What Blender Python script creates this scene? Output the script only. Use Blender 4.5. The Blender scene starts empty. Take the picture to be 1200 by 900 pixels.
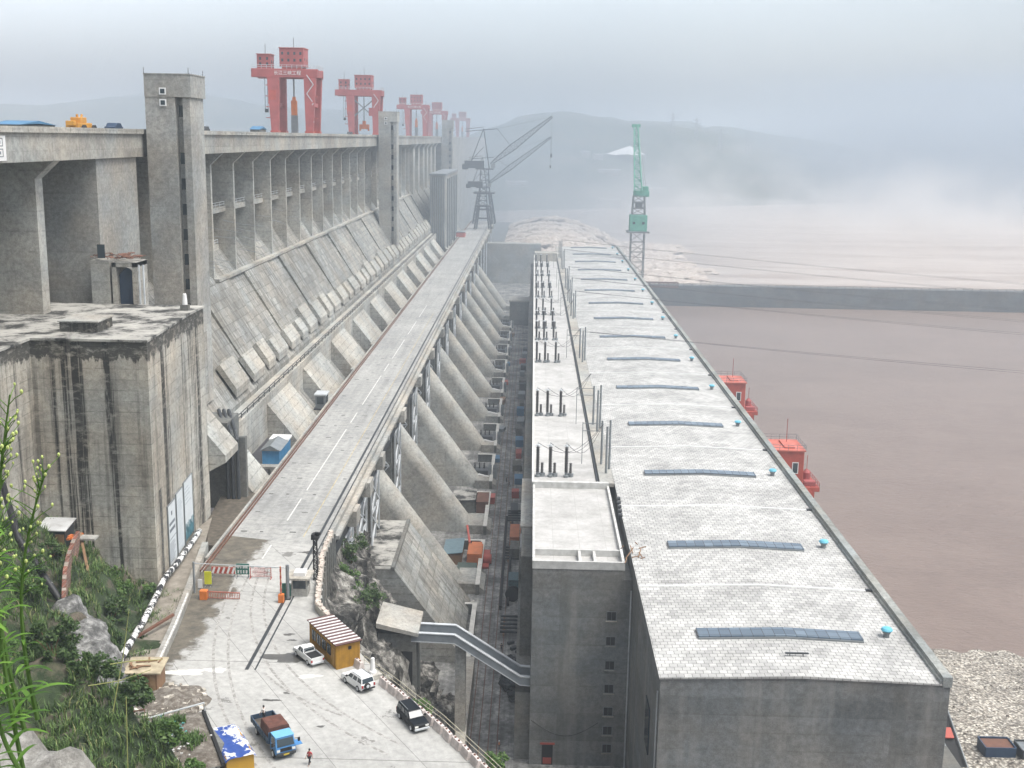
import bpy, bmesh, math, random
import numpy as np
from mathutils import Vector, Matrix
random.seed(7); RNG = np.random.default_rng(7)
SC = bpy.context.scene
COL = SC.collection
rad = math.radians
ORD = ['first','second','third','fourth','fifth','sixth','seventh','eighth','ninth','tenth','eleventh','twelfth','thirteenth',
       'fourteenth','fifteenth','sixteenth','seventeenth','eighteenth','nineteenth','twentieth']

# ------------------------------------------------------------------ materials
def newmat(name):
    m = bpy.data.materials.new(name); m.use_nodes = True
    nt = m.node_tree
    return m, nt, nt.nodes['Principled BSDF']
def N(nt, t, **kw):
    n = nt.nodes.new(t)
    for k, v in kw.items():
        setattr(n, k, v)
    return n
def setin(n, **kw):
    for k, v in kw.items():
        n.inputs[k.replace('_', ' ')].default_value = v
def L(nt, a, b): nt.links.new(a, b)
def c4(c): return (c[0], c[1], c[2], 1)
def posn(nt, scale=(1, 1, 1), rot=(0, 0, 0)):
    g = N(nt, 'ShaderNodeNewGeometry'); mp = N(nt, 'ShaderNodeMapping')
    mp.inputs['Scale'].default_value = scale; mp.inputs['Rotation'].default_value = rot
    L(nt, g.outputs['Position'], mp.inputs['Vector']); return mp.outputs['Vector']
def noise(nt, scale, detail=4, rough=.55, vec=None, vscale=(1, 1, 1), dist=0):
    n = N(nt, 'ShaderNodeTexNoise'); n.inputs['Scale'].default_value = scale
    n.inputs['Detail'].default_value = detail; n.inputs['Roughness'].default_value = rough; n.inputs['Distortion'].default_value = dist
    L(nt, vec if vec is not None else posn(nt, vscale), n.inputs['Vector']); return n.outputs['Fac']
def ramp(nt, fac, stops, interp='LINEAR'):
    r = N(nt, 'ShaderNodeValToRGB'); r.color_ramp.interpolation = interp
    el = r.color_ramp.elements
    while len(el) < len(stops): el.new(.5)
    for e, (p, c) in zip(el, stops):
        e.position = p; e.color = c4(c) if hasattr(c, '__len__') else (c, c, c, 1)
    L(nt, fac, r.inputs['Fac']); return r.outputs['Color']
def mix(nt, a, b, fac, mode='MIX'):
    m = N(nt, 'ShaderNodeMix', data_type='RGBA', blend_type=mode)
    for s, v in ((m.inputs[0], fac), (m.inputs[6], a), (m.inputs[7], b)):
        if hasattr(v, 'is_linked'): L(nt, v, s)
        elif hasattr(v, '__len__'): s.default_value = c4(v)
        else: s.default_value = v
    return m.outputs[2]
def mth(nt, op, a, b=0.0, c=None):
    m = N(nt, 'ShaderNodeMath', operation=op)
    for i, v in enumerate((a, b, c)):
        if v is None: continue
        if hasattr(v, 'is_linked'): L(nt, v, m.inputs[i])
        else: m.inputs[i].default_value = v
    return m.outputs[0]
def xyz(nt):
    g = N(nt, 'ShaderNodeNewGeometry'); s = N(nt, 'ShaderNodeSeparateXYZ'); L(nt, g.outputs['Position'], s.inputs[0]); return s.outputs
def bump(nt, p, h, strength=.3, dist=.1):
    b = N(nt, 'ShaderNodeBump'); b.inputs['Strength'].default_value = strength; b.inputs['Distance'].default_value = dist
    L(nt, h, b.inputs['Height']); L(nt, b.outputs['Normal'], p.inputs['Normal'])

def plain(name, col, rough=.6, metal=0., var=.18, vs=.8):
    m, nt, p = newmat(name)
    f = noise(nt, vs, 5)
    v = ramp(nt, f, [(.3, 1 - var), (.7, 1 + var * .6)])
    L(nt, mix(nt, col, v, 1.0, 'MULTIPLY'), p.inputs['Base Color'])
    p.inputs['Roughness'].default_value = rough; p.inputs['Metallic'].default_value = metal
    return m
def worn(name, col, under=(.16, .08, .05), amount=.5, rough=.6, vs=.9):
    """paint with rusty or dirty patches"""
    m, nt, p = newmat(name)
    f = noise(nt, vs, 8, .7)
    k = ramp(nt, f, [(.62 - .2 * amount, 0), (.72, min(1, amount))])
    f2 = ramp(nt, noise(nt, .35, 3), [(.3, .78), (.7, 1.1)])
    L(nt, mix(nt, mix(nt, col, f2, 1.0, 'MULTIPLY'), under, k), p.inputs['Base Color'])
    p.inputs['Roughness'].default_value = rough
    return m
def glass(name, col=(.03, .045, .055), rough=.12):
    m, nt, p = newmat(name)
    p.inputs['Base Color'].default_value = c4(col); p.inputs['Roughness'].default_value = rough
    p.inputs['Specular IOR Level'].default_value = .6
    return m

def concrete(name, base=(.34, .335, .31), lift=2.0, line=.22, tint=.16, streak=.35, streakcol=(.055, .055, .05), stain=.4,
             streak_scale=.5, panel=0.0, slope=False, cover=(.56, .72), rough=.88, heavy=False, lw=.085):
    """cast concrete: lifts of a slightly different tint, formwork lines, blotches, dark run-off streaks"""
    m, nt, p = newmat(name)
    X = xyz(nt)
    zc = X[2]
    zi = mth(nt, 'DIVIDE', zc, lift)
    # wobble the lift tint sideways in pour lengths
    along = X[1] if slope else mth(nt, 'ADD', X[1], X[0])
    ai = mth(nt, 'FLOOR', mth(nt, 'DIVIDE', along, panel if panel else 13.3))
    comb = N(nt, 'ShaderNodeCombineXYZ'); L(nt, mth(nt, 'FLOOR', zi), comb.inputs[0]); L(nt, ai, comb.inputs[1])
    wn = N(nt, 'ShaderNodeTexWhiteNoise', noise_dimensions='3D'); L(nt, comb.outputs[0], wn.inputs['Vector'])
    tnt = mth(nt, 'MULTIPLY_ADD', wn.outputs['Value'], tint, 1 - tint * .6)
    fz = mth(nt, 'FRACT', zi)
    ln = mth(nt, 'LESS_THAN', fz, lw)
    brk = ramp(nt, noise(nt, .6, 3), [(.42, .1), (.56, 1)])
    lnf = mth(nt, 'MULTIPLY', mth(nt, 'MULTIPLY', ln, line), brk)
    if panel:
        fa = mth(nt, 'FRACT', mth(nt, 'DIVIDE', along, panel))
        lnf = mth(nt, 'MAXIMUM', lnf, mth(nt, 'MULTIPLY', mth(nt, 'LESS_THAN', fa, .055 if slope else .03), line * .8))
    big = ramp(nt, noise(nt, .06, 5, .6), [(.38, .78), (.62, 1.14)])
    fine = ramp(nt, noise(nt, 1.3, 8, .72), [(.36, .74), (.64, 1.16)])
    grain = ramp(nt, noise(nt, 6, 3, .6), [(.36, .86), (.64, 1.1)])
    col = mix(nt, base, big, 1, 'MULTIPLY'); col = mix(nt, col, fine, 1, 'MULTIPLY'); col = mix(nt, col, grain, 1, 'MULTIPLY')
    tc = N(nt, 'ShaderNodeCombineXYZ')
    for i in range(3): L(nt, tnt, tc.inputs[i])
    col = mix(nt, col, tc.outputs[0], 1, 'MULTIPLY')
    col = mix(nt, col, (.10, .10, .09), lnf)
    # warm / cool drift of the cement colour
    hue = ramp(nt, noise(nt, .11, 3), [(.35, (1.05, 1.0, .93)), (.65, (.95, 1.0, 1.03))])
    col = mix(nt, col, hue, 1, 'MULTIPLY')
    if streak:
        sv = (.03, streak_scale, .03) if slope else (streak_scale, streak_scale, .018)
        s1 = noise(nt, 1.0, 6, .62, vscale=sv)
        patch = ramp(nt, noise(nt, .16, 4, .6, vscale=(1, 1, .35)), [(.36, 0), (.5, 1)] if slope else [(.42, 0), (.56, 1)])
        sf = mth(nt, 'MULTIPLY', ramp(nt, s1, [(cover[0], 0), (cover[1], 1)]), patch)
        br = ramp(nt, noise(nt, .9, 6, .7, vscale=(1, 1, .5)), [(.3, .3), (.6, 1)])
        if heavy:
            band = ramp(nt, noise(nt, 1, 3, .5, vscale=(.26, .26, .004)), [(.515, 0), (.55, 1)])
            thin = ramp(nt, noise(nt, 1, 7, .7, vscale=(2.0, 2.0, .03)), [(.44, 0), (.52, 1)])
            ends = ramp(nt, noise(nt, .2, 5, .65, vscale=(2.2, 2.2, .4)), [(.36, 0), (.44, 1)])
            sf = mth(nt, 'MAXIMUM', mth(nt, 'MULTIPLY', mth(nt, 'MULTIPLY', band, thin), ends), mth(nt, 'MULTIPLY', sf, .5))
            br = ramp(nt, noise(nt, .6, 8, .75, vscale=(1, 1, 2.2)), [(.38, .5), (.5, 1)])
            rim = ramp(nt, mth(nt, 'ADD', mth(nt, 'SUBTRACT', 155.5, zc), mth(nt, 'MULTIPLY', noise(nt, .8, 6, .7, vscale=(1, 1, .2)), -5)), [(.0, 1), (.2, 0)])
            sf = mth(nt, 'MAXIMUM', sf, mth(nt, 'MULTIPLY', rim, .9))
        col = mix(nt, col, streakcol, mth(nt, 'MULTIPLY', mth(nt, 'MULTIPLY', sf, br), streak))
    if stain:
        st = ramp(nt, noise(nt, .3, 8, .72), [(.52, 0), (.74, stain)])
        col = mix(nt, col, (.13, .125, .11), st)
    L(nt, col, p.inputs['Base Color'])
    p.inputs['Roughness'].default_value = rough; p.inputs['Specular IOR Level'].default_value = .25
    bump(nt, p, noise(nt, 2.2, 8, .7), .25, .15)
    return m

# ------------------------------------------------------------------ mesh builder
def wloc(o):
    v = Vector((0, 0, 0))
    while o is not None: v = v + o.location; o = o.parent
    return v
class MB:
    def __init__(s): s.v = []; s.f = []; s.mi = []; s.cur = 0
    def add(s, vs, fs):
        b = len(s.v); s.v += [tuple(v) for v in vs]
        for f in fs: s.f.append([b + i for i in f]); s.mi.append(s.cur)
        return s
    def box(s, x0, x1, y0, y1, z0, z1):
        vs = [(x, y, z) for z in (z0, z1) for y in (y0, y1) for x in (x0, x1)]
        return s.add(vs, [(0, 2, 3, 1), (4, 5, 7, 6), (0, 1, 5, 4), (2, 6, 7, 3), (0, 4, 6, 2), (1, 3, 7, 5)])
    def obox(s, c, sz, rz=0., tilt=None):
        M = Matrix.Rotation(rz, 4, 'Z')
        if tilt: M = M @ Matrix.Rotation(tilt[1], 4, tilt[0])
        hx, hy, hz = sz[0] / 2, sz[1] / 2, sz[2] / 2
        vs = [M @ Vector((x, y, z)) + Vector(c) for z in (-hz, hz) for y in (-hy, hy) for x in (-hx, hx)]
        return s.add(vs, [(0, 2, 3, 1), (4, 5, 7, 6), (0, 1, 5, 4), (2, 6, 7, 3), (0, 4, 6, 2), (1, 3, 7, 5)])
    def prism(s, poly, a0, a1, axis='y'):
        """poly: 2-D outline, extruded along the axis. axis y: poly is (x, z); x: (y, z); z: (x, y)"""
        n = len(poly)
        def P(p, a): return {'y': (p[0], a, p[1]), 'x': (a, p[0], p[1]), 'z': (p[0], p[1], a)}[axis]
        vs = [P(p, a0) for p in poly] + [P(p, a1) for p in poly]
        fs = [tuple(range(n)), tuple(range(2 * n - 1, n - 1, -1))] + [(i, i + n, (i + 1) % n + n, (i + 1) % n) for i in range(n)]
        return s.add(vs, fs)
    def beam(s, p0, p1, w, h=None, up=(0, 0, 1)):
        p0, p1 = Vector(p0), Vector(p1); d = (p1 - p0)
        if d.length < 1e-6: return s
        d.normalize(); u = Vector(up)
        if abs(d.dot(u)) > .97: u = Vector((0, 1, 0))
        r = d.cross(u).normalized(); u = r.cross(d).normalized(); h = h or w
        q = [r * (a * w / 2) + u * (b * h / 2) for a, b in ((-1, -1), (1, -1), (1, 1), (-1, 1))]
        return s.add([p0 + k for k in q] + [p1 + k for k in q], [(0, 3, 2, 1), (4, 5, 6, 7), (0, 1, 5, 4), (1, 2, 6, 5), (2, 3, 7, 6), (3, 0, 4, 7)])
    def path(s, pts, w, h=None):
        for a, b in zip(pts, pts[1:]): s.beam(a, b, w, h)
        return s
    def tube(s, pts, r, n=6, cap=True):
        pts = [Vector(p) for p in pts]; R = r if hasattr(r, '__len__') else [r] * len(pts)
        vs = []; prev = None
        for i, p in enumerate(pts):
            d = (pts[min(i + 1, len(pts) - 1)] - pts[max(i - 1, 0)]).normalized()
            u = Vector((0, 0, 1)) if abs(d.z) < .95 else Vector((0, 1, 0))
            if prev is not None: u = prev
            a = d.cross(u).normalized(); u = a.cross(d).normalized(); prev = u
            for k in range(n):
                t = 2 * math.pi * k / n; vs.append(p + (a * math.cos(t) + u * math.sin(t)) * R[i])
        fs = [(i * n + k, i * n + (k + 1) % n, (i + 1) * n + (k + 1) % n, (i + 1) * n + k) for i in range(len(pts) - 1) for k in range(n)]
        if cap: fs += [tuple(range(n - 1, -1, -1)), tuple(range((len(pts) - 1) * n, len(pts) * n))]
        return s.add(vs, fs)
    def lathe(s, prof, c=(0, 0, 0), n=16):
        vs = [(c[0] + r * math.cos(2 * math.pi * k / n), c[1] + r * math.sin(2 * math.pi * k / n), c[2] + z) for r, z in prof for k in range(n)]
        m = len(prof)
        fs = [(i * n + k, i * n + (k + 1) % n, (i + 1) * n + (k + 1) % n, (i + 1) * n + k) for i in range(m - 1) for k in range(n)]
        fs += [tuple(range(n - 1, -1, -1)), tuple(range((m - 1) * n, m * n))]
        return s.add(vs, fs)
    def wheel(s, c, r, w, ax, n=18):
        """disc with its axle along the 2-D direction ax"""
        a = Vector((ax[0], ax[1], 0)).normalized()
        return s.tube([Vector(c) - a * w / 2, Vector(c) - a * w * .42, Vector(c) + a * w * .42, Vector(c) + a * w / 2], [r * .9, r, r, r * .9], n)
    def grid(s, fn, nu, nv):
        vs = [fn(i / (nu - 1), j / (nv - 1)) for j in range(nv) for i in range(nu)]
        return s.add(vs, [(j * nu + i, j * nu + i + 1, (j + 1) * nu + i + 1, (j + 1) * nu + i) for j in range(nv - 1) for i in range(nu - 1)])
    def build(s, name, mat, parent=None, smooth=False, bevel=0., seg=2, auto=None, sub=0):
        me = bpy.data.meshes.new(name)
        off = wloc(parent)
        me.from_pydata([Vector(v) - off for v in s.v], [], s.f)
        for m in (mat if isinstance(mat, (list, tuple)) else [mat]): me.materials.append(m)
        if any(s.mi): me.polygons.foreach_set('material_index', s.mi)
        if smooth: me.polygons.foreach_set('use_smooth', [True] * len(me.polygons))
        me.update()
        o = bpy.data.objects.new(name, me); COL.objects.link(o)
        if parent is not None: o.parent = parent
        if bevel:
            b = o.modifiers.new('bevel', 'BEVEL'); b.width = bevel; b.segments = seg; b.limit_method = 'ANGLE'; b.angle_limit = rad(35)
        if sub:
            b = o.modifiers.new('sub', 'SUBSURF'); b.levels = sub; b.render_levels = sub
        return o
def tag(o, label=None, cat=None, group=None, kind=None):
    if label: o['label'] = label
    if cat: o['category'] = cat
    if group: o['group'] = group
    if kind: o['kind'] = kind
    return o
def thing(name, label, cat, loc=(0, 0, 0), group=None):
    o = bpy.data.objects.new(name, None); COL.objects.link(o); o.location = loc; o.empty_display_size = .3
    return tag(o, label, cat, group)
def dup(root, loc=None, rz=None, label=None, group=None):
    def cp(o, par):
        c = o.copy(); COL.objects.link(c)
        if par is not None: c.parent = par; c.matrix_parent_inverse = o.matrix_parent_inverse
        for ch in list(o.children): cp(ch, c)
        return c
    r = cp(root, None)
    if loc is not None: r.location = loc
    if rz is not None: r.rotation_euler = (0, 0, rz)
    if label: r['label'] = label
    if group: r['group'] = group
    return r
def lattice(mb, p0, p1, w0, w1, n, t, tb=None, up=(0, 0, 1)):
    """square lattice boom from p0 to p1: four chords and zig-zag bracing"""
    p0, p1 = Vector(p0), Vector(p1); d = (p1 - p0).normalized(); u = Vector(up)
    if abs(d.dot(u)) > .95: u = Vector((0, 1, 0))
    r = d.cross(u).normalized(); u = r.cross(d).normalized(); tb = tb or t * .6
    def C(i, k):
        f = i / n; w = (w0 + (w1 - w0) * f) / 2; a, b = ((-1, -1), (1, -1), (1, 1), (-1, 1))[k % 4]
        return p0 + (p1 - p0) * f + r * (a * w) + u * (b * w)
    for k in range(4):
        mb.beam(C(0, k), C(n, k), t)
        for i in range(n):
            a, b = (C(i, k), C(i + 1, k + 1)) if i % 2 == 0 else (C(i, k + 1), C(i + 1, k))
            mb.beam(a, b, tb); mb.beam(C(i, k), C(i, k + 1), tb)
        mb.beam(C(n, k), C(n, k + 1), tb)
    return mb
def railing(mb, pts, h=1.05, step=2.5, t=.06, rails=2):
    for a, b in zip(pts, pts[1:]):
        a, b = Vector(a), Vector(b); n = max(1, int((b - a).length / step))
        for i in range(n + 1):
            q = a + (b - a) * i / n; mb.beam(q, q + Vector((0, 0, h)), t)
        for k in range(rails):
            z = Vector((0, 0, h * (k + 1) / rails)); mb.beam(a + z, b + z, t)
    return mb
# ------------------------------------------------------------------ camera
YAW, PITCH, ROLL, FPX = .9, 11.95, 1.0, 1360.
def camera():
    y, p, r = map(rad, (YAW, PITCH, ROLL))
    fw = Vector((-math.sin(y) * math.cos(p), math.cos(y) * math.cos(p), -math.sin(p)))
    rt = Vector((math.cos(y), math.sin(y), 0)); up = rt.cross(fw)
    rt2 = rt * math.cos(r) + up * math.sin(r); up2 = -rt * math.sin(r) + up * math.cos(r)
    M = Matrix((rt2, up2, -fw)).transposed().to_4x4(); M.translation = (0, 0, 183)
    cd = bpy.data.cameras.new('camera'); cd.sensor_width = 36; cd.lens = FPX / 1200 * 36; cd.clip_start = .3; cd.clip_end = 30000
    o = bpy.data.objects.new('camera', cd); COL.objects.link(o); o.matrix_world = M; SC.camera = o
camera()
# ------------------------------------------------------------------ sky and light (overcast)
SUN_EL, SUN_AZ = 64, 112          # degrees; azimuth clockwise from +Y (the dam axis)
def sky():
    w = bpy.data.worlds.new('World'); SC.world = w; w.use_nodes = True; nt = w.node_tree
    bg = nt.nodes['Background']
    s = N(nt, 'ShaderNodeTexSky', sky_type='NISHITA'); s.sun_disc = False
    s.sun_elevation = rad(SUN_EL); s.sun_rotation = rad(SUN_AZ); s.dust_density = 6; s.air_density = 1.2; s.altitude = 180
    hs = N(nt, 'ShaderNodeHueSaturation'); hs.inputs['Saturation'].default_value = .36
    L(nt, s.outputs['Color'], hs.inputs['Color'])
    # thin uneven cloud layer, seen by camera and light alike
    tc = N(nt, 'ShaderNodeTexCoord'); n = N(nt, 'ShaderNodeTexNoise'); n.inputs['Scale'].default_value = 2.2; n.inputs['Detail'].default_value = 5
    mp = N(nt, 'ShaderNodeMapping'); mp.inputs['Scale'].default_value = (1, 1, 3); L(nt, tc.outputs['Generated'], mp.inputs[0]); L(nt, mp.outputs[0], n.inputs['Vector'])
    r = ramp(nt, n.outputs['Fac'], [(.3, .96), (.7, 1.04)])
    sx = N(nt, 'ShaderNodeSeparateXYZ'); L(nt, tc.outputs['Generated'], sx.inputs[0])
    side = ramp(nt, mth(nt, 'MULTIPLY_ADD', sx.outputs[0], .5, .5), [(.28, (1.95, 2.0, 2.12)), (.5, (1.75, 1.83, 1.9)), (.75, (.80, .87, .95))])   # thinner cloud over the left bank
    low = ramp(nt, sx.outputs[2], [(.16, 1), (.5, 0)])
    L(nt, mix(nt, mix(nt, hs.outputs['Color'], r, 1, 'MULTIPLY'), side, low, 'MULTIPLY'), bg.inputs['Color'])
    bg.inputs['Strength'].default_value = SKY
    ld = bpy.data.lights.new('sun', 'SUN'); ld.energy = SUN; ld.angle = rad(25); ld.color = (1, .96, .9)
    lo = bpy.data.objects.new('sun', ld); COL.objects.link(lo)
    a = rad(SUN_AZ); e = rad(SUN_EL)
    d = Vector((math.sin(a) * math.cos(e), math.cos(a) * math.cos(e), math.sin(e)))
    lo.rotation_euler = d.to_track_quat('Z', 'Y').to_euler(); lo.location = (0, 0, 400)
SKY, SUN, EXPO, HAZE = .15, 1.5, .77, .00036
sky()
SC.view_settings.view_transform = 'Standard'; SC.view_settings.look = 'None'; SC.view_settings.gamma = 1
SC.view_settings.exposure = EXPO; SC.view_settings.use_curve_mapping = False
cy = SC.cycles
cy.max_bounces = 5; cy.diffuse_bounces = 3; cy.glossy_bounces = 2; cy.transmission_bounces = 2; cy.volume_bounces = 2; cy.transparent_max_bounces = 6
cy.use_adaptive_sampling = True; cy.adaptive_threshold = .022; cy.adaptive_min_samples = 20; cy.volume_step_rate = 3.0; cy.volume_max_steps = 128; cy.use_denoising = True; cy.caustics_reflective = False; cy.caustics_refractive = False

def haze():
    m = bpy.data.materials.new('haze_air'); m.use_nodes = True; nt = m.node_tree
    for n in list(nt.nodes):
        if n.type == 'BSDF_PRINCIPLED': nt.nodes.remove(n)
    out = [n for n in nt.nodes if n.type == 'OUTPUT_MATERIAL'][0]
    v = N(nt, 'ShaderNodeVolumePrincipled'); v.inputs['Color'].default_value = (.67, .745, .815, 1); v.inputs['Density'].default_value = HAZE
    v.inputs['Anisotropy'].default_value = 0.15
    L(nt, v.outputs[0], out.inputs['Volume'])
    o = MB().box(-2700, 9000, -1200, 10000, 62, 335).build('haze', m)
    tag(o, 'grey blue haze filling the valley air', None, None, 'stuff')
haze()

# ------------------------------------------------------------------ shared materials
M_ = {}
M_['dam'] = concrete('dam_concrete', (.355, .347, .32), lift=2.0, line=.3, tint=.2, streak=.45, panel=10.2, stain=.35)
M_['fin'] = concrete('pier_concrete', (.39, .382, .355), lift=3.0, line=.25, tint=.14, streak=.35, stain=.3)
M_['slope'] = concrete('slope_concrete', (.31, .308, .29), lw=.14, lift=1.6, line=.6, tint=.34, streak=.9, streakcol=(.075, .072, .065), stain=.85, streak_scale=1.1, panel=3.3, cover=(.48, .62), slope=True)
M_['tower'] = concrete('tower_concrete', (.35, .345, .325), lift=3.2, line=.16, tint=.12, streak=.3, stain=.3)
M_['abut'] = concrete('abutment_concrete', (.43, .41, .365), lift=1.5, line=.45, tint=.14, streak=.96, streakcol=(.018, .018, .017), stain=.3, streak_scale=.6, cover=(.5, .58), heavy=True)
M_['anchor'] = concrete('anchor_concrete', (.40, .39, .36), lift=1.5, lw=.12, line=.5, tint=.16, streak=.4, stain=.4, panel=6)
M_['pen'] = concrete('penstock_concrete', (.40, .395, .37), lift=4.0, line=.12, tint=.12, streak=.55, streakcol=(.13, .12, .10), stain=.5, streak_scale=.35)
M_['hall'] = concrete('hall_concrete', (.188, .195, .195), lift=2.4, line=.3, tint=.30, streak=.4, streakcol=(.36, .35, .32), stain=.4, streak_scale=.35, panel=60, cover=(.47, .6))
M_['plain_c'] = concrete('plain_concrete', (.36, .35, .325), lift=50, line=0, tint=.08, streak=.2, stain=.45)
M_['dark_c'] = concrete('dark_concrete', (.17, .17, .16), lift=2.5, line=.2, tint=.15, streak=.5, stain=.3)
M_['steel'] = plain('grey_steel', (.22, .24, .25), .5, .3)
M_['pale_steel'] = plain('pale_steel', (.56, .59, .61), .5, .2)
M_['dark_steel'] = plain('dark_steel', (.045, .05, .055), .6, .2)
M_['black'] = plain('black_rubber', (.012, .012, .013), .8)
M_['insul'] = plain('insulator_black', (.018, .016, .016), .35)
M_['red'] = worn('red_paint', (.36, .085, .08), (.22, .06, .05), .35)
M_['redd'] = worn('dull_red_paint', (.42, .075, .05), (.16, .05, .04), .4)
M_['green'] = worn('green_paint', (.10, .34, .255), (.07, .17, .13), .3)
M_['yellow'] = worn('yellow_paint', (.46, .26, .025), (.2, .11, .03), .3)
M_['orange'] = worn('orange_paint', (.52, .15, .04), (.2, .08, .04), .4)
M_['blue'] = worn('blue_paint', (.055, .17, .30), (.07, .09, .11), .35)
M_['white'] = plain('white_paint', (.74, .74, .73), .45, var=.08)
M_['rust'] = worn('rusty_iron', (.15, .07, .045), (.06, .035, .03), .6, .85)
M_['wood'] = worn('weathered_wood', (.24, .14, .075), (.11, .06, .035), .5, .85, 2)
M_['glass'] = glass('dark_glass')
M_['brick'] = worn('brick_red', (.30, .12, .08), (.3, .27, .24), .45, .9, .7)
M_['tyre'] = plain('tyre_rubber', (.02, .02, .021), .85)
M_['dkblue'] = plain('deep_blue_paint', (.02, .045, .09), .5)
M_['orangew'] = plain('orange_site_paint', (.6, .17, .03), .5)
# ================================================================== the dam
U = 40.4                                   # one generating unit along the dam axis
dam = thing('dam', 'long grey concrete gravity dam with a row of tall piers under its crest road', 'dam', (-74, 150, 120))
def dam_body():
    # crest slab and fascia
    b = MB(); b.box(-94, -71, 60, 1700, 178.6, 182.7); b.build('crest_road', M_['dam'], dam)
    b = MB(); b.box(-71.3, -70.55, 60, 1700, 182.65, 183.5)
    for y in range(64, 900, 5): b.box(-70.56, -70.49, y, y + .12, 182.75, 183.45)
    b.build('parapet', M_['fin'], dam)
    # back wall behind the piers
    MB().box(-99, -87.5, 60, 1700, 95, 178.5).build('back_wall', M_['dam'], dam)
    # sloped downstream face
    b = MB(); b.prism([(-87.4, 168.6), (-74, 149.4), (-60.4, 128.2), (-60.4, 126.6), (-87.4, 95)], 212, 905)
    b.build('sloped_face', M_['slope'], dam)
    for y in np.arange(252, 890, U):
        b = MB(); b.prism([(-73.4, 148.8), (-72.8, 148.8), (-60.45, 128.6), (-60.45, 128.3)], y, y + 25)
        b.build('face_slab', M_['slope'], dam)
    # raised panels above the walkway, one pair per unit
    for k in range(16):
        y = 233 + U * k
        if y > 860: break
        r = random.Random(k); d = r.uniform(0, 3)
        for q, w, up in ((0, 11, d / 2), (15.5, 10.5, d / 4), (30, 7, d / 3)):
            b = MB(); b.prism([(-63.4 - up, 133.7 + up * 1.56), (-62.6 - up, 134.5 + up * 1.56), (-60.46, 131.4), (-60.46, 129.6)], y + q, y + q + w)
            b.build('raised_panel', M_['anchor'], dam)
    # thin shelf where the piers meet the slope
    MB().box(-74.6, -72.7, 268, 700, 149.0, 149.7).build('pier_shelf', M_['anchor'], dam)
    # walkway along the foot of the slope with a rail
    w = MB().box(-60.4, -57.2, 200, 880, 118, 127.2).build('walkway', M_['anchor'], dam)
    railing(MB(), [(-57.6, 200, 127.2), (-57.6, 880, 127.2)], 1.2, 5, .14).build('handrail', M_['dark_steel'], w)
dam_body()
def fin(y, t=1.15, x=-74.0, zb=149.2):
    """pier: thin wall with a raking bracket up to the crest slab"""
    b = MB()
    b.prism([(-87.4, zb - 6 if zb > 130 else zb), (x, zb), (x, 175.9), (-71.1, 178.55), (-87.4, 178.55)], y - t / 2, y + t / 2)
    return b.build('pier', M_['fin'], dam)
for k in range(-1, 21): fin(288.9 + 20.35 * k)
for y in (232, 250): fin(y)
for y in (134, 174.5): fin(y, 2.6, -74, 118)
for y, t in ((716, 12), (745, 10), (778, 12), (806, 10), (836, 14), (868, 12)): fin(y, t, -73, 148)
MB().box(-88, -71.6, 191.5, 211, 118, 178.55).build('solid_pier', M_['tower'], dam)
MB().box(-87.4, -71.2, 905, 1700, 70, 178.55).build('spillway_face', M_['dam'], dam)
# galleries between the piers
b = MB(); b.box(-80, -76.2, 256, 700, 164.2, 165.4); g = b.build('gallery_slab', M_['anchor'], dam)
railing(MB(), [(-76.4, 256, 165.4), (-76.4, 700, 165.4)], 1.2, 4, .1).build('handrail', M_['pale_steel'], g)
b = MB(); b.box(-81, -75.6, 256, 279, 155.6, 156.8); g = b.build('gallery_slab', M_['anchor'], dam)
railing(MB(), [(-75.8, 256, 156.8), (-75.8, 279, 156.8)], 1.2, 3, .1).build('handrail', M_['pale_steel'], g)
# reinforcing rods and cables that stick out of the first bays
r = random.Random(3)
for y in (258, 268, 279, 289, 299, 309, 330, 350):
    for k in range(3):
        z = 150 + r.uniform(3, 13); MB().beam((-75, y + r.uniform(0, 3), z), (-75 + r.uniform(2, 5), y + r.uniform(3, 8), z - r.uniform(.3, 2)), .09).build('steel_rod', M_['steel'], dam)
# sign board on the fascia
s = MB().box(-70.98, -70.86, 153.4, 157.4, 178.9, 182.2).build('fascia_board', M_['white'], dam)
b = MB()
for y, z in ((154.3, 180.8), (154.3, 179.4)):
    for q0, q1, w0, w1 in ((0, 2.2, 0, .12), (0, 2.2, .98, 1.1), (0, .14, 0, 1.1), (2.06, 2.2, 0, 1.1), (.7, 1.5, .35, .75)):
        b.box(-70.86, -70.83, y + q0, y + q1, z + w0, z + w1)
b.build('frame_marks', M_['steel'], s)

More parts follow.
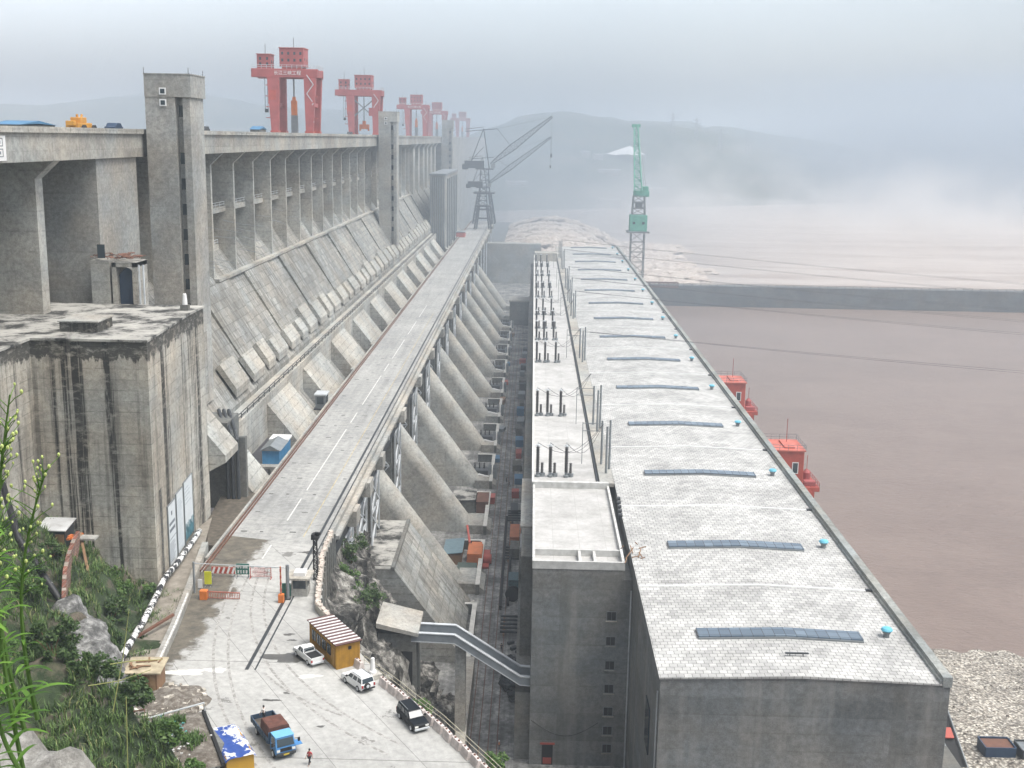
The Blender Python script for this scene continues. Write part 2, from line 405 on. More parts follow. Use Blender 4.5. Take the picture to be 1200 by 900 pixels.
# ------------------------------------------------------------------ elevator towers on the face
def tower(y, label, top, zb):
    t = thing('elevator_tower', label, 'tower', (-66, y + 4.5, zb), 'lift towers standing against the dam')
    x0, x1, y0, y1 = -70.0, -62.0, y, y + 9.2
    b = MB(); b.box(x0, x1 - 2.6, y0, y1, zb, 183 + 6.2); b.box(x1 - 2.6, x1 - 1.3, y0 + 1.7, y1, zb, 189.2); b.box(x1 - 1.3, x1, y0 + .25, y1 - .3, zb, 189.2)
    b.box(x0 - .02, x1 + .35, y0 - .12, y1 + .1, 189.2, top)
    sh = b.build('shaft', M_['tower'], t)
    MB().box(x0 - .1, x1 + .45, y0 - .22, y1 + .2, top, top + .18).build('roof_slab', M_['tower'], t)
    for z in (top - 2.9, top - 4.9):
        f = MB().box(-67.3, -66.1, y0 - .26, y0 - .1, z - .6, z + .6).build('window', M_['white'], t)
        MB().box(-67.1, -66.3, y0 - .3, y0 - .24, z - .4, z + .4).build('pane', M_['glass'], f)
    z = 187.0
    while z > zb + 6:
        MB().box(-64.45, -63.6, y0 + 1.62, y0 + 1.74, z - 1.2, z + .8).build('slot_window', M_['glass'], t)
        z -= 8.4 if z > 185 else 4.6
    b = MB()
    for q in ((x0, y0), (x1, y0), (x1, y1)): b.beam((q[0], q[1], top), (q[0], q[1], top + 1.2), .08)
    b.build('roof_rods', M_['dark_steel'], t)
    return t
tower(212.6, 'tall square concrete lift tower in front of the dam, nearest of the three', 193.1, 132)
tower(530, 'square concrete lift tower beside the second red gantry crane on the dam', 193.6, 132)
tower(892, 'faint concrete lift tower far along the dam behind the jib cranes', 195.6, 118)

# ------------------------------------------------------------------ anchor blocks in the gap left of the bridge
ang = thing('anchor_block_row', 'row of sloping concrete anchor blocks at the foot of the dam face', 'concrete blocks', (-53, 240, 105))
def anchor(y0, y1, xa=-57.15, za=125.4, xb=-47, zb=112.6, parent=ang):
    b = MB(); b.prism([(xa, za), (xb, zb), (xb, 100), (xa, 100)], y0, y1)
    return b.build('block', M_['anchor'], parent)
anchor(203.5, 215.5, -55.6, 125.2, -47.3, 114.6)
for k in range(16):
    y = 245.6 + U * k
    if y > 850: break
    anchor(y, y + 23.5)
    b = MB(); b.prism([(-57.1, 121), (-48.6, 110.6), (-48.6, 99.5), (-57.1, 99.5)], y + 26.5, y + 37); b.build('low_block', M_['slope'], ang)
MB().box(-58, -44, 200, 860, 96, 104).build('base_slab', M_['slope'], ang)
for k in range(1, 15):
    y = 245.6 + U * k
    b = MB(); b.box(-50.6, -48.3, y - 7, y + 1, 118.2, 118.7)
    for q in (-6.5, .5): b.beam((-50.4, y + q, 118.2), (-50.4, y + q, 108), .35)
    b.build('landing', M_['plain_c'], ang)

bs = thing('bend_block', 'pale sloping concrete block behind the stained abutment, with black pipes beside it', 'concrete block', (-53, 190, 120))
b = MB(); b.prism([(-58.5, 140.6), (-50.3, 130.6), (-50.3, 129.4), (-55.5, 126.5), (-58.5, 126.5)], 185.2, 193.5); b.build('block', M_['anchor'], bs)
b = MB(); b.box(-58, -54.9, 189, 193.2, 138, 150.2); b.build('pillar', M_['anchor'], bs)
for x in (-52.6, -51.7, -50.8): MB().tube([(x, 194.8, 118.5), (x, 194.8, 131.0), (x - .5, 195.8, 132.0), (x - 4, 205, 133.6)], .34, 8).build('black_pipe', M_['dark_steel'], bs)
MB().box(-58, -49.6, 195.8, 197, 118, 131).build('side_wall', M_['dark_c'], bs)
MB().box(-58, -53, 197, 205, 126, 133.2).build('landing', M_['dark_c'], bs)

# ------------------------------------------------------------------ stained abutment block
ab = thing('abutment_block', 'huge concrete abutment block streaked black by run-off, three notice boards at its foot', 'concrete block', (-60, 160, 118))
b = MB()
b.prism([(-51.7, 153), (-53.2, 177.2), (-53.2, 185.5), (-88, 185.5), (-88, 100), (-68.2, 100), (-67.6, 153)], 108, 155.3, 'z')
b.build('body', M_['abut'], ab)
b = MB(); b.prism([(-51.5, 152.8), (-53.0, 177.4), (-53.0, 185.7), (-88, 185.7), (-88, 100), (-68.0, 100), (-67.4, 152.8)], 155.3, 155.62, 'z')
m, nt, p = newmat('roof_screed')
f = ramp(nt, noise(nt, .22, 8, .7), [(.42, (.028, .028, .026)), (.52, (.30, .295, .27)), (.68, (.46, .45, .41))])
L(nt, f, p.inputs['Base Color']); p.inputs['Roughness'].default_value = .9
M_['screed'] = m
b.build('roof_slab', m, ab)
h = MB().box(-65.5, -60.2, 158.2, 164, 155.62, 157.0).build('roof_hatch', M_['abut'], ab)
MB().box(-65.7, -60.0, 158.0, 164.2, 157.0, 157.18).build('hatch_lid', M_['plain_c'], h)
# arched stair head on the back of the roof
sh = thing('stair_head', 'small concrete stair head with a dark blue arched door and rusty scrap on its roof', 'stair hut', (-67.5, 187, 155.3))
b = MB(); b.box(-71.3, -68.3, 185.9, 191.3, 148, 162.6); b.build('wall', M_['fin'], sh)
b = MB()
for x in (-67.9, -64.6): b.box(x, x + .7, 185.9, 191.3, 148, 162.3)
b.box(-67.9, -63.9, 185.9, 191.3, 161.6, 162.4); b.build('portal', M_['fin'], sh)
b = MB(); pr = [(-67.2 + 2.6 * i / 12, 160.1 + 1.2 * math.sin(math.pi * i / 12)) for i in range(13)]
b.prism([(-67.2, 150)] + pr + [(-64.6, 150)], 187.3, 187.6); b.build('arched_door', M_['dkblue'], sh)
b = MB(); r = random.Random(5)
for i in range(46):
    x, y = r.uniform(-71.4, -64), r.uniform(186, 191); b.obox((x, y, 162.75 + r.uniform(0, .7)), (r.uniform(.4, 1.8), r.uniform(.1, .5), .08), r.uniform(0, 3), ('X', r.uniform(-.6, .6)))
b.build('scrap', M_['rust'], sh)
for x in (-63.5, -62.8): MB().tube([(x, 186, 148), (x, 186, 162)], .16, 6).build('downpipe', M_['pale_steel'], sh)
MB().box(-70, -68.8, 185.7, 185.85, 163.0, 165.2).build('opening', M_['glass'], sh)
# notice boards on the right face
def face_x(y): return -51.7 - (y - 153) * .062
for y0, y1, zt, name in ((159.3, 163.6, 130.0, 'white notice board with dark heading at the abutment foot'), (164.3, 168.4, 130.3, 'plain pale notice board at the middle of the abutment foot'), (169.1, 174.6, 130.6, 'white notice board with a blue picture at its foot on the abutment')):
    zb = zt - 9.3
    t = thing('notice_board', name, 'notice board', (face_x((y0 + y1) / 2), (y0 + y1) / 2, zb), 'three notice boards on the abutment')
    def Q(y, z, d): return (face_x(y) + d, y, z)
    def plate(bm, ya, yb, za, zb_, d0, d1):
        vs = [Q(y, z, d) for z in (za, zb_) for y in (ya, yb) for d in (d0, d1)]
        bm.add(vs, [(0, 2, 3, 1), (4, 5, 7, 6), (0, 1, 5, 4), (2, 6, 7, 3), (0, 4, 6, 2), (1, 3, 7, 5)])
    b = MB(); plate(b, y0, y1, zb, zt, .04, .16); b.build('panel', plain('board_white_%d' % y0, (.6, .64, .66), .5, var=.06), t)
    b = MB(); plate(b, y0 - .12, y0, zb - .5, zt + .05, .03, .24); plate(b, y1, y1 + .12, zb - .5, zt + .05, .03, .24); plate(b, y0, y1, zt, zt + .1, .03, .2); b.build('frame', M_['steel'], t)
    b = MB(); r = random.Random(int(y0))
    if y0 < 160:
        for i in range(9): b_ = y0 + .6 + i * .36; plate(b, b_, b_ + .24, zt - 3.2, zt - 2.75, .16, .18)
        for i in range(7): b_ = y0 + .7 + i * .45; plate(b, b_, b_ + .34, zt - 4.2, zt - 3.7, .16, .18)
        plate(b, y0 + 1.8, y0 + 2.4, zt - 1.8, zt - 1.2, .16, .18)
        plate(b, y0, y1, zt - 5.3, zt - 5.2, .16, .18)
        for i in range(9): plate(b, y0 + .5, y0 + r.uniform(2.6, 3.9), zt - 5.9 - i * .34, zt - 5.8 - i * .34, .16, .18)
    elif y0 < 165:
        for i in range(17): plate(b, y0 + .5, y0 + r.uniform(2.4, 3.7), zt - 1.3 - i * .42, zt - 1.22 - i * .42, .16, .18)
    else:
        for i in range(5): plate(b, y0 + .6, y0 + r.uniform(2.5, 4.6), zt - 1.2 - i * .6, zt - 1.1 - i * .6, .16, .18)
    b.build('lettering', plain('ink_%d' % y0, (.12, .14, .17) if y0 < 160 else (.36, .41, .45), .6), t)
    if y0 > 169:
        b = MB()
        for i in range(14): yy = y0 + .1 + i * .38; plate(b, yy, yy + .4, zb, zb + 1.4 + 1.3 * abs(math.sin(i * 1.3)), .165, .19)
        b.build('picture', plain('picture_blue', (.05, .16, .2), .6, var=.5), t)
# ladder on the right face, bollard on the roof
b = MB()
for y in (155.0, 155.6): b.beam((face_x(y) + .3, y, 120), (face_x(y) + .3, y, 134), .08)
for z in np.arange(120.5, 134, .6): b.beam((face_x(155) + .3, 155, z), (face_x(155) + .3, 155.6, z), .06)
tag(b.build('wall_ladder', M_['dark_steel']), 'thin steel ladder up the corner of the stained abutment', 'ladder')
t = thing('survey_post', 'small white survey post on the edge of the abutment roof', 'post', (-54.6, 180.5, 155.62))
MB().box(-55.2, -54, 179.9, 181.1, 155.62, 156.5).build('plinth', M_['dark_c'], t)
MB().lathe([(.42, 0), (.4, .6), (.3, 1.6), (.22, 1.75)], (-54.6, 180.5, 156.5), 10).build('post', M_['white'], t)
# ================================================================== access bridge on the downstream side
br = thing('trestle_bridge', 'long straight concrete access bridge running beside the dam on steel trestles', 'bridge', (-40, 172, 116))
m, nt, p = newmat('road_concrete')
X = xyz(nt)
a = ramp(nt, noise(nt, .05, 5, .6), [(.3, (.27, .275, .27)), (.7, (.40, .40, .38))])
f = ramp(nt, noise(nt, .9, 8, .7), [(.38, .80), (.62, 1.1)])
lane = ramp(nt, noise(nt, 1, 5, .6, vscale=(.7, .03, 1)), [(.35, .86), (.65, 1.08)])
sp = ramp(nt, noise(nt, .35, 8, .75), [(.60, 0), (.70, .55)])
col = mix(nt, mix(nt, mix(nt, a, f, 1, 'MULTIPLY'), lane, 1, 'MULTIPLY'), (.15, .14, .125), sp)
jn = mth(nt, 'LESS_THAN', mth(nt, 'FRACT', mth(nt, 'DIVIDE', X[1], 10.1)), .012)
col = mix(nt, col, (.12, .12, .115), mth(nt, 'MULTIPLY', jn, .55))
L(nt, col, p.inputs['Base Color']); p.inputs['Roughness'].default_value = .85; p.inputs['Specular IOR Level'].default_value = .3
bump(nt, p, noise(nt, 3, 6, .7), .12, .05)
M_['road'] = m
MB().box(-48.2, -31.6, 160, 905, 117.4, 119.985).build('deck', m, br)
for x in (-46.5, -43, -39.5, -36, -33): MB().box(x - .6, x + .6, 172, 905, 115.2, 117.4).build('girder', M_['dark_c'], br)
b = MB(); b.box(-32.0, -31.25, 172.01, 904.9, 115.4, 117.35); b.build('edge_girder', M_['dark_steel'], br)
b = MB(); b.box(-48.5, -48.1, 165, 905, 119.2, 120.35); b.build('left_kerb', M_['plain_c'], br)
b = MB(); b.box(-31.9, -31.2, 172, 905, 119.6, 120.55); b.box(-31.2, -30.3, 178, 905, 119.0, 119.6); b.build('right_kerb', M_['plain_c'], br)
for x in (-47.85, -47.35): MB().box(x, x + .16, 160, 905, 120.0, 120.28).build('rusty_rail', M_['rust'], br)
for x0, x1 in ((-33.55, -33.1), (-32.4, -32.2)): MB().box(x0, x1, 128.7, 905, 120.004, 120.03).build('rail_groove', M_['dark_steel'], br)
b = MB()
for y0, y1 in ((166, 172), (184, 196), (201, 246), (252, 262), (270, 305), (311, 322), (330, 362), (372, 400), (410, 440)): b.box(-40.1, -39.9, y0, y1, 120.004, 120.012)
b.build('centre_line', plain('worn_line_paint', (.62, .62, .6), .7, var=.3), br)
b = MB(); b.box(-35.8, -35.68, 176, 420, 120.004, 120.012); b.build('edge_line', plain('worn_yellow_line', (.45, .36, .17), .7, var=.5), br)
b = MB(); r = random.Random(12)
for k in range(70):
    y = 178 + k * 10.1
    if y > 890: break
    for x in (-46.3, -43.2, -38.4, -34.6):
        if r.random() < .62: b.box(x, x + r.uniform(.5, 1.2), y, y + r.uniform(.25, .5), 120.004, 120.01)
b.build('drain_covers', plain('drain_dark', (.06, .06, .06), .8), br)
b = MB()
for k in range(60): b.box(-31.3, -30.2, 196 + k * 11.8, 197 + k * 11.8, 118.4, 119.5)
b.build('edge_beams', M_['plain_c'], br)
def trestle(y, zb=None):
    t = MB()
    zb = zb or (101 if y < 240 else 82.5)
    zc = 114.6
    cols = [(x, q) for x in (-46, -39.5, -33.2) for q in (y - 4.6, y + 4.6)]
    for x in (-46, -39.5, -33.2): t.box(x - .7, x + .7, y - 6, y + 6, zc, 115.3)
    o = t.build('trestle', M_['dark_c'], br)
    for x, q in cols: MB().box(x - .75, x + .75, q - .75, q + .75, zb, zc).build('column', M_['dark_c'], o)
    b = MB(); n = 2 if zb > 90 else 4
    for i in range(n):
        z0 = zb + (zc - zb) * i / n; z1 = zb + (zc - zb) * (i + 1) / n
        for x in (-31.5,):
            b.beam((x, y - 5.6, z0), (x, y + 5.6, z1), .3); b.beam((x, y + 5.6, z0), (x, y - 5.6, z1), .3); b.beam((x, y - 5.6, z1), (x, y + 5.6, z1), .3)
        for q in (y - 5.5, y + 5.5):
            for xa, xb in ((-46, -39.5), (-39.5, -33)):
                b.beam((xa, q, z0), (xb, q, z1), .24); b.beam((xb, q, z0), (xa, q, z1), .24); b.beam((xa, q, z1), (xb, q, z1), .24)
    for q in (y - 5.6, y, y + 5.6): b.beam((-31.5, q, zb), (-31.5, q, zc), .34)
    b.build('bracing', M_['pale_steel'], o)
    MB().box(-32.2, -29.6, y - 2.2, y + 2.2, 116.4, 119.2).build('corbel', M_['plain_c'], br)
for k in range(17): trestle(229.5 + U * k)
trestle(211, 103); trestle(194, 108.5)

# ================================================================== penstocks
def penstock_mesh():
    """half-round concrete casing coming down at 54 degrees, local origin at its toe"""
    b = MB(); r = 3.4; n = 20
    sx, sz = -math.cos(rad(53.6)), math.sin(rad(53.6))        # up-slope direction in (x, z)
    nx, nz = math.sin(rad(53.6)), math.cos(rad(53.6))         # outward normal
    prof = [(-r, -34)] + [(-r * math.cos(math.pi * i / n), r * math.sin(math.pi * i / n) - r) for i in range(n + 1)] + [(r, -34)]
    vs = []; S = [-2 + 3.0 * i for i in range(17)]
    for s in S:
        for (y, h) in prof: vs.append((sx * s + nx * h, y, sz * s + nz * h))
    m = len(prof)
    fs = [(i * m + k, i * m + k + 1, (i + 1) * m + k + 1, (i + 1) * m + k) for i in range(len(S) - 1) for k in range(m - 1)]
    fs += [tuple(range(m - 1, -1, -1)), tuple(range((len(S) - 1) * m, len(S) * m))]
    b.add(vs, fs); return b
pens = None
for k in range(12):
    y = 252 + U * k
    lab = 'half round concrete penstock casing, %s one from the near end of the bridge' % ORD[k]
    if pens is None:
        t = thing('penstock', lab, 'penstock', (-13.2, y, 82.6), 'penstock casings under the access bridge')
        b = penstock_mesh(); b.v = [(v[0] - 13.2, v[1] + y, v[2] + 82.6) for v in b.v]
        o = b.build('casing', M_['pen'], t)
        o.data.polygons.foreach_set('use_smooth', [len(q.vertices) == 4 for q in o.data.polygons])
        es = o.modifiers.new('es', 'EDGE_SPLIT'); es.split_angle = rad(40)
        c = MB(); c.prism([(-15.5, 80), (-15.5, 84.4), (-11.6, 84.4), (-9.4, 82.9), (-9.4, 80)], y - 5, y + 5); c.build('toe_block', M_['plain_c'], t)
        pens = t
    else: dup(pens, (-13.2, y, 82.6), None, lab)

# sloping block in front of the first penstock, with its flat top
t = thing('thrust_block', 'broad concrete block with a flat top and a long sloping face below the bridge', 'concrete block', (-22, 226, 82))
b = MB(); b.prism([(-40, 101.2), (-25.6, 101.2), (-12.2, 83.4), (-12.2, 80), (-20.5, 80), (-40, 80)], 211.5, 240.5); b.build('body', M_['slope'], t)
b = MB(); b.box(-40, -26.2, 213, 240.2, 101.2, 101.36); b.build('top_screed', M_['screed'], t)
b = MB(); b.box(-26.1, -25.4, 211.4, 240.6, 101.0, 101.6); b.build('edge_kerb', M_['dark_c'], t)
MB().box(-33.9, -26.6, 209.4, 211.48, 82, 92.5).build('opening', M_['black'], t)
MB().prism([(-26.6, 96), (-21.8, 89), (-21.8, 82), (-26.6, 82)], 209.6, 211.47).build('near_wall', M_['dark_c'], t)

# L-shaped retaining walls at the penstock toes
rw = None
for k in range(11):
    y = 206 + U * k
    lab = 'low concrete retaining wall with a pale top, beside the %s penstock toe' % ORD[k]
    if rw is None:
        rw = thing('retaining_wall', lab, 'wall', (-11, y, 82), 'retaining walls along the trench')
        b = MB(); b.box(-11.3, -10.5, y, y + 30, 82, 84.4); b.box(-16, -11.3, y + 29.2, y + 30, 82, 84.4) 
        b.build('wall', M_['dark_c'], rw)
        b = MB(); b.box(-11.4, -10.4, y, y + 30, 84.4, 84.55); b.box(-16, -11.4, y + 29.1, y + 30, 84.4, 84.55); b.build('coping', M_['white'] if 0 else plain('pale_coping', (.58, .57, .53), .8), rw)
        b = MB(); b.prism([(-16, y + 30.2), (-11.4, y + 30.2), (-11.4, y + 37)], 82.0, 82.25, 'z'); b.build('pale_pad', plain('pale_pad', (.5, .48, .43), .9, var=.4), rw)
    else: dup(rw, (-11, y, 82), None, lab)

# ================================================================== powerhouse hall
hall = thing('powerhouse_hall', 'very long powerhouse hall with a white tiled roof and blue grey skylights', 'powerhouse', (35, 134, 82))
XL, XR, XC, Y0, Y1 = 17.0, 52.6, 34.8, 134.0, 722.0
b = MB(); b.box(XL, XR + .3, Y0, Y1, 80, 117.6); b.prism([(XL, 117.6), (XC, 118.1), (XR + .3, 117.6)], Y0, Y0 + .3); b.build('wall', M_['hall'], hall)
# tiled roof
m, nt, p = newmat('roof_tiles')
bt = N(nt, 'ShaderNodeTexBrick'); bt.offset = .5; bt.inputs['Scale'].default_value = 1
bt.inputs['Color1'].default_value = (.53, .53, .52, 1); bt.inputs['Color2'].default_value = (.34, .34, .34, 1); bt.inputs['Mortar'].default_value = (.22, .22, .21, 1)
bt.inputs['Mortar Size'].default_value = .05; bt.inputs['Brick Width'].default_value = 1.0; bt.inputs['Row Height'].default_value = .95; bt.inputs['Bias'].default_value = -.35
L(nt, posn(nt), bt.inputs['Vector'])
w1 = ramp(nt, noise(nt, .12, 6, .65), [(.38, .76), (.58, 1.02)])
w2 = ramp(nt, noise(nt, .5, 8, .75), [(.40, .66), (.56, 1.0)])
w3 = ramp(nt, noise(nt, 1, 4, .6, vscale=(.05, 1.2, 1)), [(.3, .93), (.7, 1.05)])
col = mix(nt, mix(nt, mix(nt, bt.outputs['Color'], w1, 1, 'MULTIPLY'), w2, .5, 'MULTIPLY'), w3, 1, 'MULTIPLY')
hsp = mix(nt, col, (1.0, 1.0, .985), 1, 'MULTIPLY')
L(nt, hsp, p.inputs['Base Color']); p.inputs['Roughness'].default_value = .8; p.inputs['Specular IOR Level'].default_value = .2
bump(nt, p, bt.outputs['Fac'], .2, .03)
M_['tiles'] = m
b = MB(); b.prism([(XL - .15, 117.75), (XC, 118.4), (XR + .35, 117.75), (XR + .35, 117.55), (XC, 118.1), (XL - .15, 117.55)], Y0 - .15, Y1 + .2)
roof = b.build('roof', m, hall)
def rz(x): return 118.4 - abs(x - XC) / (XR + .35 - XC) * .65
SKY_Y = [146.5, 181.5, 223.4] + [223.4 + 40.75 * i for i in range(1, 13)]
gm, nt, p = newmat('skylight_glass')
X = xyz(nt)
pf = mth(nt, 'MAXIMUM', mth(nt, 'LESS_THAN', mth(nt, 'FRACT', mth(nt, 'DIVIDE', X[0], 1.45)), .07), mth(nt, 'LESS_THAN', mth(nt, 'FRACT', mth(nt, 'DIVIDE', X[1], 1.5)), .07))
wn = N(nt, 'ShaderNodeTexWhiteNoise', noise_dimensions='2D'); cb = N(nt, 'ShaderNodeCombineXYZ')
L(nt, mth(nt, 'FLOOR', mth(nt, 'DIVIDE', X[0], 1.45)), cb.inputs[0]); L(nt, mth(nt, 'FLOOR', mth(nt, 'DIVIDE', X[1], 1.5)), cb.inputs[1]); L(nt, cb.outputs[0], wn.inputs['Vector'])
gcol = ramp(nt, wn.outputs['Value'], [(0, (.075, .105, .14)), (1, (.14, .185, .23))])
L(nt, mix(nt, gcol, (.05, .06, .07), pf), p.inputs['Base Color']); p.inputs['Roughness'].default_value = .25; p.inputs['Specular IOR Level'].default_value = .4
for i, y in enumerate(SKY_Y):
    b = MB(); xs = [23.2, XC, 45.2]; h = .42
    for xa, xb in ((23.2, XC), (XC, 45.2)):
        za, zb = rz(xa), rz(xb)
        vs = [(xa, y - 1.45, za - .1), (xb, y - 1.45, zb - .1), (xb, y + 1.45, zb - .1), (xa, y + 1.45, za - .1), (xa, y - 1.3, za + h), (xb, y - 1.3, zb + h), (xb, y + 1.3, zb + h), (xa, y + 1.3, za + h)]
        b.add(vs, [(4, 5, 6, 7), (0, 1, 5, 4), (2, 3, 7, 6), (3, 0, 4, 7), (1, 2, 6, 5)])
    s = b.build('skylight', gm, hall)
    b = MB()
    for xa, xb in ((23.2, XC), (XC, 45.2)):
        for q in (-1.5, 1.5): b.beam((xa, y + q, rz(xa) + .12), (xb, y + q, rz(xb) + .12), .12, .3)
    b.build('skylight_frame', M_['steel'], s)
    # mushroom ventilators
    v = MB().lathe([(.42, -.2), (.42, .55), (.56, .6), (.56, .8), (.4, .85)], (48.9, y + 1, rz(48.9)), 12).build('ventilator', M_['steel'], hall)
    MB().lathe([(.28, .8), (.74, .92), (.8, 1.06), (.6, 1.32), (.2, 1.42)], (48.9, y + 1, rz(48.9)), 14).build('ventilator_hood', plain('hood_blue_%d' % i, (.12, .42, .55), .45), v)
# expansion joints
for ya, yb in zip(SKY_Y, SKY_Y[1:]):
    b = MB(); y = (ya + yb) / 2
    for xa, xb in ((XL, XC), (XC, XR - 1.6)): b.beam((xa, y, rz(xa) + .06), (xb, y, rz(xb) + .06), .3, .14)
    j = b.build('expansion_joint', M_['white'], hall)
    MB().box(XR - 1.9, XR - 1.0, y - .3, y + .3, rz(XR - 1.4) + .02, rz(XR - 1.4) + .3).build('gutter_outlet', M_['dark_steel'], hall)
# parapet with gutter on the river side
b = MB(); b.box(XR - .75, XR + .42, Y0 - .2, Y1, 117.4, 118.75); b.box(XR - 1.0, XR - .75, Y0 - .1, Y1, 117.6, 118.2); b.build('parapet', concrete('parapet_concrete', (.27, .28, .27), lift=50, line=0, tint=.1, streak=.2, stain=.4, panel=6), hall)
# walkway on the dam side, and a dark strip standing in for the shaded gap
b = MB(); b.box(14.05, 16.8, 217, Y1, 117.0, 117.75); b.build('side_walk', M_['plain_c'], hall)
MB().box(13.55, 14.0, 217, Y1 - 50, 112, 117.2).build('gap_shade_strip', M_['dark_steel'], hall)
# small sensor on the roof near the front edge, litter boards
b = MB(); b.box(33.6, 36.6, 139.6, 139.9, rz(35) + .3, rz(35) + .45); b.beam((34.2, 139.7, rz(35)), (34.2, 139.7, rz(35) + .4), .1); b.beam((35.9, 139.7, rz(35)), (35.9, 139.7, rz(35) + .4), .1)
b.build('roof_bracket', M_['dark_steel'], hall)
b = MB(); b.box(16.82, 16.98, 143, 147.5, 102, 108.5); b.build('wall_opening', M_['glass'], hall)
b = MB(); b.tube([(16.8, 173.9, 82), (16.8, 173.9, 113)], .14, 8); b.tube([(16.85, 135, 82), (16.85, 135, 115.4)], .1, 8); b.build('downpipe', M_['pale_steel'], hall)

# terrace along the hall
ter = thing('terrace_block', 'long lower block between trench and hall, its pale flat roof full of black bushings', 'building', (8, 440, 82))
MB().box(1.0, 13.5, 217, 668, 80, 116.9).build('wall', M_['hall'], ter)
m, nt, p = newmat('terrace_slabs')
X = xyz(nt)
g = mth(nt, 'MAXIMUM', mth(nt, 'LESS_THAN', mth(nt, 'FRACT', mth(nt, 'DIVIDE', X[0], 4.4)), .018), mth(nt, 'LESS_THAN', mth(nt, 'FRACT', mth(nt, 'DIVIDE', X[1], 6.4)), .014))
a = ramp(nt, noise(nt, .2, 7, .68), [(.34, (.34, .335, .32)), (.60, (.48, .475, .46))])
a = mix(nt, a, ramp(nt, noise(nt, 1.2, 6, .7), [(.3, .84), (.6, 1.02)]), 1, 'MULTIPLY')
sp = ramp(nt, noise(nt, .55, 8, .75), [(.64, 0), (.70, .7)])
a = mix(nt, mix(nt, a, (.17, .165, .15), sp), (.3, .3, .28), mth(nt, 'MULTIPLY', g, .75))
L(nt, a, p.inputs['Base Color']); p.inputs['Roughness'].default_value = .85
M_['slabs'] = m
MB().box(1.2, 13.4, 217.6, 667.8, 116.9, 117.0).build('roof', m, ter)
b = MB(); b.box(.8, 1.2, 217, 668, 116.6, 117.75); b.build('parapet', plain('pale_parapet', (.6, .6, .57), .8), ter)
b = MB(); b.box(1.2, 13.4, 640, 652, 117.0, 121.5); b.build('end_kiosk', M_['plain_c'], ter)

# ================================================================== side building at the near end
sb = thing('auxiliary_building', 'grey concrete building with a column of seven small windows and a white slab roof', 'building', (8, 174.5, 82))
SX0, SX1, SY0, SY1 = 1.1, 15.6, 174.5, 217.0
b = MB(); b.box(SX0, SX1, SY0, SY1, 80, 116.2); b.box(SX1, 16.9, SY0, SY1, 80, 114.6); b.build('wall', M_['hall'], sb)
b = MB(); b.box(SX0 + .3, SX1 - .3, 180.4, SY1 - .9, 116.2, 116.75); b.box(SX0 + .3, SX1 - .3, SY0 + .3, 180.1, 116.2, 116.3); b.build('roof', m, sb)
b = MB()
b.box(SX0 - .1, SX0 + .32, SY0 + .32, SY1 - .9, 116.2, 117.5); b.box(SX1 - .32, SX1 + .1, SY0 + .32, SY1 - .9, 116.2, 117.5)
b.box(SX0 - .1, SX1 + .1, SY0 - .1, SY0 + .32, 116.2, 117.5); b.box(SX0 - .1, SX1 + .1, SY1 - .9, SY1 + .1, 116.2, 118.0)
b.box(SX0 + .32, SX1 - .32, 180.1, 180.5, 116.2, 117.4)
for x in (8.4, 10.8): b.box(x, x + .45, SY0 + .33, 180.1, 116.3, 117.3)
b.build('parapet', plain('light_parapet', (.5, .5, .48), .85, var=.25), sb)
for i, z in enumerate((108.4, 104.1, 99.9, 95.8, 91.8, 88.4, 85.2)):
    f = MB()
    for x0, x1, z0, z1 in ((13.05, 13.15, -.8, .8), (14.55, 14.65, -.8, .8), (13.15, 14.55, -.8, -.7), (13.15, 14.55, .7, .8), (13.82, 13.86, -.7, .7)): f.box(x0, x1, SY0 - .06, SY0 + .05, z + z0, z + z1)
    w = f.build('window', M_['steel'], sb)
    MB().box(13.15, 14.55, SY0 - .03, SY0 + .02, z - .7, z + .7).build('pane', M_['black'], w)
    MB().box(12.95, 14.75, SY0 - .22, SY0, z - .95, z - .81).build('sill', M_['plain_c'], w)
d = MB().box(3.2, 5.0, SY0 - .05, SY0 + .02, 82, 85.6).build('door', M_['black'], sb)
MB().box(2.9, 5.3, SY0 - .12, SY0 - .01, 85.65, 85.95).build('lintel', M_['redd'], d); MB().box(3.4, 4.8, SY0 - .09, SY0 - .055, 82.2, 83.3).build('red_sheet', M_['redd'], d)
b = MB(); b.box(-1.4, SX0 - .01, 176, 668, 80.5, 94); b.box(-.9, SX0 - .02, 190, 668, 94, 112.4); b.build('lower_wing', M_['dark_c'], sb)
b = MB(); b.box(-1.2, SX0 - .03, 205, 236, 112.4, 112.7); b.box(-1.5, -1.39, 225, 229, 90, 105); b.build('ledge', M_['plain_c'], sb)
r = random.Random(4)
for i in range(10): x, y = r.uniform(15.2, 18.5), r.uniform(174, 183); tag(MB().beam((x, y, 117.8 + r.uniform(0, .5)), (x + r.uniform(-1, 1.6), y + r.uniform(-4, 4), 118.6 + r.uniform(-.4, .5)), .13).build('timber_pole', M_['wood']), 'loose timber pole left on the roof edge between the buildings', 'pole', 'timber poles on the roof edge')
b = MB(); pts = [(1.3 + 11 * i / 14, SY0 - .12, 90 - 2.6 * math.sin(math.pi * i / 14) - .2 * i / 14) for i in range(15)]
tag(b.tube(pts, .05, 5).build('slack_cable', M_['black']), 'slack black cable across the wall of the windowed building', 'cable')
for i in range(5): tag(MB().tube([(16.2 + .08 * i, 197 + 2.4 * i, 117.95), (16.9 + .08 * i, 197 + 2.4 * i, 117.95)], .38, 10).build('gas_bottle', M_['dark_steel']), 'dark gas bottle in the row lying between the white roofs', 'gas bottle', 'gas bottles between the roofs')

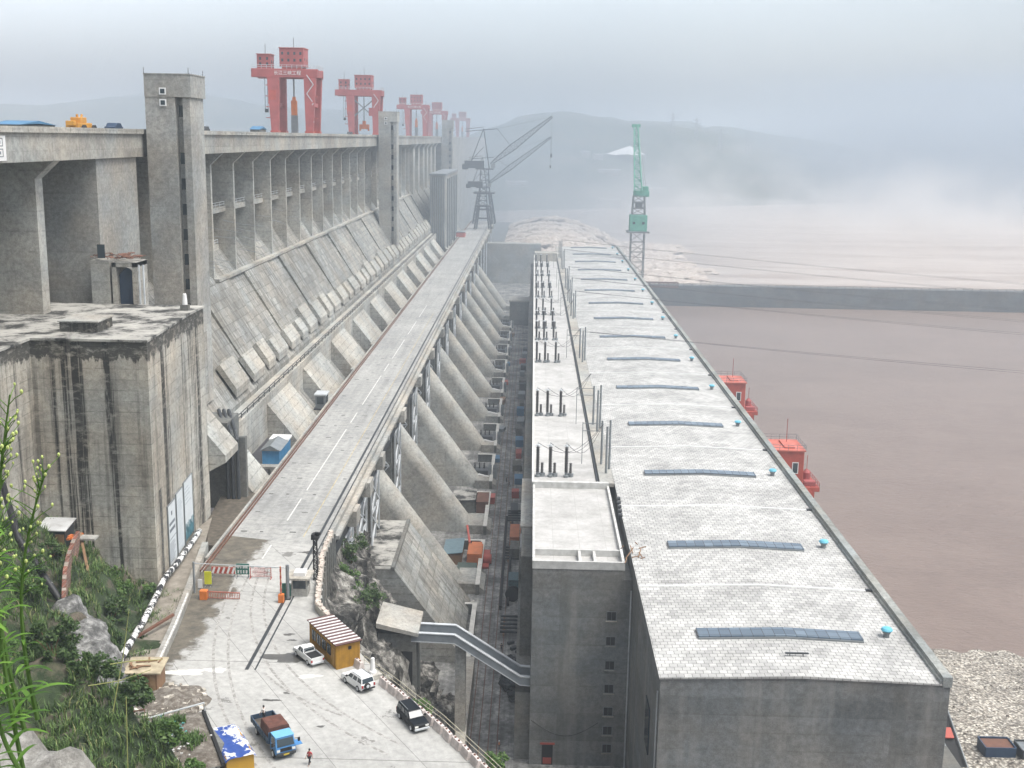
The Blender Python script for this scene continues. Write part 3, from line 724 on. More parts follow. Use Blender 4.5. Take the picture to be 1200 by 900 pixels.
# ================================================================== bushings and posts on the terrace
def bushing():
    t = thing('high_voltage_bushing', 'x', 'insulator', (0, 0, 0), 'black bushings on the terrace roof')
    b = MB()
    b.lathe([(.55, 0), (.55, .5), (.3, .55), (.3, 1.2)], (0, 0, 0), 10); b.lathe([(.6, 0), (.6, .8)], (.9, .5, 0), 8)
    b.build('base', M_['steel'], t)
    pr = [(.24, 1.2)]
    for i in range(15): z = 1.3 + i * .42; pr += [(.42, z), (.24, z + .2)]
    pr += [(.16, 7.6)]
    MB().lathe(pr, (0, 0, 0), 10).build('shed_stack', M_['insul'], t)
    MB().lathe([(.3, 7.6), (.34, 7.75), (.3, 7.9), (.06, 7.95), (.06, 8.6)], (0, 0, 0), 10).build('top_ring', M_['pale_steel'], t)
    b = MB()
    for i in range(6):
        a0, a1 = i * math.pi / 3, (i + 1) * math.pi / 3
        b.beam((.75 * math.cos(a0), .75 * math.sin(a0), 7.7), (.75 * math.cos(a1), .75 * math.sin(a1), 7.7), .08)
    b.build('corona_ring', M_['pale_steel'], t)
    pr = [(.2, .8)]
    for i in range(7): pr += [(.34, .9 + i * .38), (.2, 1.08 + i * .38)]
    MB().lathe(pr, (.9, .5, 0), 8).build('arrester', M_['insul'], t)
    t.scale = (1, 1, .84)
    return t
bush0 = None
PLC = ['one on the trench side', 'one in the middle', 'one on the hall side']
for j, y in enumerate([223, 275, 344, 384, 408, 441, 491, 524, 570, 612]):
    for i, x in enumerate((1.9, 4.4, 7.6)):
        lab = 'black ribbed bushing in the %s row from the white roof, %s' % (ORD[j], PLC[i])
        if bush0 is None:
            bush0 = bushing(); bush0.location = (x, y, 117.0); bush0['label'] = lab
        else: dup(bush0, (x, y, 117.0), None, lab)
def posts():
    t = thing('cable_gantry', 'x', 'posts', (0, 0, 0), 'post groups between terrace and hall')
    for i, (x, y, h) in enumerate(((0, 0, 9.6), (.8, 3, 10.2), (-.6, 6.5, 9.2))):
        MB().tube([(x, y, 0), (x, y, h * .5), (x, y, h)], [.25, .23, .2], 8).build('post', M_['steel'], t)
    b = MB()
    for z in (7, 8.6): b.beam((-.6, 6.5, z), (-4.6, 6.5, z), .12); b.beam((0, 0, z), (.8, 3, z), .1)
    b.beam((-4.6, 6.5, 0), (-4.6, 6.5, 8.8), .14); b.build('cross_arm', M_['steel'], t)
    return t
post0 = None
for j, y in enumerate([224, 258, 342, 428, 470, 512, 594, 652]):
    lab = 'group of three tall grey posts beside the hall roof, %s from the near end' % ORD[j]
    if post0 is None: post0 = posts(); post0.location = (15.6, y, 117.75); post0['label'] = lab
    else: dup(post0, (15.6, y, 117.75), None, lab)
# overhead conductors: sagging lines from the terrace to the right bank
wm = plain('conductor', (.05, .05, .055), .6)
k = 0
for (y0, z0) in ((342, 127), (428, 128), (470, 128), (512, 128), (594, 128), (652, 128)):
    for dx in (0, 1.4):
        x0 = 16 + dx; x1, y1, z1 = 1500, y0 * .85 + 180 + dx * 26, 118
        b = MB(); pts = []
        for i in range(41):
            f = (i / 40) ** 1.6; s = 4 * f * (1 - f)
            pts.append((x0 + (x1 - x0) * f, y0 + (y1 - y0) * f, z0 + (z1 - z0) * f - 34 * s))
        o = b.tube(pts, .05, 4, False).build('power_line', wm)
        tag(o, 'thin sagging power line over the river, one of a bundle leaving the hall roof', 'power line', 'power lines across the river'); k += 1
# jumper cables from bushings over the terrace
for y in (223, 275, 344, 408, 441):
    for x in (1.9, 4.4, 7.6):
        pts = [(x + (15 - x) * i / 8, y + 5 * i / 8, 124.0 - 3.8 * math.sin(math.pi * i / 8) + .35 * i) for i in range(9)]
        tag(MB().tube(pts, .045, 4, False).build('jumper_cable', wm), 'thin drooping cable from a black bushing to the grey posts', 'cable', 'jumper cables over the terrace')
# ================================================================== cranes
def gantry(s, label, hook='rod', name='gantry_crane'):
    """red crest gantry, local origin between the legs at rail level; rails run along y, beam along x (upstream is -x)"""
    t = thing(name, label, 'gantry crane', (0, 0, 0), 'red gantry cranes on the crest')
    R = M_['red']
    g = MB()
    for y in (-4.5, 4.5): g.box(-13.5, 8.4, y - 1.1, y + 1.1, 18.6, 21.4)
    g.box(-13.5, -12, -4.5, 4.5, 18.8, 21.2); g.box(7.2, 8.4, -4.5, 4.5, 18.8, 21.2); gb = g.build('main_girder', R, t, bevel=.12, seg=1)
    rb = MB(); railing(rb, [(-13.4, -5.5, 21.4), (8.3, -5.5, 21.4), (8.3, 5.5, 21.4)], 1.2, 1.6, .12); rb.build('handrail', M_['pale_steel'], gb)
    for x, w0, w1, lean in ((-6.2, 2.0, 1.2, .5), (5.9, 2.0, 1.2, -.2)):
        for y in (-5, 5):
            b = MB(); yb = y * 1.25
            q0 = [(x - w0, y - 1.1, 18.6), (x + w0, y - 1.1, 18.6), (x + w0, y + 1.1, 18.6), (x - w0, y + 1.1, 18.6)]
            q1 = [(x + lean - w1, yb - .8, 1.4), (x + lean + w1, yb - .8, 1.4), (x + lean + w1, yb + .8, 1.4), (x + lean - w1, yb + .8, 1.4)]
            b.add(q1 + q0, [(3, 2, 1, 0), (4, 5, 6, 7), (0, 1, 5, 4), (1, 2, 6, 5), (2, 3, 7, 6), (3, 0, 4, 7)])
            o = b.build('leg', R, t)
            b = MB(); b.box(x + lean - 1.3, x + lean + 1.3, yb - 1.8, yb + 1.8, 0, 1.5); b.build('bogie', M_['redd'], o)
        b = MB(); b.box(x - .7, x + .7, -5, 5, 9.2, 10.6); b.build('cross_beam', R, t)
    b = MB(); b.box(-7.8, -5.2, -6.5, -4.4, 10, 14.5); b.build('side_cabinet', M_['redd'], t)
    def house(x0, x1, y0, y1, z0, z1, nm, nx):
        b = MB(); b.box(x0, x1, y0, y1, z0, z1); h = b.build(nm, R, t, bevel=.08, seg=1)
        MB().box(x0 - .2, x1 + .2, y0 - .2, y1 + .2, z1 + .01, z1 + .25).build('roof', M_['redd'], h)
        for i in range(nx):
            x = x0 + (i + .5) * (x1 - x0) / nx
            for z in (z0 + (z1 - z0) * .35, z0 + (z1 - z0) * .72):
                MB().box(x - .35, x + .35, y0 - .06, y0 + .02, z - .45, z + .45).build('window', M_['glass'], h)
        for i in range(2):
            y = y0 + (i + .5) * (y1 - y0) / 2; MB().box(x1 - .02, x1 + .06, y - .4, y + .4, z0 + 2, z0 + 2.9).build('window', M_['glass'], h)
        b = MB(); b.beam(((x0 + x1) / 2, (y0 + y1) / 2, z1), ((x0 + x1) / 2, (y0 + y1) / 2, z1 + 3.6), .14); b.build('mast', M_['dark_steel'], h)
    house(-4.4, 3.6, -4, 4, 22.2, 28.0, 'winch_house', 4)
    b = MB(); b.box(-3.8, 3.0, -3.5, 3.5, 21.4, 22.2); b.build('trolley', M_['redd'], t)
    house(-12.2, -7.6, -2.6, 2.6, 21.4, 26.0, 'small_winch_house', 2)
    if hook == 'rod':
        b = MB(); b.tube([(-.6, 0, 18.6), (-.6, 0, 11.5)], .28, 6); b.build('hoist_rope', M_['steel'], t)
        b = MB(); b.box(-1.5, .3, -.8, .8, 6.6, 11.4); b.box(-1.1, -.1, -.6, .6, 11.4, 12.6); b.build('hook_block', M_['orangew'], t)
        b = MB(); b.box(-1.6, .5, -.7, .7, -1, 6.6); b.build('lifting_frame', M_['steel'], t)
    else:
        b = MB(); b.tube([(-.6, 0, 18.6), (-.6, 0, 6.5)], .24, 6); b.build('hoist_rope', M_['steel'], t)
        b = MB(); b.box(-2.8, 1.8, -.9, .9, 3.4, 5.6); b.box(-1.3, .2, -.7, .7, 5.6, 7.2); b.box(-2.9, -2.1, -.5, .5, 2.6, 3.4); b.box(1.1, 1.9, -.5, .5, 2.6, 3.4); b.build('hook_block', M_['orangew'], t)
        b = MB()
        for y in (-4.4,):
            b.beam((-5.5, y, 17.6), (5.2, y, 8.6), .55); b.beam((5.2, y, 17.6), (-5.5, y, 8.6), .55)
        b.build('cross_bracing', M_['steel'], t)
        b = MB(); b.box(2.6, 7.4, -6.6, -4.4, 9.5, 13.2); b.build('side_cabinet', R, t)
    b = MB(); b.beam((-10.2, -.5, 18.8), (-10.2, -.5, 8.6), .14); b.beam((-9.3, -.5, 18.8), (-9.3, -.5, 8.6), .14); b.box(-10.3, -9.2, -.9, -.1, 7.4, 8.6); b.build('auxiliary_hook', M_['dark_steel'], t)
    b = MB(); z = 1.5; x = 4.9; sgn = 1
    while z < 19: b.beam((x, -6.6 + z * .02, z), (x + 2.2 * sgn, -6.6 + z * .02, z + 3), .26); x += 2.2 * sgn; sgn = -sgn; z += 3
    b.build('stair_flight', M_['pale_steel'], t)
    b = MB()
    for z in (5.5, 9, 12.5, 16): b.box(-8.8, -7.5, -5.8, -4.6, z, z + .25); b.box(7.2, 8.2, -5.8, -4.6, z, z + .25)
    b.build('platforms', M_['redd'], t)
    t.scale = (s, s, s)
    return t
def girder_text(t):
    try:
        cu = bpy.data.curves.new('girder_lettering', 'FONT'); cu.body = '\u957f\u6c5f\u4e09\u5ce1\u5de5\u7a0b'; cu.size = 1.5; cu.align_x = 'CENTER'; cu.align_y = 'CENTER'; cu.extrude = .02
        tmp = bpy.data.objects.new('tmp_text', cu); COL.objects.link(tmp); bpy.context.view_layer.update()
        me = bpy.data.meshes.new_from_object(tmp.evaluated_get(bpy.context.evaluated_depsgraph_get())); me.materials.clear(); me.materials.append(M_['white']); bpy.data.objects.remove(tmp)
        o = bpy.data.objects.new('girder_lettering', me); COL.objects.link(o); o.parent = t; o.location = (-1.5, -5.66, 20); o.rotation_euler = (rad(90), 0, 0)
    except Exception: pass
g1 = gantry(1.0, 'large nearest red gantry crane on the dam crest holding an orange hook and grey frame'); g1.location = (-80.2, 398, 182.7); girder_text(g1)
g2 = gantry(1.0, 'red gantry crane with crossed braces and an orange spreader beside the middle lift tower', 'spreader'); g2.location = (-81, 566, 182.7)
g3 = dup(g1, (-81, 815, 182.7), 0, 'faint red gantry crane in the haze, third along the crest')
g4 = dup(g1, (-81, 985, 182.7), 0, 'faint red gantry crane in the haze behind the far lift tower')
g5 = dup(g1, (-81, 1330, 182.7), 0, 'barely visible red gantry crane at the far end of the crest')

def jib_crane(label, boom_el, az, Lb, sc):
    """portal jib crane standing on the bridge rails; local origin at rail level"""
    t = thing('jib_crane', label, 'crane', (0, 0, 0), 'dark jib cranes at the end of the bridge')
    D = M_['dark_steel']
    b = MB()
    for x in (-6.5, 6.5):
        for y in (-6.5, 6.5): lattice(b, (x, y, 0), (x * .55, y * .55, 20), 2.2, 1.6, 5, .45)
    for z in (9, 19.5):
        k = 6.5 - z * .15
        for q in (-k, k): b.beam((-k, q, z), (k, q, z), .6); b.beam((q, -k, z), (q, k, z), .6)
    b.box(-7, 7, -7, 7, 19.6, 20.6); b.build('portal', D, t)
    b = MB(); lattice(b, (0, 0, 20.6), (0, 0, 36), 7, 5, 4, .5); b.box(-6, 6, -5, 5, 35.4, 36.2); b.build('tower', D, t)
    ca, sa = math.cos(az), math.sin(az)
    def P(r, z, q=0): return (r * ca - q * sa, r * sa + q * ca, z)
    b = MB(); b.obox(P(-7, 38.6), (13, 7.5, 4.8), az); b.obox(P(-13, 37), (4, 6, 3.4), az); b.build('machine_house', D, t)
    b = MB(); b.obox(P(5.4, 38, -3.4), (2.8, 2.4, 2.8), az); b.build('cab', M_['steel'], t)
    b = MB()
    for q in (-2.6, 2.6): b.beam(P(3, 36, q), P(-1, 62, q * .4), .55); b.beam(P(-9, 41, q), P(-1, 62, q * .4), .42); b.beam(P(-1, 50, q * .6), P(-9, 41, q), .3)
    b.beam(P(-13, 60), P(8, 62), .5); b.beam(P(-13, 61.5), P(-1, 63), .35); b.build('a_frame', D, t)
    tip = P(4 + Lb * math.cos(boom_el), 39 + Lb * math.sin(boom_el))
    mid = P(4 + Lb * .35 * math.cos(boom_el), 39 + Lb * .35 * math.sin(boom_el))
    b = MB(); lattice(b, P(4, 39), mid, 1.2, 4.4, 5, .42); lattice(b, mid, tip, 4.4, 1.2, 10, .4); b.build('boom', D, t)
    b = MB()
    for q in (-1, 1): b.beam(P(8, 62, q), mid, .2); b.beam(P(8, 62, q), tip, .1)
    b.build('stay_ropes', D, t)
    b = MB(); b.beam(tip, (tip[0], tip[1], tip[2] - 24), .14); b.box(tip[0] - .6, tip[0] + .6, tip[1] - .4, tip[1] + .4, tip[2] - 26.5, tip[2] - 24); b.build('hook_line', D, t)
    return t
for lab, el, az, lb, sc, loc in (('dark lattice jib crane, its boom raised higher over the spillway', 38, 4, 51, 1.12, (-37, 880, 120.3)), ('dark lattice jib crane, its boom held lower than the one behind it', 37, 2, 68, .8, (-35.5, 824, 120.3))):
    t = jib_crane(lab, rad(el), rad(az), lb, sc); t.location = loc; t.scale = (sc, sc, sc)

# green tower crane on the tailrace deck
t = thing('tower_crane', 'slim green lattice tower crane with a square cab, standing beyond the hall roof', 'tower crane', (58.6, 655, 82))
G = M_['green']; ox, oy = 58.6, 655
b = MB(); lattice(b, (ox, oy, 82), (ox, oy, 133), 7.4, 7.4, 9, .5); b.build('tower', M_['steel'], t)
b = MB(); b.box(ox - 6.2, ox + 6.2, oy - 5.5, oy + 5.5, 132.6, 133.5); b.build('slewing_platform', M_['steel'], t)
b = MB(); b.box(ox - 4.8, ox + 4.8, oy - 4.2, oy + 4.2, 133.5, 142.5); c = b.build('machine_house', G, t, bevel=.2)
for x in (-2.6, 2.6): MB().box(ox + x - .7, ox + x + .7, oy - 4.3, oy - 4.18, 137.4, 138.8).build('window', M_['glass'], c)
b = MB(); lattice(b, (ox, oy, 142.5), (ox, oy, 153), 7, 6, 3, .6); b.box(ox - 2, ox + 2, oy - 2, oy + 2, 146, 149.5); b.build('slewing_tower', M_['steel'], t)
b = MB(); b.box(ox - 3, ox + 5.4, oy - 3, oy + 3, 152.5, 155.8); b.box(ox + 2, ox + 5, oy - 2, oy + 2, 155.8, 158.2); b.build('winch_deck', G, t, bevel=.15)
b = MB(); lattice(b, (ox - .8, oy - 3, 155), (ox - 1.8, oy + 16, 191), 4.2, 2.2, 15, .46, .3, up=(0, 1, .2)); b.box(ox - 4.2, ox + .6, oy + 14.6, oy + 16.4, 190.2, 192); b.build('jib', G, t)
b = MB(); b.beam((ox + 3.6, oy + 1, 158), (ox - .4, oy + 15.5, 191), .22); b.beam((ox + 2.6, oy + 1, 158), (ox - .8, oy + 15.5, 191), .22); b.build('luffing_ropes', M_['steel'], t)

# red gate hoists on the tailrace deck
def hoist(label, full):
    t = thing('gate_hoist', label, 'gate crane', (0, 0, 0), 'red gate hoists on the river side')
    R = M_['redd']
    for x in (-4.2, 4.6):
        for y in (-5, 5):
            b = MB(); b.box(x - .8, x + .8, y - .8, y + .8, 0, 19); b.build('leg', R, t)
    b = MB(); b.box(-5.4, 7.2, -5.6, 5.6, 19, 20); b.box(-5, 6, -5.6, 5.6, 17, 19); d = b.build('platform', R, t)
    b = MB(); railing(b, [(-5.3, -5.5, 20), (7.1, -5.5, 20), (7.1, 5.5, 20), (-5.3, 5.5, 20)], 1.2, 1.8, .1); b.build('handrail', M_['red'], d)
    b = MB(); b.box(-4.6, 3.2, -5, 5, 20, 28.6); h = b.build('winch_house', R, t, bevel=.1, seg=1)
    b = MB(); b.box(-4.9, 3.5, -5.3, 5.3, 28.62, 28.9); b.box(-1.2, 1.2, -3.5, 3.5, 28.9, 29.3); b.build('roof', worn('hoist_roof' , (.52, .14, .10), (.25, .1, .07), .3), h)
    for x in (-2.6, 1.2):
        f = MB().box(x - .75, x + .75, -5.1, -4.98, 23.2, 26).build('window', M_['white'], h); MB().box(x - .55, x + .55, -5.14, -5.08, 23.4, 25.8).build('pane', M_['glass'], f)
    for y in (-2.6, 2.6): MB().box(3.18, 3.28, y - .7, y + .7, 23.2, 26).build('window', M_['glass'], h)
    b = MB(); railing(b, [(-4.8, -5.2, 28.9), (3.4, -5.2, 28.9), (3.4, 5.2, 28.9), (-4.8, 5.2, 28.9)], 1.3, 2, .08); b.build('roof_rail', M_['steel'], h)
    b = MB(); b.beam((.2, 1.5, 28.9), (.2, 1.5, 35), .14); b.build('mast', M_['red'], h)
    b = MB(); b.lathe([(.9, 20), (.9, 22.2), (.3, 23)], (5.2, 0, 0), 10); b.beam((5.2, 0, 22.8), (5.2, 0, 26.4), .12); b.build('winch', M_['red'], t); MB().box(3.8, 6.4, -4.6, -2.9, 20, 21.2).build('motor', M_['red'], t)
    b = MB(); b.box(4.4, 8.0, -3.5, 3.5, 9.5, 13); b.box(4.6, 6.4, -4.2, -2.2, 13, 19); b.build('cab', R, t)
    return t
hoist('red gate hoist with a winch house, the nearer of the two beyond the roof edge', 1).location = (62.0, 271, 83.2)
h2 = dup([o for o in COL.objects if o.name == 'gate_hoist'][0], (62.0, 349, 83.2), 0, 'red gate hoist with a winch house, the farther of the two beyond the roof edge')

# ================================================================== crest clutter
for x, y, w, l, h, mt, lab in ((-79, 118, 5, 26, 2.0, 'rust', 'brown roof edge at the left end of the crest road'), (-80, 142, 5, 12, 1.9, 'dkblue', 'dark low shed on the crest road next to the brown roof'),
                               (-79, 161, 5, 11, 2.3, 'blue', 'small pitched blue roof on the crest road'), (-79, 182, 5, 14, 1.7, 'blue', 'low long blue roof on the crest road near the lift tower'),
                               (-77, 329, 3, 9, 2.4, 'blue', 'blue cabin on the crest beside the first red gantry crane')):
    t = thing('crest_shed', lab, 'shed', (x, y, 182.7), 'low sheds on the crest road')
    MB().box(x - w / 2 + .3, x + w / 2 - .3, y - l / 2 + .3, y + l / 2 - .3, 182.7, 182.7 + h * .62).build('wall', M_['dark_c'], t)
    b = MB(); b.prism([(y - l / 2, 182.7 + h * .62), (y, 182.7 + h), (y + l / 2, 182.7 + h * .62), (y, 182.7 + h * .74)], x - w / 2, x + w / 2, 'x'); b.build('roof', M_[mt], t)
t = thing('site_machine', 'orange yellow construction machine on the crest left of the lift tower', 'machine', (-76, 197, 182.7))
b = MB(); b.box(-77.2, -75.0, 194, 200, 183.3, 184.3); b.box(-77.0, -75.2, 195.6, 198.2, 184.3, 185.2); b.box(-76.8, -75.4, 193, 194, 183.8, 184.6); b.beam((-76, 196.2, 185), (-76, 196, 185.7), .35); b.beam((-76, 197.8, 185), (-76, 198.2, 185.7), .35); b.build('body', M_['orange'] if 0 else plain('machine_amber', (.55, .27, .04), .6), t, bevel=.1)
for q in (194.8, 199.2): MB().wheel((-74.4, q, 183.3), .7, .5, (1, 0)).build('wheel', M_['tyre'], t)
for i, (y, c) in enumerate(((206, 'dkblue'), (262, 'dark_steel'), (470, 'dark_steel'), (610, 'steel'))):
    t = thing('parked_car', '%s car just visible over the crest parapet, %s from the left' % ('dark blue' if c == 'dkblue' else ('grey' if c == 'steel' else 'black'), ORD[i]), 'car', (-73.5, y, 182.7), 'cars on the crest')
    b = MB(); b.prism([(y - 2.2, 183.0), (y - 2.2, 183.8), (y - 1.4, 183.9), (y - .7, 184.45), (y + 1.1, 184.45), (y + 1.8, 183.9), (y + 2.2, 183.8), (y + 2.2, 183.0)], -74.4, -72.6, 'x'); b.build('body', M_[c], t, bevel=.1)
    for q in (-1.4, 1.4): MB().wheel((-72.6, y + q, 183.0), .32, .2, (1, 0), 10).build('wheel', M_['tyre'], t)

# block under construction by the far end of the bridge
t = thing('intake_block', 'tall hazy concrete block with dark pipes near the far end of the bridge', 'concrete block', (-56, 690, 104))
MB().box(-61, -52, 690, 800, 100, 161).build('body', M_['tower'], t)
b = MB(); r = random.Random(2)
for k in range(7): x = -60.6 + k * 1.3; MB().tube([(x, 689.2, 110), (x, 689.2, 160)], .35, 6).build('pipe', M_['steel'], t)
for k in range(6): MB().tube([(-51.3, 700 + k * 16, 110), (-51.3, 700 + k * 16, 159)], .5, 6).build('pipe', M_['steel'], t)
MB().box(-61.5, -51.5, 689, 800.5, 161, 162).build('top_slab', M_['steel'], t)

# ================================================================== river side
T = [0]
def struct(o): o['kind'] = 'structure'; return o
struct(MB().box(52.9, 73, 100, 745, 60, 82).build('tailrace_deck', M_['dark_c']))
# guide wall at right angles to the dam
gw = thing('guide_wall', 'long dark concrete guide wall crossing the brown river', 'wall', (90, 826, 66))
MB().box(-48, 6, 824, 836, 60, 110).build('training_wall', M_['tower'], gw); MB().box(6, 40, 824, 836, 60, 92).build('training_wall', M_['tower'], gw)
b = MB(); b.box(40, 1600, 824, 834, 60, 82.6); b.build('wall', concrete('guide_concrete', (.12, .125, .125), lift=3, line=.2, tint=.2, streak=.5, stain=.4), gw)
b = MB(); railing(b, [(42, 824.4, 82.6), (900, 824.4, 82.6)], 1.6, 6, .3, 1); b.build('railing', M_['dark_steel'], gw)
b = MB(); b.box(73, 86, 745, 824, 60, 75); struct(b.build('end_apron', M_['dark_c']))
b = MB(); b.box(72, 102, 806.5, 811.5, 83, 83.4); b.box(73, 75, 807, 811, 74, 83); lattice(b, (72, 809, 85), (102, 809, 85), 3, 3, 9, .5); tag(b.build('steel_gangway', M_['rust']), 'rust coloured steel gangway at the root of the guide wall', 'gangway')

def water_mat(name, base, alt, foam=None, f0=.5, scale=.02):
    m, nt, p = newmat(name)
    a = ramp(nt, noise(nt, scale, 7, .65, vscale=(.8, 1.2, 1), dist=.6), [(.38, base), (.62, alt)])
    a = mix(nt, a, ramp(nt, noise(nt, .2, 8, .72, vscale=(.8, 1.2, 1), dist=.7), [(.36, .93), (.64, 1.06)]), 1, 'MULTIPLY')
    if foam:
        v = noise(nt, .016, 9, .7, vscale=(.22, 1.8, 1), dist=.5)
        v2 = noise(nt, .09, 8, .75, vscale=(.2, 2.2, 1), dist=.4)
        k = mth(nt, 'MULTIPLY', ramp(nt, v, [(f0 - .1, 0), (f0 + .1, 1)]), ramp(nt, v2, [(.3, .35), (.6, 1)]))
        a = mix(nt, a, foam, k)
    L(nt, a, p.inputs['Base Color']); p.inputs['Roughness'].default_value = .34; p.inputs['Specular IOR Level'].default_value = .2
    w = noise(nt, .45, 9, .72, vscale=(.8, 1.3, 1), dist=.6)
    bump(nt, p, w, .8, .6)
    return m
M_['river'] = water_mat('river_brown', (.185, .138, .115), (.215, .163, .137))
M_['foamw'] = water_mat('river_foam', (.27, .20, .155), (.34, .265, .21), (.49, .425, .37), .47)
s = struct(MB().box(-8800, 8800, -1100, 9800, 63, 68).build('river', M_['river']))
b = MB()
def ff(u, v):
    x = -40 + 3000 * u ** 1.5; y = 838 + 1700 * v + .7 * max(0, x) * v
    r2 = math.sin(x * .021) * 12 + math.sin(x * .05 + 1) * 6
    if v == 1: y += r2 * 6
    z = 68.3 + 1.1 * math.exp(-((x - 60) / 140) ** 2) * abs(math.sin(x * .13 + y * .05) * math.sin(y * .09 - x * .03)) * 2.2 + .5 * math.sin(x * .07 + y * .03) * math.sin(y * .05)
    return (x, y, max(68.05, z))
b.grid(ff, 160, 120); struct(b.build('foaming_water', M_['foamw'], smooth=True))
# discharge jets leaving the spillway
fm, nt, p = newmat('jet_foam')
k = ramp(nt, noise(nt, .28, 9, .72, vscale=(.45, 1.3, 1), dist=.5), [(.38, (.36, .27, .21)), (.50, (.58, .49, .41)), (.62, (.80, .73, .65))])
L(nt, k, p.inputs['Base Color']); p.inputs['Roughness'].default_value = .7; bump(nt, p, noise(nt, .5, 9, .75), .9, 1.2)
def jet(k):
    y0 = 866 + k * 30; r = random.Random(40 + k); reach = 150 + r.uniform(-14, 18); top = 98 + r.uniform(-2, 3)
    ph = [r.uniform(0, 6.28) for _ in range(6)]
    b = MB(); n = 22; m_ = 70
    vs = []
    for i in range(m_ + 1):
        f = i / m_; x = -26 + (reach + 26) * f
        g = min(1, f * 1.6); z = 88 + (top - 86) * 4 * g * (1 - g) * .95 - 19 * g * g
        w = 8 + 12 * f; h = (2.2 + 3.4 * g) * (1 - .72 * max(0, f - .55) / .45)
        for j in range(n):
            a = 2 * math.pi * j / n
            q = 1 + .22 * math.sin(x * .55 + ph[0] + 3 * a) + .18 * math.sin(x * 1.15 + ph[1] - 2 * a) + .13 * math.sin(5 * a + ph[2] + x * .3) + r.uniform(-.09, .09)
            vs.append((x + r.uniform(-.5, .5), y0 + w * math.cos(a) * q, z + h * math.sin(a) * q))
    b.add(vs, [(i * n + j, i * n + (j + 1) % n, (i + 1) * n + (j + 1) % n, (i + 1) * n + j) for i in range(m_) for j in range(n)])
    o = b.build('water_jet', fm, smooth=True)
    tag(o, 'arching jet of pale foaming water, one of the row leaving the spillway', 'water jet', 'spillway jets')
for k in range(15): jet(k)
struct(MB().box(-72, -24, 838, 1380, 60, 86).build('spillway_floor', M_['dark_c']))

# gravel bank at the lower right
gm2, nt, p = newmat('river_gravel')
v = N(nt, 'ShaderNodeTexVoronoi'); v.inputs['Scale'].default_value = 1.9; L(nt, posn(nt), v.inputs['Vector'])
sv = N(nt, 'ShaderNodeSeparateColor'); L(nt, v.outputs['Color'], sv.inputs[0])
k = ramp(nt, sv.outputs[0], [(0, (.16, .14, .115)), (.45, (.42, .38, .32)), (.8, (.58, .54, .46)), (1, (.74, .70, .62))])
dk = ramp(nt, v.outputs['Distance'], [(.35, 1), (.62, .45)])
big = ramp(nt, noise(nt, .09, 7, .65), [(.38, .66), (.58, 1.08)])
L(nt, mix(nt, mix(nt, k, dk, 1, 'MULTIPLY'), big, 1, 'MULTIPLY'), p.inputs['Base Color']); p.inputs['Roughness'].default_value = .9
bump(nt, p, v.outputs['Distance'], .8, .3)
def gb(u, v):
    x = 72 + 120 * u; y = 140 + 135 * v
    shore = 254 + 4 * math.sin(x * .09) + 2.5 * math.sin(x * .23 + 1) - max(0, x - 112) * .45
    z = 68 + (shore - y) * .17
    z = min(z, 79.5 + .02 * (200 - y))
    z += .22 * math.sin(x * .9 + 1.3 * math.sin(y * .6)) * math.sin(y * .8)
    return (x, y, z)
struct(MB().grid(gb, 90, 110).build('gravel_bank', gm2))
# loose bigger stones lying on it
b = MB(); r = random.Random(8)
for i in range(2600):
    u, v = r.random(), r.random(); x, y, z = gb(u, v)
    if z < 68.2: continue
    s_ = r.uniform(.14, .42); a = r.uniform(0, 6.28)
    vs = [(x + s_ * math.cos(a + q * 1.5708) * r.uniform(.7, 1.2), y + s_ * math.sin(a + q * 1.5708) * r.uniform(.7, 1.2), z - .05) for q in range(4)]
    vs += [(x + .55 * s_ * math.cos(a + q * 1.5708), y + .55 * s_ * math.sin(a + q * 1.5708), z + s_ * r.uniform(.5, .9)) for q in range(4)]
    b.add(vs, [(4, 5, 6, 7)] + [(q, (q + 1) % 4, 4 + (q + 1) % 4, 4 + q) for q in range(4)])
stm, nt, p = newmat('loose_stone')
g = N(nt, 'ShaderNodeNewGeometry')
L(nt, ramp(nt, g.outputs['Random Per Island'], [(0, (.15, .13, .11)), (.5, (.36, .33, .28)), (1, (.62, .58, .51))]), p.inputs['Base Color']); p.inputs['Roughness'].default_value = .9
tag(b.build('loose_stones', stm), 'pale rounded stones scattered over the gravel bank', None, None, 'stuff')
# plant parked at the corner of the bank
t = thing('conveyor_frame', 'dark sloping steel frame with a red panel at the foot of the hall corner', 'conveyor', (74.5, 190, 78))
b = MB(); b.prism([(196, 86.5), (180, 79.6), (180, 77.8), (196, 84.2)], 72.6, 75.6, 'x'); b.beam((73, 194, 79), (73, 194, 85), .4); b.beam((75.2, 194, 79), (75.2, 194, 85), .4)
b.build('frame', M_['black'], t)
b = MB(); b.obox((74.0, 186.6, 83.0), (1.6, 2.2, .3), 0, ('X', .4)); b.build('red_panel', M_['redd'], t)
b = MB(); b.tube([(72.8, 196, 87), (72.8, 180, 80.2)], .14, 6); b.tube([(75.4, 196, 87), (75.4, 180, 80.2)], .14, 6); b.build('side_rail', M_['steel'], t)
t = thing('rock_bin', 'grey concrete bin leaning against the hall corner above the dark frame', 'bin', (75.6, 200, 79))
MB().prism([(199, 78.8), (205, 78.8), (205, 83.4), (202.5, 84.6), (199, 82.6)], 73.6, 77, 'x').build('shell', M_['plain_c'], t)
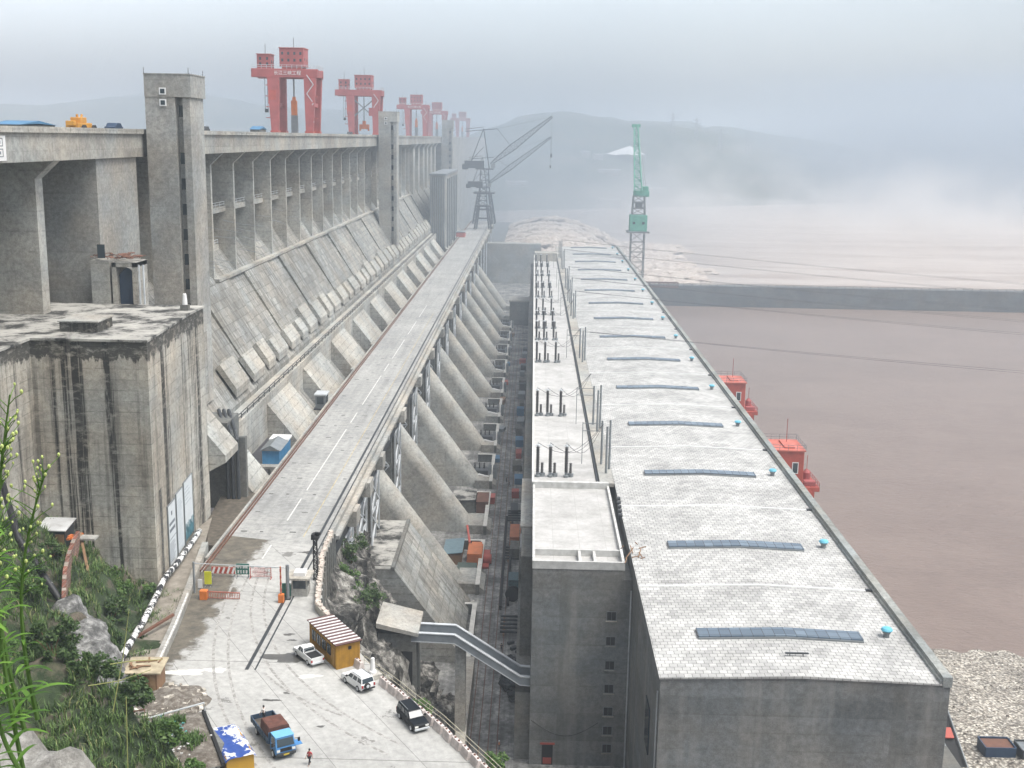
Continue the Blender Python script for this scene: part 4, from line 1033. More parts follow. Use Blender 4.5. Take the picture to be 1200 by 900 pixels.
for i, (x, y, lab) in enumerate(((82.6, 186.4, 'blue sided skip full of rusty earth on the gravel'), (88.6, 185.6, 'dark skip beside the blue one at the lower right corner'))):
    t = thing('skip_container', lab, 'skip', (x, y, 79.6), 'skips on the gravel bank')
    w, l = 2.6, 1.9
    b = MB()
    for q in (-1, 1): b.box(x - w, x + w, y + q * l - .1, y + q * l + .1, 79.6, 81.6); b.box(x + q * w - .1, x + q * w + .1, y - l + .1, y + l - .1, 79.6, 81.6)
    b.box(x - w, x + w, y - l, y + l, 79.4, 79.6); b.build('sides', M_['dkblue'] if i == 0 else M_['dark_steel'], t)
    MB().box(x - w + .1, x + w - .1, y - l + .1, y + l - .1, 79.65, 81.3).build('load', M_['rust'] if i == 0 else M_['steel'], t)

# ================================================================== distant land
hm, nt, p = newmat('hill_forest')
k = ramp(nt, noise(nt, .012, 8, .7), [(.38, (.012, .026, .012)), (.52, (.035, .055, .028)), (.64, (.12, .11, .08))])
L(nt, k, p.inputs['Base Color']); p.inputs['Roughness'].default_value = 1
from mathutils import noise as mnoise
def hills(name, x0, x1, y0, y1, nx, ny, fz):
    b = MB(); b.grid(lambda u, v: (x0 + (x1 - x0) * u, y0 + (y1 - y0) * v, fz(x0 + (x1 - x0) * u, y0 + (y1 - y0) * v, u, v)), nx, ny)
    return struct(b.build(name, hm, smooth=True))
def fb(x, y, s, o=5): return mnoise.fractal(Vector((x * s, y * s, 3.7)), .9, 2.0, o)
def sm(t): t = max(0, min(1, t)); return t * t * (3 - 2 * t)
def rz_(x, y, u, v):
    y = y - max(0, x) * .72; x = x * y / (y + max(0, x) * .72) if x > 0 else x
    # right bank: rises away from the river; highest near x = -150 and falling towards the right
    base = 58 + 34 * sm((y - 1800) / 300)
    px = x / y
    ridge = 128 * math.exp(-((px - .025) / .12) ** 2) + 66 * math.exp(-((px - .16) / .10) ** 2) + 70 * math.exp(-((px - .38) / .2) ** 2)
    return base + (ridge * 1.0) * sm((y - 1850) / 800) * (1 + .22 * fb(x, y, .0022)) + 10 * fb(x, y, .008) * sm((y - 1950) / 250)
hills('right_bank_hills', -700, 3000, 1700, 4800, 170, 120, rz_)
def lz_(x, y, u, v):
    px = x / y
    return 70 + (190 + 30 * fb(x, y, .002) + 48 * math.exp(-((px + .30) / .09) ** 2)) * sm(v * 2.2) * sm((-.0 - px) / .12)
hills('left_mountains', -2500, 60, 3500, 4800, 140, 50, lz_)
# tent roofed pavilion and a few pale buildings on the right bank, pylons on the ridge
def hz(x, y): return rz_(x, y, 0, 0)
wm2 = plain('white_canvas', (.8, .8, .8), .6)
t = thing('tent_pavilion', 'small white tent roof on the hazy wooded hillside', 'pavilion', (176, 2300, hz(176, 2300)))
z = hz(176, 2300) + 6
b = MB(); n = 12; pk = (184, 2300, z + 18)
vs = [pk] + [(176 + 42 * math.cos(q * 2 * math.pi / n), 2300 + 20 * math.sin(q * 2 * math.pi / n), z + (2 if q % 2 else 0)) for q in range(n)]
b.add(vs, [(0, 1 + q, 1 + (q + 1) % n) for q in range(n)]); b.build('roof', wm2, t)
b = MB()
for q in range(0, n, 2): b.beam((176 + 40 * math.cos(q * 2 * math.pi / n), 2300 + 18 * math.sin(q * 2 * math.pi / n), z - 10), (176 + 40 * math.cos(q * 2 * math.pi / n), 2300 + 18 * math.sin(q * 2 * math.pi / n), z), .8)
b.build('pole', M_['pale_steel'], t)
r = random.Random(17)
for i in range(9):
    x = r.uniform(-40, 300); y = r.uniform(1900, 2250); z = hz(x, y); w, d, h = r.uniform(16, 44), 12, r.uniform(5, 11)
    t = thing('bank_building', 'pale flat roofed building lost in haze on the far bank', 'building', (x, y, z), 'buildings on the far bank')
    MB().box(x - w / 2, x + w / 2, y - d / 2, y + d / 2, z - 4, z + h).build('wall', M_['plain_c'], t)
    MB().box(x - w / 2 - .5, x + w / 2 + .5, y - d / 2 - .5, y + d / 2 + .5, z + h, z + h + .8).build('roof', M_['white'], t)
for i, px in enumerate((783, 810, 838, 869)):
    y = 2620; x = (px - 626) * y / 1360; z = hz(x, y)
    b = MB(); lattice(b, (x, y, z - 2), (x, y, z + 46), 9, 2, 7, .9)
    for q in (26, 34, 42): b.beam((x - 11, y, z + q), (x + 11, y, z + q), .9)
    tag(b.build('power_pylon', M_['steel']), '%s faint power pylon from the left on the misty ridge' % ORD[i], 'pylon', 'pylons on the ridge')

# the camera's hill goes on unseen behind it, added to darken camera-facing walls
def bz(x, y, u, v): return 178 + 55 * sm(-(y + 3) / 120) + 12 * fb(x, y, .01) * sm(-(y + 3) / 40) - 60 * sm((x - 40) / 200) - 3
hills('unseen_hill_behind', -420, 360, -420, -2.5, 70, 50, bz)

# spray and mist drifting up from the discharge and hanging over the far half of the works
def spray():
    m = bpy.data.materials.new('spray_air'); m.use_nodes = True; nt = m.node_tree
    for n in list(nt.nodes):
        if n.type == 'BSDF_PRINCIPLED': nt.nodes.remove(n)
    out = [n for n in nt.nodes if n.type == 'OUTPUT_MATERIAL'][0]
    v = N(nt, 'ShaderNodeVolumePrincipled')
    X = xyz(nt)
    top = mth(nt, 'MULTIPLY_ADD', ramp(nt, noise(nt, .0042, 6, .62, vscale=(1, .8, 1)), [(.42, 0), (.62, 1)]), 105, 16)     # how high the spray stands here
    h = mth(nt, 'MAXIMUM', mth(nt, 'SUBTRACT', 1.0, mth(nt, 'DIVIDE', mth(nt, 'SUBTRACT', X[2], 68), top)), 0)
    wis = ramp(nt, noise(nt, .011, 7, .68), [(.42, .08), (.58, 1)])
    ex = mth(nt, 'MULTIPLY', ramp(nt, mth(nt, 'DIVIDE', mth(nt, 'SUBTRACT', X[1], 1150), 800), [(0, 0), (.4, .25), (1, 1)]), ramp(nt, mth(nt, 'DIVIDE', mth(nt, 'ADD', X[0], 70), 260), [(0, 0), (1, 1)]))
    pl = mth(nt, 'MULTIPLY', mth(nt, 'MULTIPLY', h, wis), mth(nt, 'MULTIPLY', ex, .012))
    fr = mth(nt, 'MULTIPLY', ramp(nt, mth(nt, 'DIVIDE', mth(nt, 'SUBTRACT', X[1], 1600), 700), [(0, 0), (1, 1)]), ramp(nt, mth(nt, 'DIVIDE', mth(nt, 'SUBTRACT', X[0], 350), 500), [(0, 0), (1, 1)]))
    pl = mth(nt, 'MULTIPLY', pl, mth(nt, 'MULTIPLY_ADD', fr, -.75, 1.0))
    u = ramp(nt, mth(nt, 'DIVIDE', mth(nt, 'SUBTRACT', X[1], 240), 700), [(0, 0), (1, 1)])
    zf = ramp(nt, mth(nt, 'DIVIDE', mth(nt, 'SUBTRACT', X[2], 150), 110), [(0, 1), (1, .3)])
    xf = ramp(nt, mth(nt, 'DIVIDE', mth(nt, 'ADD', X[0], 380), 1000), [(0, 0), (.25, 1), (.42, 1), (.56, .15), (.8, .03)])
    lo = ramp(nt, noise(nt, .004, 3, .5), [(.35, .6), (.65, 1.25)])
    fz = ramp(nt, mth(nt, 'DIVIDE', mth(nt, 'SUBTRACT', X[1], 1250), 300), [(0, 1), (1, .08)])
    base = mth(nt, 'MULTIPLY', mth(nt, 'MULTIPLY', mth(nt, 'MULTIPLY', u, zf), mth(nt, 'MULTIPLY', lo, fz)), mth(nt, 'MULTIPLY', xf, .0016))
    base = mth(nt, 'ADD', base, mth(nt, 'MULTIPLY', mth(nt, 'MULTIPLY', fr, zf), .0045))
    tot = mth(nt, 'ADD', pl, base)
    L(nt, mix(nt, (.34, .41, .49), (.90, .875, .85), mth(nt, 'DIVIDE', pl, mth(nt, 'ADD', tot, 1e-6))), v.inputs['Color'])
    L(nt, tot, v.inputs['Density']); L(nt, v.outputs[0], out.inputs['Volume'])
    tag(MB().box(-380, 2600, 240, 3000, 68.6, 322).build('spray_mist', m), 'white spray and mist drifting up from the spillway discharge', None, None, 'stuff')
spray()
# ================================================================== plaza, trench floor, hillside
def at(px, py, z): ...
PL = [(-48.1, 176), (-47.6, 161.8), (-46.9, 149), (-44.6, 131), (-45.6, 124), (-45, 116), (-44, 95), (4, 95), (-3.2, 107.5), (-5.6, 111.3), (-8.4, 116), (-11.6, 120.6), (-14.2, 124.4), (-17, 128.2), (-18.8, 131.2), (-23.4, 139.4), (-27.2, 146.5), (-28.4, 152), (-29.3, 158), (-30.8, 164), (-31.6, 172)]
def plaza_mat():
    m, nt, p = newmat('plaza_concrete')
    X = xyz(nt)
    a = ramp(nt, noise(nt, .06, 6, .62), [(.3, (.33, .33, .315)), (.7, (.45, .45, .43))])
    a = mix(nt, a, ramp(nt, noise(nt, 1.1, 8, .72), [(.38, .84), (.62, 1.08)]), 1, 'MULTIPLY')
    # tyre sweep: faint arcs around a point off to the left
    v = N(nt, 'ShaderNodeVectorMath', operation='DISTANCE'); g = N(nt, 'ShaderNodeNewGeometry'); L(nt, g.outputs['Position'], v.inputs[0]); v.inputs[1].default_value = (-62, 96, 120)
    sw = ramp(nt, noise(nt, 1, 5, .6, vec=mkvec(nt, v.outputs['Value'], .9)), [(.35, .88), (.65, 1.06)])
    a = mix(nt, a, sw, 1, 'MULTIPLY')
    # slab joints
    j = mth(nt, 'MAXIMUM', mth(nt, 'LESS_THAN', mth(nt, 'FRACT', mth(nt, 'DIVIDE', mth(nt, 'ADD', X[0], mth(nt, 'MULTIPLY', X[1], .62)), 9.5)), .008), mth(nt, 'LESS_THAN', mth(nt, 'FRACT', mth(nt, 'DIVIDE', mth(nt, 'ADD', X[1], 1.2), 22)), .006))
    a = mix(nt, a, (.13, .13, .12), mth(nt, 'MULTIPLY', j, .8))
    # wet, muddy ground along the left kerb: wandering edge
    edge = mth(nt, 'ADD', X[0], mth(nt, 'MULTIPLY_ADD', noise(nt, .22, 8, .7), 12, -6.0))
    mud = mth(nt, 'MULTIPLY', ramp(nt, mth(nt, 'MULTIPLY_ADD', edge, .1, 4.95), [(.70, 1), (.82, 0)]), .92)
    md = ramp(nt, noise(nt, .5, 8, .75), [(.38, (.05, .044, .033)), (.62, (.15, .13, .095))])
    a = mix(nt, a, md, mud)
    # scattered damp patches and oil
    sp = ramp(nt, noise(nt, .17, 7, .66), [(.655, 0), (.67, .72)])
    a = mix(nt, a, (.115, .11, .10), sp)
    sp2 = ramp(nt, noise(nt, .62, 7, .7), [(.69, 0), (.72, .6)])
    a = mix(nt, a, (.12, .115, .10), sp2)
    L(nt, a, p.inputs['Base Color'])
    L(nt, mth(nt, 'SUBTRACT', .86, mth(nt, 'MULTIPLY', mth(nt, 'MAXIMUM', sp, mth(nt, 'MULTIPLY', mud, .5)), .35)), p.inputs['Roughness'])
    p.inputs['Specular IOR Level'].default_value = .35
    bump(nt, p, noise(nt, 2.5, 7, .7), .15, .05)
    return m
def mkvec(nt, val, s):
    c = N(nt, 'ShaderNodeCombineXYZ'); L(nt, mth(nt, 'MULTIPLY', val, s), c.inputs[0]); return c.outputs[0]
b = MB(); b.prism(PL, 70, 120.0, 'z'); struct(b.build('plaza', plaza_mat()))
# puddles: thin wet sheets with an outline of their own
pm, nt, p = newmat('wet_patch')
L(nt, ramp(nt, noise(nt, .8, 6), [(.3, (.06, .058, .052)), (.7, (.11, .105, .095))]), p.inputs['Base Color']); p.inputs['Roughness'].default_value = .28
def puddle(x, y, rx, ry, seed, z=120.006):
    r = random.Random(seed); ph = [r.uniform(0, 6.3) for _ in range(5)]
    n = 60; pts = []
    for i in range(n):
        a = 2 * math.pi * i / n; q = 1 + .22 * math.sin(2 * a + ph[0]) + .16 * math.sin(3 * a + ph[1]) + .12 * math.sin(5 * a + ph[2]) + .07 * math.sin(9 * a + ph[3]) + .05 * math.sin(15 * a + ph[4])
        pts.append((x + rx * q * math.cos(a), y + ry * q * math.sin(a), z))
    o = MB().add(pts, [tuple(range(n))]).build('puddle', pm); struct(o)
puddle(-28.3, 132.4, 3.1, 1.6, 1); puddle(-30.4, 139, .7, .35, 2); puddle(-29.6, 137.3, .5, .3, 3); puddle(-28.7, 121.2, .9, .3, 4); puddle(-27.2, 123, .5, .25, 9); puddle(-14.5, 124, .5, .2, 11)
puddle(-33, 169, 2.0, .6, 5); puddle(-22, 115.5, .5, .2, 6)
# pale cement spills
sm_ = plain('cement_spill', (.62, .62, .58), .9, var=.15)
for a in ((-40.6, 127.6, 2.2, .9, 21), (-25.5, 127.4, 1.3, .5, 22), (-37, 128.4, 1.6, .5, 24)):
    n_ = len(COL.objects); puddle(*a, 120.004); o = [q for q in COL.objects if q.name.startswith('puddle')][-1]; o.data.materials[0] = sm_; o.name = 'cement_spill'
# faint tyre tracks swinging off the bridge over the yard
tk, nt, p = newmat('tyre_track'); L(nt, ramp(nt, noise(nt, 1.4, 8, .75), [(.42, (.22, .215, .20)), (.58, (.40, .395, .375))]), p.inputs['Base Color']); p.inputs['Roughness'].default_value = .85
def track(pts, w, z=120.003):
    b = MB(); P = []
    for i in range(25):
        f = i / 24; a, c, d = (Vector((q[0], q[1])) for q in pts); P.append(a * (1 - f) ** 2 + c * 2 * f * (1 - f) + d * f * f)
    for a, c in zip(P, P[1:]):
        n_ = Vector((-(c - a).y, (c - a).x)).normalized() * w / 2
        b.add([(a.x - n_.x, a.y - n_.y, z), (c.x - n_.x, c.y - n_.y, z), (c.x + n_.x, c.y + n_.y, z), (a.x + n_.x, a.y + n_.y, z)], [(0, 1, 2, 3)])
    struct(b.build('tyre_track', tk))
for k, (a, c, d) in enumerate((((-39, 160), (-37, 128), (-14, 110)), ((-37.4, 160), (-35.4, 130), (-13, 112.2)), ((-42, 160), (-41, 124), (-24, 103)), ((-40.4, 160), (-39.2, 125), (-22.4, 103)), ((-31, 128), (-27, 122), (-20, 118)))):
    track((a, c, d), .34, 120.0025 + .0012 * k)
# trench floor
fm3, nt, p = newmat('trench_floor')
X = xyz(nt)
a = ramp(nt, noise(nt, .15, 8, .72), [(.38, (.13, .13, .125)), (.52, (.26, .26, .25)), (.62, (.42, .415, .39))])
a = mix(nt, a, ramp(nt, noise(nt, 1, 7, .7), [(.38, .62), (.62, 1.15)]), 1, 'MULTIPLY')
t_ = ramp(nt, noise(nt, 1, 4, .6, vscale=(1.2, .02, 1)), [(.38, .72), (.6, 1.05)])
a = mix(nt, a, t_, 1, 'MULTIPLY')
L(nt, a, p.inputs['Base Color']); p.inputs['Roughness'].default_value = .9; bump(nt, p, noise(nt, 1.5, 8, .75), .5, .15)
struct(MB().box(-60, 17, 95, 824, 70, 82).build('trench_floor', fm3))
for xs_, lab in (((-9.0, -7.5), 'pair of rusty crane rails in the trench floor, on the penstock side'), ((-5.9, -4.4), 'pair of rusty crane rails in the trench floor, on the powerhouse side')):
    t = thing('crane_track', lab, 'rails', (xs_[0], 150, 82))
    for x in xs_: MB().box(x, x + .14, 150, 700, 82.004, 82.16).build('rail', M_['rust'], t)

# ---- hillside at the lower left, interpolated through measured points
CP = [(-51.5, 152, 119.4), (-54, 152, 121), (-57.3, 152, 123), (-61.3, 152, 126.5), (-66, 152, 130), (-68, 153, 131.5), (-72.5, 153, 136), (-82, 151, 141), (-95, 151, 146),
      (-49.8, 147, 119.2), (-48.8, 139, 119.3), (-48, 128, 118.6), (-46.5, 121, 118), (-45.2, 116, 119), (-52.5, 146, 120.4), (-51.8, 138, 120.5), (-50.5, 130, 119.9), (-48.5, 123, 118.9),
      (-57, 144, 125.4), (-56, 138, 126.2), (-55.2, 132, 127), (-54.5, 128, 128.4), (-60.5, 146, 127.8), (-60, 140, 129), (-63, 138, 132), (-66, 143, 133), (-70, 140, 137),
      (-52.6, 126, 127.6), (-50, 122.5, 125), (-47.6, 119, 122.2), (-45.2, 115.5, 121.2), (-48, 113, 127.2), (-46, 110, 125.4), (-44, 112, 122.5), (-51, 118, 130.5),
      (-57, 122, 133.5), (-62, 126, 136), (-70, 125, 141), (-54, 112, 134.5), (-60, 112, 138), (-70, 105, 145),
      (-44.6, 100, 134.6), (-41, 99, 133.8), (-38, 98, 132), (-34.5, 97, 129.2), (-31, 95, 126.5), (-29, 95, 124), (-34, 101, 121.5), (-31, 104, 119), (-36, 104, 119.5), (-40, 104, 124), (-43, 108, 125), (-41.5, 112, 121.5),
      (-28, 99, 119.5), (-26, 92, 119), (-50, 96, 138), (-58, 95, 143), (-65, 90, 150), (-38, 85, 132), (-30, 80, 126), (-22, 80, 120), (-12, 80, 119), (0, 85, 118), (8, 85, 116),
      (-38, 115, 118.5), (-35, 125, 117), (-40, 130, 117), (-42, 145, 117), (-30, 112, 117.5), (-20, 110, 116), (-8, 100, 114), (0, 100, 112),
      (-46, 60, 150), (-60, 60, 160), (-30, 60, 136), (-18, 60, 134), (-5, 60, 128), (8, 60, 122), (-40, 40, 160), (-22, 40, 148), (-10, 40, 144), (5, 40, 136),
      (-25, 28, 168), (-14, 28, 160), (-3, 28, 152), (-12, 18, 174.9), (-9.4, 17.6, 174.8), (-8.2, 17.4, 174.6), (-7.2, 17, 174.3), (-6.2, 16.4, 173.8), (-4.8, 15.6, 171.5), (-3, 15, 168), (-15, 21, 168), (-12, 20, 166), (-10, 19.6, 165), (-8.6, 19.2, 164), (-7.4, 18.8, 163.5), (-6, 18.2, 163), (-4.5, 17.4, 162), (-3, 17, 160),
      (-11, 14, 174.8), (-8, 13, 174.6), (-6, 12, 174.2), (-4, 11, 173.2), (-1, 11, 170), (-7, 8, 176.8), (-4, 7, 177), (-2, 6, 177.6), (-2.6, 4, 180.1), (-1.6, 4, 180.2), (0, 4, 179.6), (-4, 4, 180.6), (3, 5, 178), (-20, 16, 174), (-30, 12, 178), (-10, 4, 181)]
CPa = np.array(CP)
def hill_z(x, y):
    d2 = ((CPa[:, 0] - x) ** 2 + (CPa[:, 1] - y) ** 2)
    k = np.argsort(d2)[:9]; w = 1 / (d2[k] + .25) ** 1.6
    return float((w * CPa[k, 2]).sum() / w.sum())
HG = {}
def hill_pt(x, y):
    z = hill_z(x, y)
    rough = min(1, max(.12, (y - 6) / 25))
    z += rough * (.75 * mnoise.fractal(Vector((x * .22, y * .22, 1)), 1, 2, 4) + .35 * mnoise.noise(Vector((x * .9, y * .9, 5))))
    return z
b = MB()
xs = [-98 + 1.0 * i for i in range(40)] + [-58 + .55 * i for i in range(64)] + [-22.8 + .8 * i for i in range(38)]
ys = [19.4] + [20 + 2.2 * i for i in range(30)] + [86 + .62 * i for i in range(110)]
nx, ny = len(xs), len(ys)
b.add([(x, y, hill_pt(x, y)) for y in ys for x in xs], [(j * nx + i, j * nx + i + 1, (j + 1) * nx + i + 1, (j + 1) * nx + i) for j in range(ny - 1) for i in range(nx - 1) if not (ys[j] > 97 and xs[i] > -30 - .3 * (ys[j] - 97))])
b2 = MB(); nX, nY = 110, 96
def nz(i, j):
    x, y = -17 + .19 * i, 2 + .19 * j; z = hill_z(x, y); q = min(1, (y - 2) / 8)
    z += q * (.30 * mnoise.fractal(Vector((x * .8, y * .8, 4)), 1, 2, 5) + .12 * (1 - 2 * abs(mnoise.noise(Vector((x * 2.1, y * 1.4, 7))))))
    return (x, y, z - .75 * max(0, min(1, (y - 11) / 3)))
b2.grid(lambda u, v: nz(u * (nX - 1), v * (nY - 1)), nX, nY)
tm, nt, p = newmat('hillside_soil')
g = N(nt, 'ShaderNodeNewGeometry'); sN = N(nt, 'ShaderNodeSeparateXYZ'); L(nt, g.outputs['Normal'], sN.inputs[0]); X = xyz(nt)
soil = ramp(nt, noise(nt, .5, 8, .72), [(.3, (.05, .042, .03)), (.5, (.12, .10, .075)), (.7, (.22, .19, .14))])
grn = ramp(nt, noise(nt, .8, 6, .7), [(.3, (.012, .024, .009)), (.7, (.04, .065, .022))])
rk = ramp(nt, noise(nt, 1.6, 9, .75), [(.3, (.14, .135, .12)), (.5, (.38, .37, .34)), (.65, (.68, .67, .63))])
a = mix(nt, soil, grn, ramp(nt, noise(nt, .28, 5, .6), [(.36, 0), (.5, 1)]))
# pale weathered rock on the near ledge
nk = mth(nt, 'LESS_THAN', X[1], 24)
a = mix(nt, a, rk, nk)
L(nt, a, p.inputs['Base Color']); p.inputs['Roughness'].default_value = .95; bump(nt, p, noise(nt, 1.8, 9, .75), .9, .35)
hill = struct(b.build('hillside', tm, smooth=True)); struct(b2.build('rock_ledge', tm, smooth=True))

# grey rock outcrop sprayed with cement
om, nt, p = newmat('sprayed_rock')
k = ramp(nt, noise(nt, .8, 9, .72), [(.38, (.05, .05, .047)), (.5, (.15, .15, .145)), (.62, (.36, .36, .345))])
L(nt, k, p.inputs['Base Color']); p.inputs['Roughness'].default_value = .85; bump(nt, p, noise(nt, 1.3, 9, .72), 1, .5)
def rock(name, label, rings, mat, seed=0, amp=.6, fs=.5):
    """closed lumpy rock lofted through rings of (centre, half width, half height, direction)"""
    b = MB(); n = 72; vs = []
    for (c, w, h, ax) in rings:
        ax = Vector((ax[0], ax[1], 0)).normalized()
        for j in range(n):
            a = 2 * math.pi * j / n
            q = Vector(c) + ax * (w * math.cos(a)) + Vector((0, 0, h * math.sin(a)))
            d = mnoise.fractal(q * fs + Vector((seed, 0, 0)), 1, 2, 5)
            rg = 1 - abs(mnoise.noise(q * fs * 1.1 + Vector((0, seed, 0)))) * 1.6
            q = q + (q - Vector(c)).normalized() * (amp * (d + .6 * rg))
            vs.append(q)
    m_ = len(rings)
    b.add(vs, [(i * n + j, i * n + (j + 1) % n, (i + 1) * n + (j + 1) % n, (i + 1) * n + j) for i in range(m_ - 1) for j in range(n)] + [tuple(range(n - 1, -1, -1)), tuple(range((m_ - 1) * n, m_ * n))])
    return tag(b.build(name, mat, smooth=True), label, 'rock')
R_ = []
P0, P1 = Vector((-54, 127.5, 126.5)), Vector((-43.2, 113.8, 117.5))
for i in range(80):
    f = i / 79; R_.append((P0 + (P1 - P0) * f, (1.2 + 2.3 * math.sin(math.pi * min(1, f * .75 + .15))), 2.6 - .6 * f, (.75, .62)))
rock('rock_outcrop', 'bare grey rock outcrop sprayed with cement below the brick wall', R_, om, 3, .62, .36)

# grass and leaves
gmat, nt, p = newmat('grass_blades')
g = N(nt, 'ShaderNodeNewGeometry')
L(nt, ramp(nt, g.outputs['Random Per Island'], [(0, (.03, .06, .014)), (.5, (.07, .13, .03)), (.85, (.12, .20, .05)), (1, (.24, .23, .10))]), p.inputs['Base Color']); p.inputs['Roughness'].default_value = .7
p.inputs['Subsurface Weight'].default_value = 0
def leafmat(name, lo, mid, hi):
    m, nt, p = newmat(name); g = N(nt, 'ShaderNodeNewGeometry')
    L(nt, ramp(nt, g.outputs['Random Per Island'], [(0, lo), (.5, mid), (1, hi)]), p.inputs['Base Color']); p.inputs['Roughness'].default_value = .6
    tr = N(nt, 'ShaderNodeBsdfTranslucent'); tr.inputs['Color'].default_value = (mid[0] * 1.6, mid[1] * 1.6, mid[2], 1)
    ms = N(nt, 'ShaderNodeMixShader'); ms.inputs[0].default_value = .25; out = nt.nodes['Material Output']
    L(nt, p.outputs[0], ms.inputs[1]); L(nt, tr.outputs[0], ms.inputs[2]); L(nt, ms.outputs[0], out.inputs['Surface']); return m
LM = [leafmat('leaf_dark', (.018, .042, .01), (.045, .09, .02), (.09, .15, .04)), leafmat('leaf_mid', (.03, .07, .012), (.075, .15, .03), (.14, .23, .06)), leafmat('leaf_bright', (.035, .09, .012), (.085, .19, .022), (.16, .30, .045))]
def blades(name, label, pts, hmin, hmax, w, mat, seed=1, per=5):
    b = MB(); r = random.Random(seed)
    for (x, y, z) in pts:
        for _ in range(per):
            a = r.uniform(0, 6.28); l = r.uniform(hmin, hmax); bend = r.uniform(.25, .8) * l; dx, dy = math.cos(a), math.sin(a)
            q = Vector((x + r.uniform(-.25, .25), y + r.uniform(-.25, .25), z - .08)); s_ = Vector((-dy, dx, 0)) * w
            m1 = q + Vector((dx * bend * .35, dy * bend * .35, l * .62)); tp = q + Vector((dx * bend, dy * bend, l * r.uniform(.75, 1)))
            b.add([q - s_, q + s_, m1 + s_ * .8, m1 - s_ * .8, tp], [(0, 1, 2, 3), (3, 2, 4)])
    return tag(b.build(name, mat), label, None, None, 'stuff')
r = random.Random(33); pts = []
while len(pts) < 6500:
    x, y = r.uniform(-80, -30), r.uniform(88, 152)
    if y > 100 + (x + 30) * -.4 and x > -47 + .04 * (150 - y): continue
    if abs(((x + 48.6) * .62 + (y - 120.5) * .75) * 0 + (x - (-54 + (127.5 - y) * .79))) < 2.2 and 114 < y < 128: continue
    if mnoise.noise(Vector((x * .22, y * .22, 9))) < -.12: continue
    pts.append((x, y, hill_pt(x, y)))
blades('hillside_grass', 'rough dark green grass and weeds covering the slope', pts, .5, 1.5, .05, gmat, 5, 7)

def shrub(name, label, c, sz, nleaf, lm, seed, leaf=.22, group=None, cat='shrub', stems=5):
    """leafy bush: stems, and leaves gathered in uneven clumps"""
    t = thing(name, label, cat, c, group); r = random.Random(seed)
    clumps = []
    for i in range(max(7, int(10 + nleaf / 160))):
        a = r.uniform(0, 6.28); q = math.sqrt(r.random()); h = r.random()
        clumps.append((Vector((c[0] + sz[0] * q * math.cos(a) * (1 - .35 * h), c[1] + sz[1] * q * math.sin(a) * (1 - .35 * h), c[2] + sz[2] * (.12 + .88 * h))), r.uniform(.16, .36) * min(sz)))
    b = MB()
    for (q, s_) in clumps[:stems + 3]: b.tube([c, Vector(c) + (q - Vector(c)) * .55 + Vector((0, 0, .15)), q], [.06, .045, .02], 5)
    b.build('stem', M_['wood'], t)
    b = MB()
    for i in range(nleaf):
        q, s_ = clumps[int(r.random() * len(clumps))]
        d = Vector((r.gauss(0, 1), r.gauss(0, 1), r.gauss(0, .8))); d = d.normalized() * s_ * r.random() ** .45
        p_ = q + d; l = leaf * r.uniform(.6, 1.5)
        a = Vector((r.gauss(0, 1), r.gauss(0, 1), r.gauss(-.1, .7))).normalized(); n_ = Vector((r.gauss(0, .6), r.gauss(0, .6), 1)); s2 = a.cross(n_).normalized() * l * .32
        b.add([p_ - a * l * .5, p_ + s2, p_ + a * l * .5, p_ - s2], [(0, 1, 2, 3)])
    b.build('foliage', lm, t)
    return t
def hs(x, y): return (x, y, hill_pt(x, y) - .2)
for i, (x, y, sx, sy, sz, n, lm, lab) in enumerate((
    (-44.5, 101, 3.2, 2.2, 3.2, 2600, 0, 'dark bushy shrub at the left end of the near bank'), (-40.2, 100, 3.4, 2.2, 3.0, 2800, 0, 'dense dark green shrub below the grey outcrop'),
    (-36.4, 98.5, 2.6, 2.0, 2.2, 2600, 0, 'dark shrub in the middle of the near bank'), (-32.9, 97, 2.0, 1.6, 1.7, 1900, 1, 'mid green shrub beside the earth topped shed'), (-30.6, 96.4, 1.5, 1.2, 1.2, 1100, 1, 'small shrub at the right end of the near bank'),
    (-48.5, 103, 3.2, 2.4, 3.3, 2400, 1, 'grassy green shrub left of the grey outcrop'), (-53.5, 104, 3.4, 2.4, 3.4, 2200, 0, 'dark shrub at the left edge behind the tall weeds'),
    (-53.2, 139, 2.6, 3.2, 2.6, 2000, 0, 'round dark bush in the gully between pipe and wall'), (-51.2, 131.5, 1.8, 3.6, 2.2, 1700, 0, 'long dark bush along the wrapped pipe'), (-54.6, 146.5, 2.2, 2.2, 2.0, 1300, 1, 'leafy bush at the foot of the stained abutment'),
    (-52.2, 149.6, 1.6, 1.4, 1.8, 900, 1, 'small bush beside the abutment corner'), (-61.5, 141, 2.0, 2.6, 1.9, 1100, 0, 'bush above the brick wall'), (-57.2, 149.6, 1.6, 1.2, 1.6, 800, 1, 'bush on the slope under the tin hut'),
    (-60, 130, 2.6, 2.4, 2.3, 1300, 0, 'dark scrub left of the black pipe'), (-66, 134, 2.8, 2.8, 2.5, 1300, 1, 'mid green scrub high on the left slope'), (-55.8, 121, 2.2, 1.8, 2, 1100, 1, 'scrub above the grey outcrop'), (-62.5, 121, 3, 2.5, 2.5, 1300, 0, 'dark scrub by the left picture edge'))):
    shrub('hillside_shrub', lab, hs(x, y), (sx, sy, sz), n, LM[lm], 60 + i, .34, 'shrubs on the hillside')

